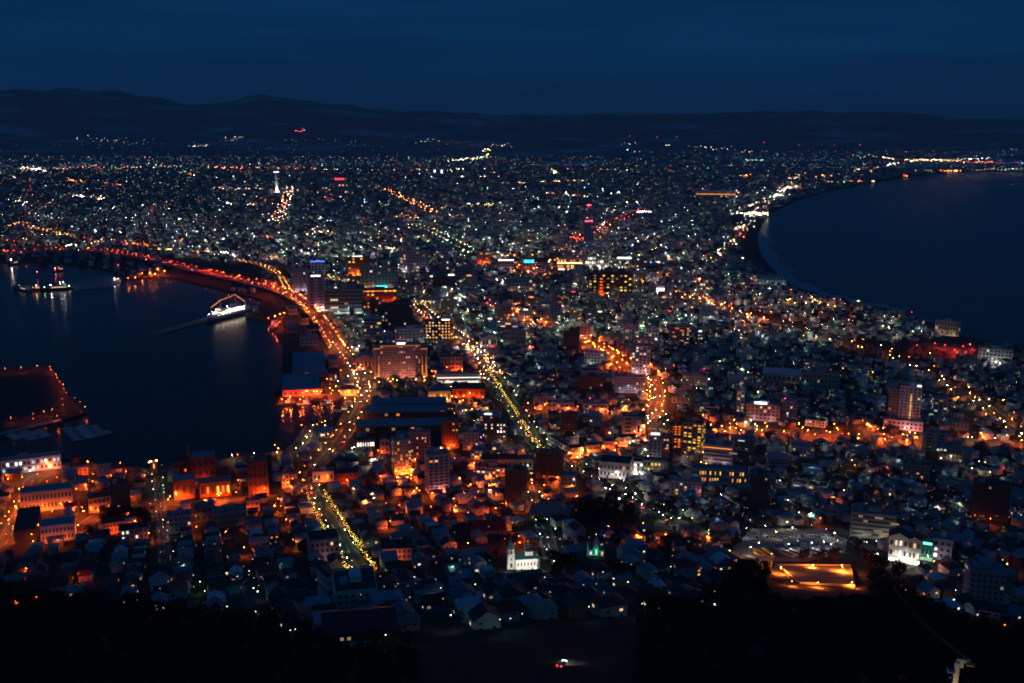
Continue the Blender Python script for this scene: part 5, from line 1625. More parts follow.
# distant houses: rings with coarser plots
for (r0, r1, du, st, ww, hh_, drop) in ((1500, 2500, 15, 9, 11, 6, .12), (2500, 4300, 24, 12, 18, 7, .15), (4300, 6600, 36, 18, 27, 8, .2), (6600, 9300, 56, 30, 42, 9, .35)):
    xa, ya = street_grid(r0, r1, du, du, st, PHI, du * .09)
    xa, ya, pxa, pya = filt(xa, ya)
    i, j = _idx(xa, ya)
    kk = (i >= 0) & (i < ONY) & (j >= 0) & (j < ONX)
    i = np.clip(i, 0, ONY - 1); j = np.clip(j, 0, ONX - 1)
    bad = np.zeros(len(xa), bool)
    for di in (-2, 0, 2):
        for dj in (-2, 0, 2):
            bad |= occ[np.clip(i + di, 0, ONY - 1), np.clip(j + dj, 0, ONX - 1)] & kk
    ok = ~bad & (rng.random(len(xa)) > drop)
    for x, y in zip(xa[ok], ya[ok]):
        sc = random.uniform(.6, 1.1)
        hm = hh_ * random.uniform(.7, 1.2) * (1 if random.random() > .05 else random.uniform(1.5, 3))
        far_houses.append((x, y, float(gh(x, y)), PHI + random.choice((0, math.pi / 2)) + random.gauss(0, .05), ww * sc, ww * sc * random.uniform(.6, 1), hm, int(random.random() < .6)))
FH = np.array(far_houses)
N = len(FH)
print('far houses', N, 'near', len(HOUSES))
tx = np.array([-1, 1, 1, -1, -1, 1, 1, -1, -1.08, 1.08, 1.08, -1.08, -1.08, 1.08]) * .5
ty = np.array([-1, -1, 1, 1, -1, -1, 1, 1, -1.12, -1.12, 1.12, 1.12, 0, 0]) * .5
c, s = np.cos(FH[:, 3])[:, None], np.sin(FH[:, 3])[:, None]
lx, ly = tx[None] * FH[:, 4:5], ty[None] * FH[:, 5:6]
X = FH[:, 0:1] + lx * c - ly * s; Y = FH[:, 1:2] + lx * s + ly * c
rise = FH[:, 7:8] * FH[:, 5:6] * .28
Zl = np.concatenate([np.full((N, 4), -3.0), np.repeat(FH[:, 6:7], 4, 1), np.repeat(FH[:, 6:7] + .05 - rise * .12, 4, 1), np.repeat(FH[:, 6:7] + .1 + rise, 2, 1)], 1)
Z = FH[:, 2:3] + Zl
V = np.stack([X, Y, Z], -1).reshape(-1, 3)
qt = np.array([(0, 1, 5, 4), (1, 2, 6, 5), (2, 3, 7, 6), (3, 0, 4, 7), (8, 9, 13, 12), (10, 11, 12, 13)])
tt = np.array([(8, 12, 11), (9, 10, 13)])
off = (np.arange(N) * 14)[:, None, None]
fm = [wallm(k_) for k_, _ in HW] + [wallm('concrete'), wallm('dark')] + [roofm(k_) for k_, _ in HRF]
nw = len(HW) + 2
wi = rng.integers(0, nw, N); ri = nw + rng.choice(len(HRF), N, p=np.array([5, 5, 3, 4, 2, 1, 1, 1]) / 22)
qm = np.stack([wi, wi, wi, wi, ri, ri], 1).ravel()
tm = np.stack([wi, wi], 1).ravel()
dh = bulk('distant_houses', V, (qt[None] + off).reshape(-1, 4), qm, (tt[None] + off).reshape(-1, 3), tm, fm)
tag(dh, 'mass of small distant houses filling the city out to the horizon', 'houses', kind='stuff')

# ------------------------------------------------------------------ trees
CROWN = []
for v in range(3):
    rs = random.Random(40 + v)
    mb = MB()
    lumps = [(rs.uniform(-1.5, 1.5), rs.uniform(-1.5, 1.5), rs.uniform(2.6, 6.2), rs.uniform(.9, 1.7)) for _ in range(11)]
    for (lx_, ly_, lz_, lr) in lumps:
        for _ in range(15):
            d = Vector((rs.gauss(0, 1), rs.gauss(0, 1), rs.gauss(0, 1))).normalized() * lr * rs.uniform(.5, 1.05)
            p = Vector((lx_, ly_, lz_)) + d
            a = Vector((rs.gauss(0, 1), rs.gauss(0, 1), rs.gauss(0, 1))).normalized(); b_ = a.orthogonal().normalized()
            s_ = rs.uniform(.25, .5)
            mb.add([p - a * s_ - b_ * s_ * .7, p + a * s_ - b_ * s_ * .7, p + a * s_ + b_ * s_ * .7, p - a * s_ + b_ * s_ * .7], [(0, 1, 2, 3)])
    tr = MB().tube((0, 0, -1), (0, 0, 3.2), .2, .13, 6)
    for _ in range(5):
        e = rs.choice(lumps); tr.tube((0, 0, rs.uniform(1.6, 3)), e[:3], .09, .04, 5)
    sl = MB()
    for _ in range(34):
        e = rs.choice(lumps); d = Vector((rs.gauss(0, 1), rs.gauss(0, 1), rs.gauss(0, 1))).normalized() * e[3]
        octa(sl, Vector(e[:3]) + d, .1)
    CROWN.append((mb.mesh('tree_crown', LEAF if v < 2 else LEAF2), tr.mesh('tree_trunk', BARK), sl))
SLM = {}
TREES = []


def tree(x, y, sc, look, group, lights=None, z=None):
    TREES.append(1)
    if len(TREES) > 299: return None
    v = random.randrange(3)
    zz = float(gh(x, y)) if z is None else z
    px, py, _ = proj(x, y, zz + 3)
    t = thing('street_tree', (x, y, zz), random.uniform(0, 6), auto_label(look, px, py, group), 'tree', group)
    t.scale = (sc, sc, sc * random.uniform(.9, 1.2))
    link('crown', CROWN[v][0], t); link('trunk', CROWN[v][1], t)
    if lights:
        k_ = (v, lights)
        if k_ not in SLM: SLM[k_] = CROWN[v][2].mesh('tree_lights', em(*lights))
        link('string_lights', SLM[k_], t)
    return t


def along(key, spacing, off, t0=0.0, t1=1.0):
    P = ROADS[key]
    L = [0]
    for a, b_ in zip(P[:-1], P[1:]): L.append(L[-1] + (b_ - a).length)
    out = []
    d = L[-1] * t0
    while d <= L[-1] * t1:
        i = min(max(0, int(np.searchsorted(L, d)) - 1), len(P) - 2)
        k_ = (d - L[i]) / max(1e-6, L[i + 1] - L[i])
        p = P[i].lerp(P[i + 1], k_); q = (P[i + 1] - P[i]); q.z = 0; q.normalize()
        out.append((p + Vector((q.y, -q.x, 0)) * off, q))
        d += spacing
    return out


for sd in (-8.5, 8.5):
    for p, q in along('slope', 8.5, sd, .18, .97):
        tree(p.x, p.y, random.uniform(.6, .8), ['golden lit street tree', 'small tree wrapped in warm lights'], 'lit trees on the slope street', ('yel' if random.random() < .75 else 'amb', 26))
for p, q in along('boulevard', 9, random.choice((-1, 1)), .03, .62):
    if 418 < proj(p.x, p.y, GZ)[1] < 424: continue
    tree(p.x + random.uniform(-1, 1), p.y, random.uniform(.7, .95), ['golden lit tree on the median', 'tree wrapped in yellow lights'], 'lit trees on the boulevard median', ('yel', 30))
for p, q in along('boulevard', 13, 2, .64, .98):
    tree(p.x + random.uniform(-2, 2), p.y, random.uniform(.8, 1.1), ['dark green median tree', 'round dark tree on the median'], 'dark trees on the boulevard')
for sd in (-13, 13):
    for p, q in along('boulevard', 15, sd, 0, 1):
        tree(p.x + random.uniform(-2, 2), p.y, random.uniform(.6, .9), ['dark street tree along the boulevard', 'leafy tree at the kerb'], 'dark trees on the boulevard')
for (px, py, n, sx, sy) in ((108, 519, 8, 16, 3), (135, 520, 5, 9, 3), (90, 535, 4, 8, 2), (275, 447, 5, 7, 2), (384, 434, 5, 8, 3), (420, 452, 4, 6, 4), (560, 555, 9, 18, 8), (566, 578, 5, 12, 3), (486, 566, 4, 8, 3),
                        (665, 424, 7, 10, 5), (300, 500, 3, 6, 3), (70, 565, 6, 30, 3), (870, 560, 8, 10, 5), (820, 562, 6, 30, 2), (740, 572, 4, 8, 4), (600, 575, 4, 15, 3), (437, 384, 5, 8, 2), (400, 391, 9, 22, 3), (895, 575, 4, 8, 2), (460, 500, 3, 8, 3), (318, 335, 5, 8, 8), (290, 312, 5, 8, 6)) + tuple((random.uniform(180, 960), random.uniform(505, 612), 1, 3, 2) for _ in range(62)) + tuple((random.uniform(600, 1010), random.uniform(400, 510), 1, 3, 2) for _ in range(10)):
    for _ in range(n):
        g = unp(px + random.gauss(0, sx * .6), py + random.gauss(0, sy * .6))
        if rect_free(g.x, g.y, 2, 2, 0) and not (500 < proj(*g)[0] < 548 and 560 < proj(*g)[1] < 600):
            tree(g.x, g.y, random.uniform(.8, 1.5), ['dark bushy tree', 'dark rounded tree', 'tall dark tree', 'loose dark tree'], 'dark trees between the houses')

# forest on the mountain foot: one mass nobody could count
fp = []
while len(fp) < 3000:
    P = random.choices(FOREST[:2] + FOREST[2:], [30, 38] + [1.5] * (len(FOREST) - 2))[0]
    xs = [max(-70, min(1090, p[0])) for p in P]; ys = [min(p[1], 712) for p in P]
    px, py = random.uniform(min(xs), max(xs)), random.uniform(min(ys), max(ys))
    if not in_poly([px], [py], P)[0]: continue
    if 768 < px < 870 and 560 < py < 607: continue
    g = unp(px, py)
    r = math.hypot(g.x, g.y)
    if r < 235 or random.random() > (r / 560) ** 2 or (abs(g.x - top.x) < 14 and g.y < top.y + 16): continue
    fp.append((g.x, g.y, g.z, random.uniform(.7, 1.3) * (1 if r < 900 else .7), random.uniform(0, 6.28), random.random()))
ct = []
rsn = np.random.default_rng(5)
for v in range(4):
    n_l = 84
    ctr = rsn.normal(0, 1, (n_l, 3)); ctr /= np.linalg.norm(ctr, axis=1)[:, None]
    ctr = ctr * rsn.uniform(.45, 1.05, (n_l, 1)) * np.array([2.6, 2.6, 3.0]) + np.array([0, 0, 4.6])
    a = rsn.normal(0, 1, (n_l, 3)); a /= np.linalg.norm(a, axis=1)[:, None]
    b_ = np.cross(a, rsn.normal(0, 1, (n_l, 3))); b_ /= np.linalg.norm(b_, axis=1)[:, None]
    sz = rsn.uniform(.25, .62, (n_l, 1))
    quad = np.stack([ctr - a * sz - b_ * sz * .7, ctr + a * sz - b_ * sz * .7, ctr + a * sz + b_ * sz * .7, ctr - a * sz + b_ * sz * .7], 1).reshape(-1, 3)
    tk = np.array([(-.2, 0, -1), (.2, 0, -1), (.12, 0, 4.5), (-.12, 0, 4.5), (0, -.2, -1), (0, .2, -1), (0, .12, 4.5), (0, -.12, 4.5)])
    ct.append(np.concatenate([quad, tk]))
Vs, Fm = [], []
for i, (x, y, z, sc, a, u) in enumerate(fp):
    T = ct[i % 4] * sc
    ca, sa = math.cos(a), math.sin(a)
    Vs.append(np.stack([x + T[:, 0] * ca - T[:, 1] * sa, y + T[:, 0] * sa + T[:, 1] * ca, z + T[:, 2]], 1))
    Fm.append(np.concatenate([np.full(84, 0 if u < .6 else 1), [2, 2]]))
Vs = np.concatenate(Vs)
fo = bulk('forest', Vs, np.arange(len(Vs)).reshape(-1, 4), np.concatenate(Fm), np.zeros((0, 3)), np.zeros(0),
          [mat('forest_leaf', (.022, .026, .016), .95, .5, .4), mat('forest_twig', (.036, .028, .02), .95, .5, .4), BARK])
tag(fo, 'dense dark forest covering the mountain foot along the bottom edge', 'forest', kind='stuff')

MEADOW_TREES = [(random.uniform(412, 640), random.uniform(634, 683)) for _ in range(46)]
for (px, py) in MEADOW_TREES:
    if 545 < px < 600 and py > 652: continue
    g = unp(px, py)
    tree(g.x, g.y, random.uniform(.5, 1.0), ['dark scattered tree on the slope', 'small bare tree on the slope', 'loose dark tree on the slope'], 'scattered trees on the bottom slope')
# bare slope with thin old snow between the trees

az = np.linspace(-6.2, 7.5, 40); rg = np.arange(236, 420, 6.0)
A, RR = np.meshgrid(np.radians(az), rg)
Xm, Ym = RR * np.sin(A), RR * np.cos(A)
Zm = np.interp(RR, NR, NZ) + .3
q_i, q_j = np.meshgrid(np.arange(len(rg) - 1), np.arange(len(az) - 1), indexing='ij')
na = len(az)
qq = np.stack([q_i * na + q_j, q_i * na + q_j + 1, (q_i + 1) * na + q_j + 1, (q_i + 1) * na + q_j], -1).reshape(-1, 4)[:, ::-1]
ppx, ppy, _ = proj(Xm, Ym, Zm)
keep = in_poly(ppx, ppy, MEADOW).ravel()
qq = qq[keep[qq].all(1)]
mo = bulk('meadow', np.stack([Xm.ravel(), Ym.ravel(), Zm.ravel()], 1), qq, np.zeros(len(qq)), np.zeros((0, 3)), np.zeros(0), [mat('meadow_grass', (.018, .02, .022), .95, .6, .12)])
tag(mo, 'bare pale slope between the forest patches at the bottom centre', 'slope', kind='structure')
# ------------------------------------------------------------------ vehicles
CARP = [('white', (.6, .6, .6)), ('silver', (.35, .36, .38)), ('black', (.03, .03, .035)), ('dark blue', (.05, .08, .2)), ('red', (.35, .03, .03)), ('grey', (.15, .15, .16))]
bodym = [mat('car_paint_' + n.replace(' ', '_'), c, .3, .05, .5) for n, c in CARP]
cbm = MB()
prof = [(-2.1, .35), (2.1, .35), (2.15, .75), (1.35, .92), (.75, 1.45), (-1.15, 1.47), (-1.9, 1.0), (-2.15, .8)]
V = [(x, -.84 if z < 1.1 else -.7, z) for x, z in prof] + [(x, .84 if z < 1.1 else .7, z) for x, z in prof]
cbm.add(V, [(0, 1, 2, 3, 4, 5, 6, 7), (15, 14, 13, 12, 11, 10, 9, 8)] + [(i, 8 + i, 8 + (i + 1) % 8, (i + 1) % 8) for i in range(8)])
CAR_BODY = cbm.mesh('car_body', bodym[0])
gw = MB()
for s in (-1, 1):
    gw.add([(1.2, s * .79, .97), (.72, s * .735, 1.36), (-1.05, s * .735, 1.38), (-1.65, s * .79, 1.02)], [(0, 1, 2, 3)])
gw.add([(1.36, -.68, .96), (1.36, .68, .96), (.79, .62, 1.42), (.79, -.62, 1.42)], [(0, 1, 2, 3)])
gw.add([(-1.9, -.66, 1.03), (-1.9, .66, 1.03), (-1.2, .6, 1.44), (-1.2, -.6, 1.44)], [(0, 3, 2, 1)])
CAR_GLASS = gw.mesh('car_window', GLASS)
CAR_WHEEL = MB().lathe(0, 0, [(-.1, .05), (-.1, .32), (.1, .32), (.1, .05)], 10).mesh('car_wheel', DARKM)
HL = MB().box(-.03, .03, -.14, .14, -.07, .07)
CAR_HEAD, CAR_TAIL = {}, {}


def car(x, y, z, rz, ci, label, group, detail=True, head=0, tail=0, lampcol='wht'):
    t = thing('car', (x, y, z), rz, label, 'car', group)
    slot_mat(link('body', CAR_BODY, t), bodym[ci])
    link('window', CAR_GLASS, t)
    if detail:
        for sx in (-1.35, 1.3):
            for sy in (-.78, .78):
                o = link('wheel', CAR_WHEEL, t); o.location = (sx, sy, .32); o.rotation_euler = (math.pi / 2, 0, 0)
    if head:
        k_ = (lampcol, head)
        if k_ not in CAR_HEAD: CAR_HEAD[k_] = HL.mesh('car_headlight', em(lampcol, head / .04))
        for s in (-.6, .6):
            o = link('headlight', CAR_HEAD[k_], t); o.location = (2.14, s, .68)
    if tail:
        if tail not in CAR_TAIL: CAR_TAIL[tail] = HL.mesh('car_taillight', em('red', tail / .04))
        for s in (-.65, .65):
            o = link('taillight', CAR_TAIL[tail], t); o.location = (-2.16, s, .85)
    return t


LANDMARKS.append((800, 545, 'big car park'))
lotP = [unp(*p) for p in [(728, 561), (735, 546), (752, 529), (824, 529), (847, 540), (845, 553), (806, 562)]]
lt = tag(MB().add([(p.x, p.y, p.z + .35) for p in lotP], [tuple(range(len(lotP)))[::-1]]).build('car_park_paving', mat('lot_paving', (.26, .25, .23), .85, .3, .1)), 'pale paved car park beside the orange terrace', 'car park', kind='structure')
occ_poly_world(lotP)


def lot_z(x, y): return float(gh(x, y)) + .42


for (xa, ya, xb, yb_, n, where) in ((757, 538.5, 836, 536.5, 24, 'in the far row of the big car park'), (776, 546.5, 842, 545, 22, 'in the near row of the big car park')):
    A, Bv = unp(xa, ya), unp(xb, yb_)
    ax = (Bv - A).normalized()
    for i in range(n):
        if random.random() < .12: continue
        p = A.lerp(Bv, i / (n - 1))
        ci = random.choices(range(6), (5, 3, 4, 2, 1, 2))[0]
        car(p.x, p.y, lot_z(p.x, p.y), math.atan2(ax.x, -ax.y) * -1 + random.choice((0, math.pi)) + math.pi / 2 * 0, ci, '%s car parked %s' % (CARP[ci][0], where), 'cars in the big car park')

# coaches
busb = {}


def coach(px, py, rz, colr, label, stripe=None):
    g = unp(px, py)
    t = thing('coach', (g.x, g.y, g.z + .42), rz, label, 'coach', 'coaches in the car park')
    m_ = mat('coach_' + colr[0], colr[1], .35, .05, .5)
    MB().box(-5.8, 5.8, -1.25, 1.25, .45, 3.3).box(-5.4, 5.2, -1.1, 1.1, 3.3, 3.5).build('body', m_, t)
    for s in (-1, 1):
        MB().box(-5.5, 5.3, min(s * 1.26, s * 1.3), max(s * 1.26, s * 1.3), 1.8, 2.9).build('side_window', GLASS, t)
    MB().box(5.81, 5.85, -1.1, 1.1, 1.4, 3.0).build('windscreen', GLASS, t)
    for sx in (-3.6, 4.0):
        for s in (-1.15, 1.15):
            o = link('wheel', CAR_WHEEL, t); o.location = (sx, s, .5); o.rotation_euler = (math.pi / 2, 0, 0); o.scale = (1.6, 1.6, 1.6)
    return t


BC = {'yellow': (.6, .36, .03), 'blue': (.03, .06, .25), 'white': (.72, .72, .72), 'pale': (.45, .5, .55)}
for i, (px, cn, lab) in enumerate([(759, 'yellow', 'yellow coach, left of the two yellow ones in the row'), (767, 'yellow', 'yellow coach beside the dark blue one'), (775, 'blue', 'dark blue coach between the yellow and the white ones'),
                                   (787, 'pale', 'pale grey coach, first of the slanted pale row'), (796, 'white', 'white coach beside the pale grey one'), (804, 'white', 'white coach in the middle of the slanted row'),
                                   (819, 'white', 'white coach standing apart at the right of the row'), (827, 'blue', 'dark blue coach at the right end of the row')]):
    coach(px, 556 - (px - 759) * .012, R(118) if i < 3 else R(128), (cn, BC[cn]), lab)


def traffic(key, n, lane, ahead, where, tail=3.0, head=6.0, t0=0, t1=1, grp='traffic', detail=False, lift=.34, zroad=False):
    pts_ = along(key, 3, lane, t0, t1)
    for i in range(n):
        p, q = pts_[min(len(pts_) - 1, int((i + random.uniform(.1, .9)) / n * len(pts_)))]
        z = (p.z if zroad else float(gh(p.x, p.y)) + lift)
        dirn = q if ahead else -q
        px, py, _ = proj(p.x, p.y, z)
        if not (-20 < px < 1044): continue
        away = dirn.dot(Vector((p.x, p.y, 0))) > 0
        ci = random.randrange(6)
        car(p.x, p.y, z, math.atan2(dirn.y, dirn.x), ci, '%s car %s %s' % (CARP[ci][0], 'with red tail lights' if away else 'with white headlights', where), grp, detail, head if not away else head * .5, tail if away else tail * .5)


traffic('viaduct', 34, 4.5, True, 'driving away on the elevated harbour road', tail=3.5, head=3, grp='cars on the elevated road', zroad=True)
traffic('viaduct', 12, -4.5, False, 'coming along the elevated harbour road', tail=3, head=5, grp='cars on the elevated road', zroad=True)
traffic('coast', 22, 7, True, 'in the traffic along the coast road', tail=26, head=26, grp='cars on the coast road')
traffic('coast', 22, -7, False, 'in the traffic along the coast road', tail=26, head=30, grp='cars on the coast road')
traffic('boulevard', 9, 4, False, 'on the broad green boulevard', grp='cars on the boulevard', t0=.4)
traffic('boulevard', 7, -4, True, 'on the broad green boulevard', grp='cars on the boulevard', t0=.4)
traffic('bay', 8, 4, True, 'on the bay road by the warehouses', grp='cars on the bay road')
traffic('bay', 8, -4, False, 'on the bay road by the warehouses', grp='cars on the bay road')
traffic('hill', 7, 4, True, 'on the orange lit avenue', grp='cars on the orange avenue')
traffic('hill', 7, -4, False, 'on the orange lit avenue', grp='cars on the orange avenue')
traffic('station', 8, 4, True, 'on the avenue to the station', grp='cars on the station avenue')
traffic('station', 7, -4, False, 'on the avenue to the station', grp='cars on the station avenue')
traffic('slope', 2, 3, False, 'on the lit slope street', grp='cars on the slope street', detail=True)
traffic('farred', 12, 6, True, 'queueing on the far red avenue', tail=40, grp='cars on the far red avenue')
traffic('farmid', 10, 6, False, 'on the far orange avenue', tail=40, head=40, grp='cars on the far orange avenue')
traffic('farwest', 10, 5, True, 'on the far street below the white tower', tail=40, head=50, grp='cars on the street below the white tower')
traffic('eastorange', 8, 3.5, True, 'on the orange street across the right', grp='cars on the right orange street')
traffic('diagonal', 6, 3.5, True, 'on the diagonal street', grp='cars on the diagonal street')
g = unp(560, 667); h_ = unp(578, 660)
p = g.lerp(h_, .1); dd = (h_ - g).normalized()
car(p.x, p.y, float(gh(p.x, p.y)) + .35, math.atan2(dd.y, dd.x), 2, 'lone dark car with red tail lights on the mountain road', 'car on the mountain road', True, 70, 1.3)
g = unp(914, 587)
car(g.x, g.y, g.z + .4, R(80), 2, 'dark car with bright red tail lights near the bright shops', 'car near the bright shops', True, 4, 1.6)

# ------------------------------------------------------------------ street lamps
LAMPS = []     # x, y, zground, colour, intensity, height, look, street


def lamp(px, py, col='sod', I=150, H=8, look='', st='in the streets'):
    g = unp(px, py, H)
    LAMPS.append((g.x, g.y, g.z - H, col, I, H, st))


def lamp_row(key, spacing, off, col, I, st, H=8, t0=0, t1=1, lift=0, jit=.0):
    for sd in ((-1, 1) if off > 0 else (0,)):
        for i, (p, q) in enumerate(along(key, spacing, sd * off, t0, t1)):
            z = p.z if lift else float(gh(p.x, p.y))
            c_ = random.choice(col) if isinstance(col, (list, tuple)) else col
            if random.random() < .16: continue
            LAMPS.append((p.x + random.uniform(-jit, jit), p.y + random.uniform(-jit, jit), z, c_, I * 1.3 * random.lognormvariate(-.1, .55), H, st))


lamp_row('slope', 22, 5.5, ('wrm', 'grn', 'yel'), 42, 'on the lit slope street', H=6)
lamp_row('bay', 24, 7.5, ('amb', 'sod', 'amb', 'sod', 'wrm'), 160, 'along the bay road', H=9)
lamp_row('quay', 42, 6.5, ('sod', 'wrm', 'wrm'), 150, 'on the quay road', H=9)
lamp_row('boulevard', 23, 10.0, ('grn', 'wht', 'grn', 'wrm'), 55, 'along the broad boulevard', H=8, jit=2)
lamp_row('hill', 22, 9, ('sod', 'sod', 'sod', 'amb'), 380, 'on the orange avenue', H=10)
lamp_row('hillnorth', 22, 8, 'sod', 480, 'on the orange street behind the avenue', H=9)
lamp_row('station', 26, 10, ('amb', 'sod', 'wrm'), 230, 'on the avenue to the station', H=9)
lamp_row('eastorange', 38, 8, 'sod', 420, 'on the orange street across the right', H=9)
lamp_row('diagonal', 60, 8, ('sod', 'amb', 'wrm'), 130, 'on the diagonal street', H=9, jit=5)
lamp_row('midright', 85, 8, ('sod', 'sod', 'amb'), 150, 'on the long orange dotted street', H=9, jit=14)
lamp_row('coast', 60, 15, ('wht', 'wrm', 'grn', 'sod', 'lil', 'red'), 230, 'along the coast road', H=10, jit=20)
lamp_row('viaduct', 30, 9.5, ('sod', 'sod', 'sod', 'sod'), 300, 'on the elevated harbour road', H=9, lift=1, t1=.2)
lamp_row('viaduct', 42, 9.5, ('sod', 'sod', 'sod'), 420, 'on the elevated harbour road', H=9, lift=1, t0=.2, t1=.4)
lamp_row('viaduct', 26, 9, 'rs', 150, 'on the elevated harbour road', H=7, lift=1, t0=.3)
lamp_row('viaduct', 110, 9, 'sod', 120, 'on the elevated harbour road', H=8, lift=1, t0=.42)
lamp_row('viaduct', 24, 11.8, ('sod', 'amb', 'amb'), 60, 'on the elevated harbour road', H=6, lift=1, t1=.24)
lamp_row('viaduct', 70, 11.8, ('amb', 'red', 'sod'), 110, 'on the elevated harbour road', H=6, lift=1, t0=.24)
lamp_row('ramp', 30, 5, 'amb', 160, 'on the curved ramp', H=7)
lamp_row('farwest', 60, 14, ('wrm', 'wht', 'sod', 'wrm'), 900, 'in the far street below the white tower', H=10, jit=12)
lamp_row('farmid', 75, 14, ('sod', 'amb', 'sod', 'wrm'), 1300, 'on the far orange avenue', H=10, jit=12)
lamp_row('fargreen', 60, 14, ('grn', 'wrm', 'grn'), 260, 'on the far green avenue', H=10)
lamp_row('farred', 90, 14, ('sod', 'red', 'red'), 900, 'on the far red avenue', H=10)
lamp_row('church', 34, 5, ('grn', 'wht'), 34, 'on the street past the churches', H=7)
lamp_row('treeslope', 38, 4, ('grn', 'cool'), 8, 'on the narrow slope street', H=7)
lamp_row('westport', 34, 7, ('sod', 'sod', 'sod'), 330, 'on the port road', H=8)
lamp_row('midport', 40, 6, 'sod', 420, 'through the port quarter', H=8)

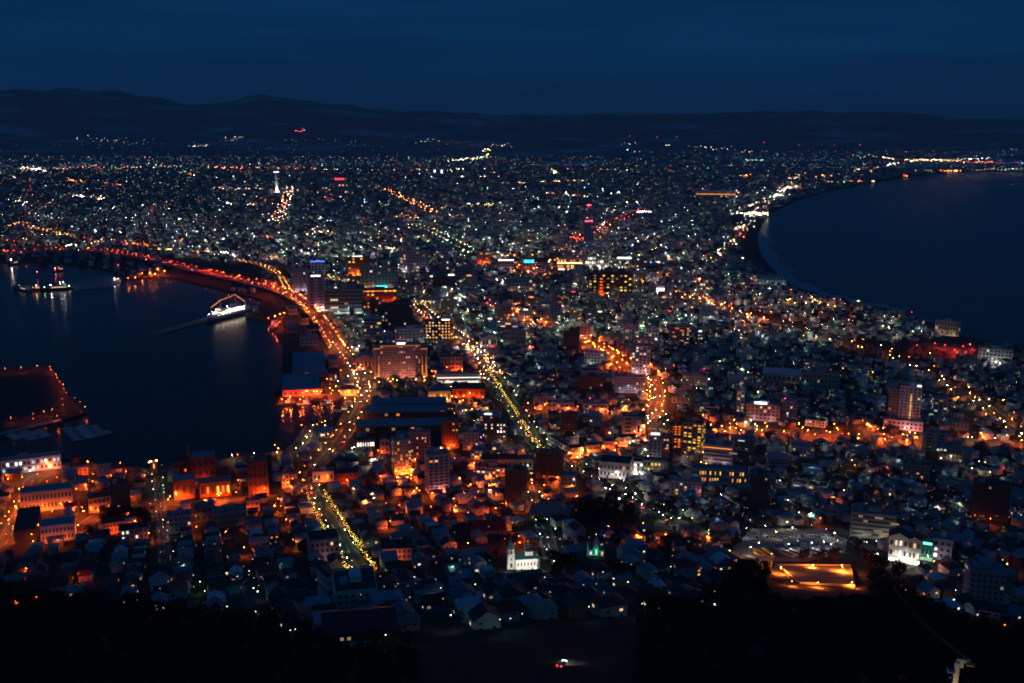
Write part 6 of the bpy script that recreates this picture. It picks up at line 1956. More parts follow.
SPOT = {   # single lamps read off the photograph: colour -> (x, y, intensity)
 'sod': [(57, 477, 170), (47, 481, 170), (23, 488, 200), (19, 501, 260), (32, 507, 380), (38, 506, 300), (42, 505, 160), (55, 497, 120), (61, 504, 200), (52, 511, 260), (53, 509, 200), (82, 507, 260), (91, 501, 320),
         (117, 499, 420), (116, 504, 260), (111, 475, 260), (126, 471, 240), (176, 493, 520), (168, 499, 300), (206, 490, 300), (221, 493, 300), (217, 494, 260), (225, 488, 260), (229, 492, 260), (236, 492, 220), (257, 485, 320), (262, 489, 240),
         (170, 523, 300), (86, 533, 200), (60, 539, 170), (34, 540, 240), (6, 535, 150), (8, 520, 140), (10, 527, 140), (24, 568, 110), (69, 571, 130), (78, 575, 90), (72, 588, 60), (33, 598, 40), (20, 602, 40), (14, 603, 40),
         (288, 482, 320), (291, 486, 320), (262, 489, 240), (247, 547, 240), (292, 541, 220), (300, 541, 160), (295, 508, 160), (279, 507, 200), (280, 498, 260), (346, 476, 320), (347, 480, 300), (364, 500, 320), (391, 522, 320), (407, 550, 160),
         (396, 471, 420), (411, 469, 520), (397, 477, 320), (411, 475, 320), (402, 474, 260), (415, 459, 260), (411, 478, 180), (452, 487, 420), (430, 493, 320), (416, 491, 360), (398, 493, 220), (382, 451, 260), (441, 448, 320), (449, 447, 220),
         (474, 463, 320), (492, 462, 320), (511, 461, 420), (497, 466, 260), (503, 466, 260), (530, 462, 320), (497, 484, 260), (531, 481, 420), (533, 479, 300), (557, 482, 260), (581, 497, 600), (579, 496, 320), (537, 502, 320), (535, 503, 260), (441, 515, 260), (466, 512, 320), (498, 508, 240), (508, 503, 240),
         (569, 453, 520), (580, 455, 420), (588, 450, 520), (594, 455, 420), (603, 446, 620), (616, 443, 620), (615, 450, 420), (626, 440, 520), (637, 428, 520), (528, 403, 300), (535, 408, 260), (540, 409, 260), (568, 408, 260), (624, 408, 620), (623, 410, 420), (602, 409, 320), (608, 411, 260),
         (651, 380, 700), (655, 389, 600), (660, 396, 600), (662, 404, 600), (652, 398, 600), (647, 390, 600), (665, 390, 400), (648, 406, 520), (656, 410, 620), (663, 411, 520),
         (588, 341, 700), (595, 346, 600), (601, 349, 600), (612, 357, 700), (617, 362, 600), (611, 364, 600), (638, 367, 500), (645, 368, 400), (620, 367, 420),
         (730, 428, 900), (722, 426, 500), (711, 424, 400), (757, 429, 500), (762, 430, 400), (784, 431, 600), (808, 430, 800), (815, 434, 400), (830, 432, 900), (859, 434, 600), (858, 438, 400), (884, 434, 800), (885, 439, 500), (903, 434, 800), (907, 440, 500), (917, 437, 500), (915, 433, 400),
         (855, 465, 160), (830, 497, 120), (834, 497, 100), (818, 518, 130), (991, 518, 160), (975, 516, 60), (643, 524, 420), (639, 535, 400), (668, 534, 420), (641, 536, 260), (710, 537, 360), (732, 550, 340), (1008, 563, 300), (1007, 624, 40), (606, 526, 360), (517, 542, 240), (466, 544, 320), (516, 536, 120),
         (290, 396, 520), (282, 399, 400), (300, 399, 320), (317, 391, 420), (330, 388, 320), (336, 386, 200), (345, 398, 420), (355, 399, 420), (327, 379, 160), (331, 379, 160), (341, 370, 160), (340, 357, 200), (371, 372, 420), (356, 370, 260), (383, 348, 120), (410, 347, 160), (447, 367, 320), (462, 369, 320), (456, 397, 400), (470, 393, 420), (463, 400, 320),
         (322, 307, 700), (322, 303, 420), (318, 311, 400), (275, 316, 200), (280, 314, 260), (284, 313, 200), (700, 279, 900), (703, 278, 300),
         (685, 294, 800), (690, 297, 600), (700, 298, 700), (707, 300, 700), (712, 303, 400), (722, 304, 900), (732, 308, 500), (747, 314, 800), (748, 317, 700), (764, 318, 900), (682, 297, 500),
         (526, 262, 500), (519, 265, 700), (535, 272, 900), (538, 274, 700), (515, 262, 500), (541, 273, 700), (545, 274, 600), (576, 264, 500), (580, 268, 500), (658, 273, 600), (663, 274, 500), (667, 274, 400), (643, 282, 600), (512, 309, 500), (517, 311, 400), (541, 319, 500), (546, 322, 500), (530, 312, 300), (524, 320, 300), (533, 322, 350),
         (128, 278, 400), (142, 273, 700), (150, 273, 800), (158, 269, 700), (155, 274, 800), (135, 277, 500), (165, 271, 400)],
 'amb': [(176, 494, 200), (118, 498, 200), (60, 503, 100), (5, 516, 80), (9, 519, 120), (18, 522, 90), (15, 526, 90), (12, 530, 90), (7, 525, 120), (325, 421, 90), (317, 424, 70), (322, 422, 70), (333, 435, 120), (328, 434, 120), (324, 435, 100),
         (366, 410, 260), (374, 410, 260), (381, 410, 260), (397, 410, 260), (404, 410, 240), (413, 410, 200), (410, 402, 180), (415, 402, 180), (420, 402, 180), (425, 402, 180), (430, 402, 180), (395, 401, 120), (447, 399, 360), (452, 396, 420), (451, 387, 320), (440, 393, 260), (445, 410, 260), (466, 410, 240), (472, 409, 260), (487, 408, 240),
         (379, 382, 160), (386, 382, 160), (391, 381, 200), (397, 380, 260), (401, 381, 160), (416, 379, 200), (425, 380, 120), (375, 378, 160), (388, 379, 120), (393, 379, 200), (405, 381, 160), (432, 371, 140), (424, 377, 160),
         (424, 381, 80), (434, 376, 120), (701, 462, 240), (708, 466, 260), (706, 463, 160), (694, 464, 160), (690, 451, 160), (703, 452, 160), (685, 452, 120), (741, 430, 300), (754, 430, 240), (738, 436, 200), (736, 428, 140), (845, 567, 60), (903, 562, 60), (937, 562, 80), (945, 562, 50), (852, 460, 100), (861, 458, 120),
         (1000, 418, 200), (1003, 400, 160), (890, 355, 100), (873, 372, 120), (843, 368, 140), (893, 358, 300), (862, 347, 260), (858, 346, 240), (852, 341, 240), (830, 339, 300), (816, 336, 200), (958, 397, 260), (944, 379, 260), (951, 389, 260), (929, 370, 260), (908, 368, 200), (970, 393, 220), (975, 397, 260), (983, 408, 260), (989, 406, 260), (986, 414, 240), (1006, 427, 300), (1012, 419, 260), (815, 299, 500), (812, 297, 400), (790, 299, 500), (788, 300, 500), (806, 303, 300), (820, 302, 400), (828, 305, 300), (835, 306, 300), (352, 390, 420), (348, 389, 300), (360, 388, 260), (358, 392, 200)],
 'wrm': [(33, 469, 60), (30, 470, 160), (232, 455, 260), (254, 453, 260), (277, 452, 260), (296, 448, 220), (303, 443, 220), (307, 437, 220), (310, 431, 260), (203, 483, 260), (124, 494, 160), (338, 381, 300), (352, 381, 420), (357, 385, 260), (369, 384, 260), (370, 387, 260), (367, 391, 240), (359, 367, 200), (354, 371, 300), (357, 374, 300), (348, 376, 200), (371, 460, 240), (372, 459, 120), (325, 425, 100),
         (371, 493, 130), (353, 488, 140), (374, 497, 120), (487, 484, 240), (488, 490, 180), (866, 543, 90), (875, 554, 120), (774, 555, 60), (749, 546, 90), (787, 521, 120), (777, 531, 60), (790, 500, 90), (844, 490, 60), (941, 458, 120), (972, 468, 160), (951, 456, 70), (1016, 494, 180), (1021, 515, 120), (938, 507, 60), (890, 494, 50), (968, 437, 260), (972, 437, 160), (995, 438, 220), (1007, 435, 120), (648, 456, 140), (645, 449, 140), (916, 398, 420), (930, 353, 300), (648, 423, 160), (641, 430, 400), (636, 436, 260), (633, 441, 260), (660, 417, 320), (666, 414, 320), (668, 420, 260), (664, 424, 260), (648, 418, 320), (652, 413, 300), (630, 442, 240), (645, 440, 240)],
 'wht': [(30, 471, 200), (352, 347, 420), (359, 346, 300), (357, 349, 260), (343, 341, 160), (375, 459, 300), (372, 460, 160), (411, 329, 200), (656, 339, 700), (709, 379, 420), (721, 379, 160), (743, 258, 1800), (638, 241, 600), (661, 245, 900), (501, 235, 1400), (503, 281, 1400), (497, 280, 500), (495, 280, 300), (456, 298, 800), (460, 300, 800), (451, 300, 600), (447, 295, 700), (452, 289, 300), (465, 297, 500), (469, 341, 250), (478, 349, 260), (469, 349, 240), (481, 374, 300), (485, 378, 300),
         (683, 483, 180), (719, 495, 200), (692, 484, 120), (752, 521, 60), (801, 512, 60), (827, 530, 120), (825, 541, 120), (797, 542, 60), (833, 544, 60), (780, 480, 50), (876, 540, 20), (898, 539, 260), (893, 549, 260), (903, 552, 400), (908, 556, 300), (911, 548, 260), (897, 560, 160), (912, 561, 160), (895, 535, 120), (909, 535, 120), (925, 556, 160), (936, 574, 140), (948, 586, 120), (957, 592, 60), (957, 601, 60), (990, 472, 120), (881, 345, 140), (985, 361, 800), (996, 362, 1100), (1000, 363, 800), (980, 361, 500), (545, 537, 40), (543, 534, 140), (552, 560, 60), (535, 556, 40), (571, 560, 120), (605, 487, 240), (612, 489, 260), (620, 478, 160), (625, 489, 180), (619, 498, 160), (635, 498, 160), (644, 505, 160), (663, 514, 160), (678, 517, 160), (640, 472, 260), (637, 493, 200), (616, 472, 160)],
 'grn': [(152, 474, 40), (163, 477, 40), (152, 481, 40), (163, 485, 40), (153, 489, 40), (164, 492, 30), (163, 519, 40), (164, 528, 40), (354, 447, 300), (352, 448, 160), (257, 588, 45), (258, 590, 35), (208, 590, 30), (181, 565, 25), (203, 582, 40), (230, 605, 14), (260, 612, 12), (295, 631, 10), (300, 630, 10), (391, 635, 18), (403, 632, 20), (436, 595, 25), (446, 616, 25), (479, 584, 25), (587, 609, 25), (676, 584, 30), (688, 579, 40), (699, 591, 30), (719, 605, 40), (525, 616, 20), (502, 622, 20), (508, 621, 20), (641, 606, 20), (617, 579, 25), (625, 581, 25), (673, 568, 25), (706, 534, 60), (707, 531, 50), (810, 513, 80), (812, 514, 60), (787, 500, 40), (693, 375, 120), (742, 369, 260), (748, 372, 260), (760, 386, 160), (758, 392, 160), (720, 361, 160), (443, 333, 160), (494, 332, 300), (502, 341, 200), (470, 315, 400), (476, 316, 300), (468, 310, 300), (460, 317, 300), (463, 319, 300), (728, 406, 160), (725, 431, 160), (748, 440, 140), (755, 424, 200), (740, 418, 200), (748, 414, 160), (751, 420, 200), (746, 422, 160), (1000, 560, 20), (979, 461, 60), (985, 462, 80), (982, 448, 30)],
 'red': [(340, 357, 60), (418, 286, 300), (733, 411, 120), (704, 369, 60), (916, 397, 30), (1004, 468, 60), (505, 540, 90), (515, 545, 60), (560, 473, 90), (569, 478, 90), (785, 398, 300), (870, 464, 80), (887, 467, 60), (702, 491, 60), (736, 440, 160), (902, 313, 400), (912, 312, 150), (485, 297, 200), (490, 300, 250), (487, 303, 250), (493, 306, 200), (530, 346, 300), (533, 347, 200), (37, 272, 300), (55, 270, 300), (118, 265, 300)],
 'cool': [(545, 548, 25), (600, 545, 10), (594, 535, 16), (607, 536, 14), (562, 540, 20), (862, 541, 12), (797, 530, 16), (450, 566, 18), (417, 576, 12), (438, 587, 15), (548, 578, 14), (605, 571, 12), (250, 560, 14), (192, 577, 18), (276, 565, 18), (238, 578, 18), (246, 571, 20)],
 'rs': [(268, 318, 400), (272, 322, 400), (276, 326, 400), (280, 322, 300), (290, 398, 300), (303, 397, 300), (322, 390, 300), (917, 345, 500), (963, 346, 900), (945, 345, 600), (955, 350, 600), (966, 352, 600), (935, 343, 500), (970, 344, 500)],
 'mag': [(481, 437, 130), (412, 285, 600)], 'blu': [(478, 434, 320), (651, 262, 900)],
}
NAMES = {'rs': 'round the red lit court', 'sod': 'on an orange lit street', 'amb': 'by the amber lit fronts', 'wrm': 'on a quay or street corner', 'wht': 'in a yard or street', 'grn': 'in a dim side street', 'red': 'beside a street', 'cool': 'among the dark houses', 'mag': 'on a corner', 'blu': 'on a corner'}
for c_, L_ in SPOT.items():
    for (px, py, I) in L_:
        lamp(px, py, c_, I * (1.3 if py < 350 else 1.15) * ((1.6 if py < 350 else .75 if px < 310 and py > 450 else 1.05) if c_ == 'sod' else .7 if c_ in ('wht', 'grn', 'cool') else 1), 7 if py > 350 else 9, st=NAMES[c_])
for (px, py, I) in ((781, 566.5, 900), (844, 566.5, 1100), (817, 584, 500), (852, 584, 300), (810, 565, 400), (793, 583, 200)):
    g = unp(px, py, 5 if I > 600 else 2.5)
    LAMPS.append((g.x, g.y, g.z - (5 if I > 600 else 2.5), 'org', I * 2.2, 5 if I > 600 else 2.5, 'at the edge of the orange terrace'))
for (px, py) in ((748, 535), (768, 532), (790, 533), (812, 532), (834, 538), (762, 549), (788, 549), (815, 549), (838, 548)):
    lamp(px, py - 6, 'wht', 75, 8, st='over the big car park')
# orange lamps added at random between the blocks to spread the orange wash
for poly_, n_, I_ in (([(0, 478), (300, 474), (335, 500), (300, 545), (0, 552)], 50, 190), ([(375, 440), (480, 448), (600, 470), (560, 505), (470, 520), (385, 515)], 60, 215),
                      ([(700, 424), (930, 426), (930, 444), (700, 440)], 22, 260), ([(425, 375), (485, 375), (490, 412), (440, 412)], 16, 300), ([(540, 398), (630, 400), (630, 412), (545, 412)], 14, 360),
                      ([(275, 392), (340, 384), (372, 392), (350, 402), (280, 402)], 18, 300), ([(575, 335), (600, 338), (650, 368), (640, 375), (600, 362)], 16, 420), ([(505, 300), (555, 305), (550, 325), (505, 322)], 16, 420), ([(510, 255), (560, 258), (555, 276), (510, 275)], 20, 700)):
    xs_ = [q[0] for q in poly_]; ys_ = [q[1] for q in poly_]
    k_ = 0
    for _ in range(400):
        if k_ >= n_: break
        a_, c_ = random.uniform(min(xs_), max(xs_)), random.uniform(min(ys_), max(ys_))
        if not in_poly([a_], [c_], poly_)[0]: continue
        g = unp(a_, c_)
        if not bool(on_land(np.array([g.x]), np.array([g.y]))[0]): continue
        LAMPS.append((g.x, g.y, g.z, 'sod', I_ * random.lognormvariate(0, .4), 7, 'added between lit blocks'))
        k_ += 1
# island edge
for px, py in [(5, 371), (21, 370), (37, 368), (50, 369), (51, 372), (56, 377), (57, 380), (60, 384), (63, 387), (64, 391), (66, 395), (62, 401), (75, 400), (80, 404), (85, 409), (63, 407), (52, 412), (33, 416), (33, 421), (11, 420), (57, 418), (44, 414)]:
    lamp(px, py - 2.5, 'sod', 60, 7, st='round the edge of the harbour island')

GLOW = {'org': 'deep orange', 'sod': 'orange', 'rs': 'deep red orange', 'amb': 'amber', 'wrm': 'warm white', 'wht': 'white', 'grn': 'greenish white', 'red': 'red', 'cool': 'bluish white', 'yel': 'yellow', 'lil': 'pinkish', 'mag': 'magenta', 'blu': 'blue'}
POLE = {}
VIS = {'far': .05}


def pole_mesh(H):
    if H not in POLE:
        mb = MB().frustum(0, 0, -1, H - .3, .11, .06, 6)
        mb.tube((0, 0, H - .35), (0, -.7, H + .12), .05, .04, 5)
        mb.box(-.42, .42, -1.7, -.6, H + .1, H + .24)
        POLE[H] = mb.mesh('lamp_pole', DARKM)
    return POLE[H]


BULB = {}


def bulb_mesh(col, I):
    """down-facing lamp glass under the hood, and the small lens one sees from the side."""
    k_ = (col, I)
    if k_ not in BULB:
        mb = MB().add([(-.32, -.5, 0), (.32, -.5, 0), (.32, .45, 0), (-.32, .45, 0)], [(3, 2, 1, 0)], 0)
        octa(mb, (0, -.85, .0), .24, 1)
        BULB[k_] = mb.mesh('lamp_bulb', [em(col, down(col) * I / .6), em(col, side(col) * I / (math.pi * .24 ** 2))])
    return BULB[k_]


def down(c_): return 3.0 if c_ in ('sod', 'rs', 'org') else 1.3


def side(c_): return .1 if c_ == 'sod' else .03 if c_ == 'rs' else .11


lev = lambda I: 10 ** (round(math.log10(max(I, 1)) * 6) / 6)
inview = []
for L_ in LAMPS:
    px, py, _ = proj(L_[0], L_[1], L_[2] + L_[5])
    inview.append(0 <= px <= 1024 and py < 690)
order = sorted(range(len(LAMPS)), key=lambda i: (not inview[i], math.hypot(LAMPS[i][0], LAMPS[i][1])))
indiv = [i for i in order[:300] if inview[i]]
iset = set(indiv)
LSH = {}
for i in indiv:
    x, y, z, col, I, H, st = LAMPS[i]
    px, py, _ = proj(x, y, z + H)
    lab = auto_label(['%s street lamp %s' % (GLOW[col], st), 'glowing %s lamp %s' % (GLOW[col], st)], px, py, 'street lamps ' + st)
    o = link('street_lamp', pole_mesh(H)); o.location = (x, y, z); o.rotation_euler = (0, 0, random.uniform(0, 6.28))
    tag(o, lab, 'street lamp', 'street lamps ' + st)
    b_ = link('lamp_head', bulb_mesh(col, lev(I)), o); b_.location = (0, -1.15, H + .06)

# everything farther: one object of lamps and lit panes by the thousand
DOT = {}       # (colour, radiance) -> list of (x, y, z, r)


def dot(x, y, z, col, I, r):
    s_ = float('%.2g' % lev(I / (math.pi * r * r)))
    DOT.setdefault((col, s_), []).append((x, y, z, r))


HOOD = []
for i, L_ in enumerate(LAMPS):
    if i in iset: continue
    x, y, z, col, I, H, st = L_
    d = math.hypot(x, y)
    big = .3 if d < 2500 else .9
    dot(x, y, z + H - .2, col, side(col) * I * (1 if d < 3000 else .7), big)
    HOOD.append((x, y, z + H + .3, col, float('%.2g' % (down(col) * lev(I) / .64))))
MIX = (['wht'] * 6 + ['wrm'] * 5 + ['amb'] * 2 + ['grn'] * 9 + ['cool'] * 6 + ['teal'] * 2 + ['sod'] * 2 + ['red'] * 2 + ['lil'] + ['teal'])


def scatter(n, x0, x1, y0, y1, mix=MIX, v=(-1.6, .6), poly=None, H=(3, 9)):
    px = rng.uniform(x0, x1, n); py = rng.uniform(y0, y1, n)
    keep = ~blocked(px, py)
    if poly: keep &= in_poly(px, py, poly)
    for a, b_ in zip(px[keep], py[keep]):
        h_ = random.uniform(*H)
        g = unp(a, b_, h_)
        r = math.hypot(g.x, g.y)
        if r < 9200 and not bool(on_land(np.array([g.x]), np.array([g.y]))[0]): continue
        if r > 9200 and a > 850 and b_ > 168: continue
        d = r / 1000
        val = 10 ** random.gauss(*v)
        dot(g.x, g.y, g.z, random.choice(mix), min(val, 2.5) * d * d, min(2.2, max(.3, .3 * d)))


# hooded lamps added at random over the side streets as fill light
def side_street_fill(n, x0, x1, y0, y1, I, mix):
    px = rng.uniform(x0, x1, n); py = rng.uniform(y0, y1, n)
    keep = ~blocked(px, py) & in_poly(px, py, MAINP)
    for a, b_ in zip(px[keep], py[keep]):
        g = unp(a, b_)
        if not bool(on_land(np.array([g.x]), np.array([g.y]))[0]): continue
        c_ = random.choice(mix); d = math.hypot(g.x, g.y) / 1000
        i_ = I * random.lognormvariate(0, .5) * max(1, d / 2.5)
        h_ = 8 + 2 * d
        HOOD.append((g.x, g.y, g.z + h_ + .3, c_, float('%.2g' % (1.3 * lev(i_) / .64))))
        if random.random() < .35:
            dot(g.x, g.y, g.z + h_ - .2, c_, .06 * d * d, .3 * max(1, d * .8))


MAINP = [(-20, 166), (500, 160), (760, 160), (870, 168), (860, 184), (790, 198), (760, 222), (720, 262), (780, 290), (860, 306), (1000, 348), (1030, 355), (1030, 560), (700, 530), (600, 480), (450, 440), (340, 330), (270, 282), (160, 250), (-20, 245)]
side_street_fill(2400, -10, 1030, 170, 262, 430, ['wht', 'wrm', 'grn', 'grn', 'cool', 'cool', 'sod'])
side_street_fill(900, 280, 1030, 262, 345, 200, ['wht', 'wrm', 'grn', 'cool', 'grn', 'sod'])
side_street_fill(300, 350, 700, 345, 500, 50, ['wht', 'wrm', 'wrm', 'cool', 'grn', 'sod'])
side_street_fill(260, 690, 1030, 345, 545, 26, ['wht', 'wrm', 'cool', 'grn', 'grn', 'cool'])
scatter(7500, -10, 1030, 164, 262, poly=MAINP, v=(-2.0, .8))
scatter(1500, 250, 1030, 255, 345, poly=MAINP, v=(-1.8, .7))
scatter(2000, 330, 1030, 330, 520, poly=MAINP, v=(-1.75, .65), mix=['wht'] * 3 + ['wrm'] * 6 + ['amb'] * 4 + ['grn'] * 5 + ['cool'] * 3 + ['red'])
scatter(260, 150, 1000, 500, 600, v=(-1.15, .5), mix=['wht', 'wrm', 'wrm', 'amb', 'grn', 'cool', 'sod'])
scatter(1500, -10, 640, 156, 174, v=(-1.2, .6))
scatter(650, 640, 1024, 150, 172, v=(-1.3, .55))
scatter(160, -10, 500, 140, 158, v=(-1.4, .4))
LINES = [   # bright strings and clusters far away: x0,y0,x1,y1,spread,count,colours,value
 (0, 172, 100, 166, 1.2, 40, ('sod', 'wrm', 'wht', 'red'), 1.2), (100, 168, 180, 166, 1, 30, ('wrm', 'amb', 'wht'), 1.2), (20, 167, 46, 171, 1.2, 26, ('wht', 'wrm'), 4), (66, 179, 88, 182, 1, 22, ('sod', 'amb'), 2), (105, 183, 125, 185, 1, 14, ('sod', 'amb'), 1.6), (74, 195, 104, 198, 1.2, 30, ('wht', 'wrm'), 4), (5, 200, 28, 203, 1.4, 18, ('wht', 'wrm'), 2),
 (205, 167, 345, 169, .9, 90, ('wrm', 'wht', 'amb', 'sod', 'red'), 2.2), (345, 170, 440, 170, 1, 60, ('wrm', 'amb', 'wht', 'sod'), 2), (210, 188, 262, 189, 1.6, 40, ('wrm', 'wht'), 1.1), (225, 203, 256, 205, 1.5, 26, ('wrm', 'lil', 'amb'), 3), (180, 171, 205, 180, 1.2, 20, ('grn', 'wrm', 'sod'), 1.6), (263, 200, 275, 200, 1, 8, ('sod',), 1.6),
 (7, 224, 28, 222, 2.2, 22, ('sod', 'amb', 'wrm'), 3), (28, 226, 60, 233, 2, 26, ('amb', 'wrm', 'sod'), 3), (55, 232, 76, 236, 1.4, 14, ('wrm', 'amb'), 2), (65, 245, 77, 245, .7, 14, ('wht', 'grn'), 5), (80, 237, 125, 242, 3, 26, ('sod', 'red'), 2), (125, 243, 160, 246, 2.4, 34, ('sod', 'red', 'sod'), 4), (158, 249, 180, 249, .9, 22, ('yel', 'wrm', 'sod'), 4), (190, 250, 215, 252, 2, 14, ('amb', 'wrm'), 2.5), (220, 253, 240, 256, 1.6, 18, ('wht', 'wht', 'lil'), 6), (258, 236, 278, 237, 1.6, 22, ('red', 'sod', 'wrm'), 3), (262, 257, 288, 257, 2.4, 24, ('sod', 'red', 'wrm'), 2.4),
 (0, 240, 70, 247, 3, 30, ('red', 'sod', 'wrm'), 1.2), (305, 232, 336, 232, 2.2, 26, ('wrm', 'amb', 'wht'), 3.4), (323, 197, 333, 199, .8, 10, ('sod', 'red'), 4), (342, 192, 352, 193, 1, 12, ('wrm', 'wht'), 3), (372, 187, 380, 189, 1, 8, ('wrm', 'lil'), 2.5), (385, 217, 412, 214, 1.6, 18, ('red', 'sod', 'wrm'), 2), (358, 222, 368, 222, .8, 8, ('red', 'sod'), 2),
 (448, 160, 478, 158, 1.2, 20, ('wrm', 'wht'), 4), (478, 158, 490, 155, 1.4, 14, ('wrm', 'grn', 'wht'), 2), (434, 171, 465, 169, 1.3, 30, ('wht', 'wrm'), 4), (482, 150, 492, 150, .5, 6, ('wrm',), 2.4), (461, 176.5, 463, 176.5, .2, 2, ('wrm',), 14), (467, 176.5, 468, 176.5, .2, 2, ('wrm',), 14), (475, 176.5, 477, 176.5, .3, 2, ('wrm',), 14), (480, 176.5, 481, 176.5, .2, 2, ('wrm',), 14), (484, 176.5, 485, 176.5, .2, 2, ('wrm',), 14), (442, 207, 500, 204, 1.2, 44, ('grn', 'wrm', 'yel'), 2.2), (470, 204, 492, 204, 1, 16, ('wrm', 'sod', 'wht'), 2.4), (490, 184, 512, 183, .8, 16, ('sod', 'wrm'), 1.5),
 (510, 183, 585, 180, .8, 46, ('wrm', 'sod', 'amb', 'wht'), 2.2), (548, 169, 562, 175, 1.6, 14, ('wht', 'wrm'), 4), (560, 169, 690, 170, .8, 60, ('wrm', 'wht', 'sod', 'red'), 1.8), (545, 192, 585, 196, .9, 36, ('wrm', 'wht', 'sod'), 2.6), (604, 193, 618, 193, .6, 12, ('wrm', 'wht'), 3), (603, 209, 614, 210, 1.2, 14, ('wht', 'wrm'), 4), (637, 211.5, 652, 211.5, .5, 20, ('wht', 'cool'), 6), (618, 228, 630, 229, .5, 10, ('wht', 'grn'), 3), (648.5, 189, 649, 189, .2, 2, ('sod',), 16), (656, 199, 656, 199, .2, 1, ('amb',), 12), (664, 198.5, 665, 198.5, .2, 2, ('amb',), 16), (675, 199, 675, 199, .2, 1, ('wrm',), 12),
 (740, 176, 770, 175, 1, 20, ('amb', 'wrm'), 2.6), (696, 194, 735, 197, .5, 26, ('sod', 'amb', 'wht'), 6), (745, 214, 768, 213, 2, 60, ('wht', 'wrm', 'grn'), 5), (750, 204, 765, 200, 2.6, 44, ('wht', 'wrm', 'lil'), 4), (784, 190, 800, 184, 2.4, 60, ('wrm', 'sod', 'lil', 'wht', 'red'), 4), (768, 196, 786, 194, 1.4, 26, ('wht', 'wrm', 'teal'), 4), (786, 176, 790, 178, 1, 10, ('red', 'lil'), 4), (735, 228, 746, 226, 2, 26, ('wht', 'wrm', 'red'), 3.5), (730, 213, 745, 213, 1.5, 14, ('grn', 'wht'), 2),
 (795, 174, 815, 173, 1, 20, ('sod', 'amb'), 2), (815, 177, 840, 174, 1, 24, ('amb', 'sod', 'wrm'), 3), (834, 168.5, 872, 171, 1.2, 60, ('wrm', 'amb', 'wht'), 4), (850, 181, 875, 181, 1, 22, ('amb', 'sod', 'wrm'), 3), (825, 183, 850, 180, 1.6, 22, ('grn', 'amb', 'wrm'), 1.6), (886, 165, 900, 163, .8, 14, ('wht', 'sod', 'wrm'), 2.4), (882, 157, 895, 159, .5, 12, ('wht', 'wrm'), 2.4), (905, 160, 958, 160.5, 1, 46, ('wht', 'wrm', 'yel'), 3), (958, 161, 995, 162, .9, 26, ('sod', 'amb', 'red', 'grn'), 2.2), (958, 159, 990, 158, .6, 12, ('wht',), 4), (995, 162.5, 1024, 163, .9, 20, ('blu', 'blu', 'mag'), .5), (938, 170.5, 968, 171, .6, 40, ('sod', 'amb', 'wrm'), 5), (902, 175, 916, 176, .8, 16, ('sod', 'red', 'amb'), 3), (915, 169, 935, 171, 1, 14, ('wrm', 'wht'), 1.2), (968, 170, 1024, 169, 1.2, 26, ('wht', 'grn', 'wrm'), .9), (889, 185.5, 902, 186, .4, 6, ('red',), .6), (852, 156, 878, 155, .6, 12, ('wht', 'grn'), .9), (1008, 151, 1019, 151, .2, 3, ('yel',), 1.2),
 (75, 140, 155, 142, 4, 40, ('wht', 'grn', 'wrm'), .35), (190, 146, 208, 145, 1.4, 20, ('wrm', 'wht'), .9), (225, 140, 245, 138, 1.2, 14, ('wht', 'wrm'), 1), (294, 131, 304, 130, .5, 16, ('sod', 'red', 'wrm'), 1.8), (280, 140, 360, 140, 1.6, 16, ('wht', 'cool'), .22), (416, 141, 440, 141, 2, 10, ('wht', 'grn'), .7), (440, 143, 482, 144, 2.2, 14, ('sod', 'red'), .5), (490, 145, 512, 145, .8, 14, ('wrm', 'wht'), 1), (480, 150, 492, 150, .6, 10, ('wrm', 'wht'), 1.6), (615, 142, 640, 144, .8, 14, ('grn', 'wht'), .7), (624, 150.5, 640, 150.5, .5, 8, ('wht', 'cool'), 2), (668, 145, 670, 145, .3, 3, ('grn', 'yel'), 3), (690, 146, 736, 148, 1, 22, ('wht', 'grn', 'wrm'), .8), (742, 151, 752, 152, .5, 8, ('red', 'wrm'), 1), (745, 160, 764, 160, .5, 14, ('wrm', 'grn'), 1), (860, 168, 880, 168, 1, 10, ('wrm',), 1),
 (588, 262, 632, 268, 2, 40, ('wht', 'wrm'), 3), (555, 262, 583, 264, 2, 40, ('wrm', 'sod', 'amb'), 4), (480, 255, 510, 255, 2, 24, ('wrm', 'amb'), 3), (515, 270, 550, 274, 2, 30, ('sod', 'amb', 'wht'), 3), (380, 246, 398, 250, 1.6, 26, ('wht', 'wrm', 'grn'), 3), (325, 274, 362, 286, 3, 60, ('wrm', 'wht', 'amb', 'yel'), 3), (440, 300, 470, 296, 2, 30, ('grn', 'wht', 'teal'), 3), (410, 302, 435, 302, 1.5, 24, ('wrm', 'wht', 'yel'), 4), (400, 288, 425, 291, 2, 20, ('amb', 'sod', 'wrm'), 3), (455, 312, 480, 318, 2, 30, ('grn', 'yel', 'wht'), 1.5), (420, 315, 432, 322, 2, 18, ('sod', 'red', 'wrm'), 3), (655, 258, 672, 258, 2, 24, ('wrm', 'amb', 'wht'), 4), (604, 222, 600, 240, 1, 8, ('yel', 'wrm'), 1.5), (550, 246, 575, 250, 2, 24, ('red', 'sod', 'wrm'), 1.6), (570, 236, 582, 240, 1.6, 14, ('sod', 'red'), 3), (440, 410, 470, 412, 3, 20, ('amb', 'sod'), 2), (475, 405, 480, 412, 2, 8, ('amb', 'wrm'), 2), (484, 352, 492, 372, 3, 30, ('wrm', 'amb', 'wht'), 12), (466, 346, 480, 352, 2.5, 16, ('wrm', 'amb'), 14), (495, 372, 502, 372, 1, 10, ('amb',), 10)]
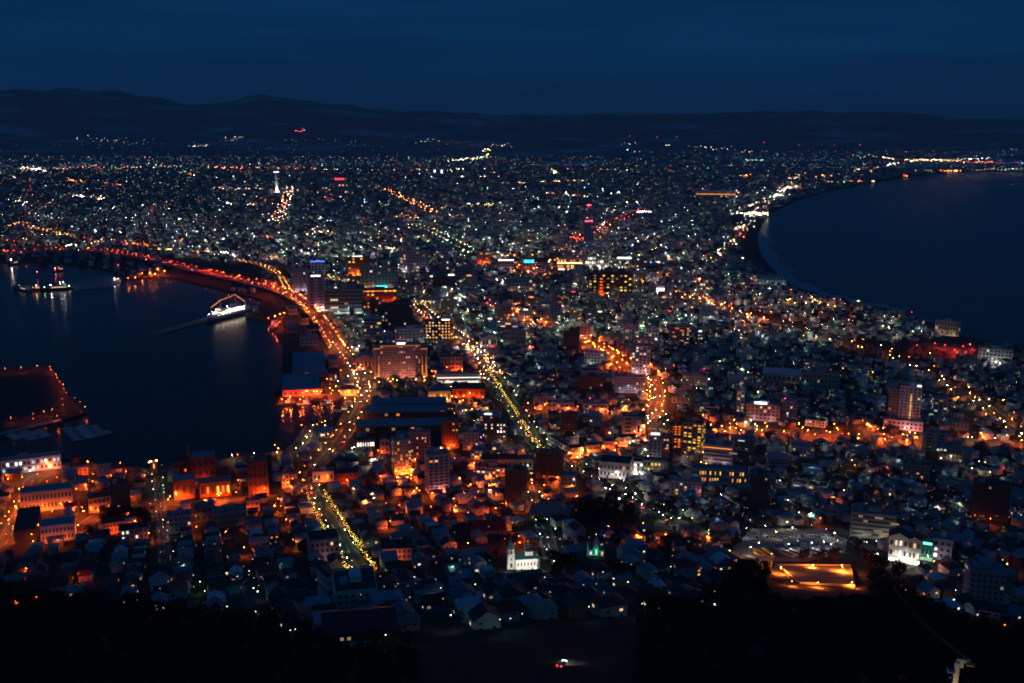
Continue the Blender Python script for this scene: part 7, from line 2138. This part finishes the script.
for (x0, y0, x1, y1, sp_, n_, cols, val) in LINES:
    if y0 < 157: n_, sp_ = int(n_ * .6) + 1, max(sp_, 1.7)
    for i in range(n_):
        k_ = (i + random.random()) / n_
        h_ = random.uniform(3, 9)
        g = unp(x0 + (x1 - x0) * k_ + random.gauss(0, sp_ * .5), y0 + (y1 - y0) * k_ + random.gauss(0, sp_ * .55), h_)
        r = math.hypot(g.x, g.y)
        if r < 9200 and not bool(on_land(np.array([g.x]), np.array([g.y]))[0]): continue
        d = r / 1000
        dot(g.x, g.y, g.z, random.choice(cols), min(val, 8) * (1.5 if y0 < 225 else .9 if y0 < 260 else .5) * random.lognormvariate(-.25, .7) * d * d, min(2.2, max(.3, .3 * d)))
# aircraft warning lamps on far masts
for px, py in ((630, 136), (657, 137), (677, 137), (701, 137), (725, 140), (764, 142), (799, 145), (834, 145), (860, 145), (37, 155), (30, 181), (31, 189), (496, 161), (66, 166), (588, 207), (588, 222)):
    g = unp(px, py, 20); d = math.hypot(g.x, g.y) / 1000
    dot(g.x, g.y, g.z, 'red', 2.2 * d * d, 2.6)
Vd, Td, Md, mats_ = [], [], [], []
nv = 0
for (col, s_), L_ in DOT.items():
    mats_.append(em(col, s_))
    A = np.array(L_)
    Vv = (A[:, None, :3] + np.array(OCTV)[None] * A[:, None, 3:4]).reshape(-1, 3)
    T = (np.array(OCTF)[None] + (np.arange(len(A)) * 6)[:, None, None]).reshape(-1, 3) + nv
    Vd.append(Vv); Td.append(T); Md.append(np.full(len(T), len(mats_) - 1)); nv += len(Vv)
QV, QM = [], []
hq = np.array([(-.4, -.4, 0), (.4, -.4, 0), (.4, .4, 0), (-.4, .4, 0)])
hp = hq * 1.5 + np.array([0, 0, .07])
mats_.append(DARKM); dk = len(mats_) - 1
mi = {}
for (x, y, z, col, s_) in HOOD:
    k_ = (col, s_)
    if k_ not in mi:
        mats_.append(em(col, s_)); mi[k_] = len(mats_) - 1
    QV += [hq[::-1] + (x, y, z), hp + (x, y, z)]; QM += [mi[k_], dk]
Q = np.arange(len(QV) * 4).reshape(-1, 4) + nv
Vd.append(np.concatenate(QV))
do = bulk('distant_lamps', np.concatenate(Vd), Q, np.array(QM), np.concatenate(Td), np.concatenate(Md), mats_)
tag(do, 'thousands of distant street lamps, lit windows and added fill lamps across the city', 'city lights', kind='stuff')
print('lamps', len(LAMPS), 'individual', len(indiv), 'dots', nv // 6, 'dot mats', len(mats_))
# ------------------------------------------------------------------ the evening air
hz = MB().box(-27000, 27000, -60, 28500, -4, 1250)
hzm = bpy.data.materials.new('haze')
hzm.use_nodes = True
hn_ = hzm.node_tree
hn_.nodes.clear()
ho = hn_.nodes.new('ShaderNodeOutputMaterial'); hv = hn_.nodes.new('ShaderNodeVolumePrincipled')
hv.inputs['Color'].default_value = (.8, .9, 1.0, 1)
hv.inputs['Density'].default_value = HAZE
hn_.links.new(hv.outputs[0], ho.inputs['Volume'])
if HAZE:
    tag(hz.build('haze', hzm), 'thin blue evening air over the whole city', 'haze', kind='stuff')
# labels must be unique per top-level thing unless a group shares them
print('objects', len(bpy.data.objects))
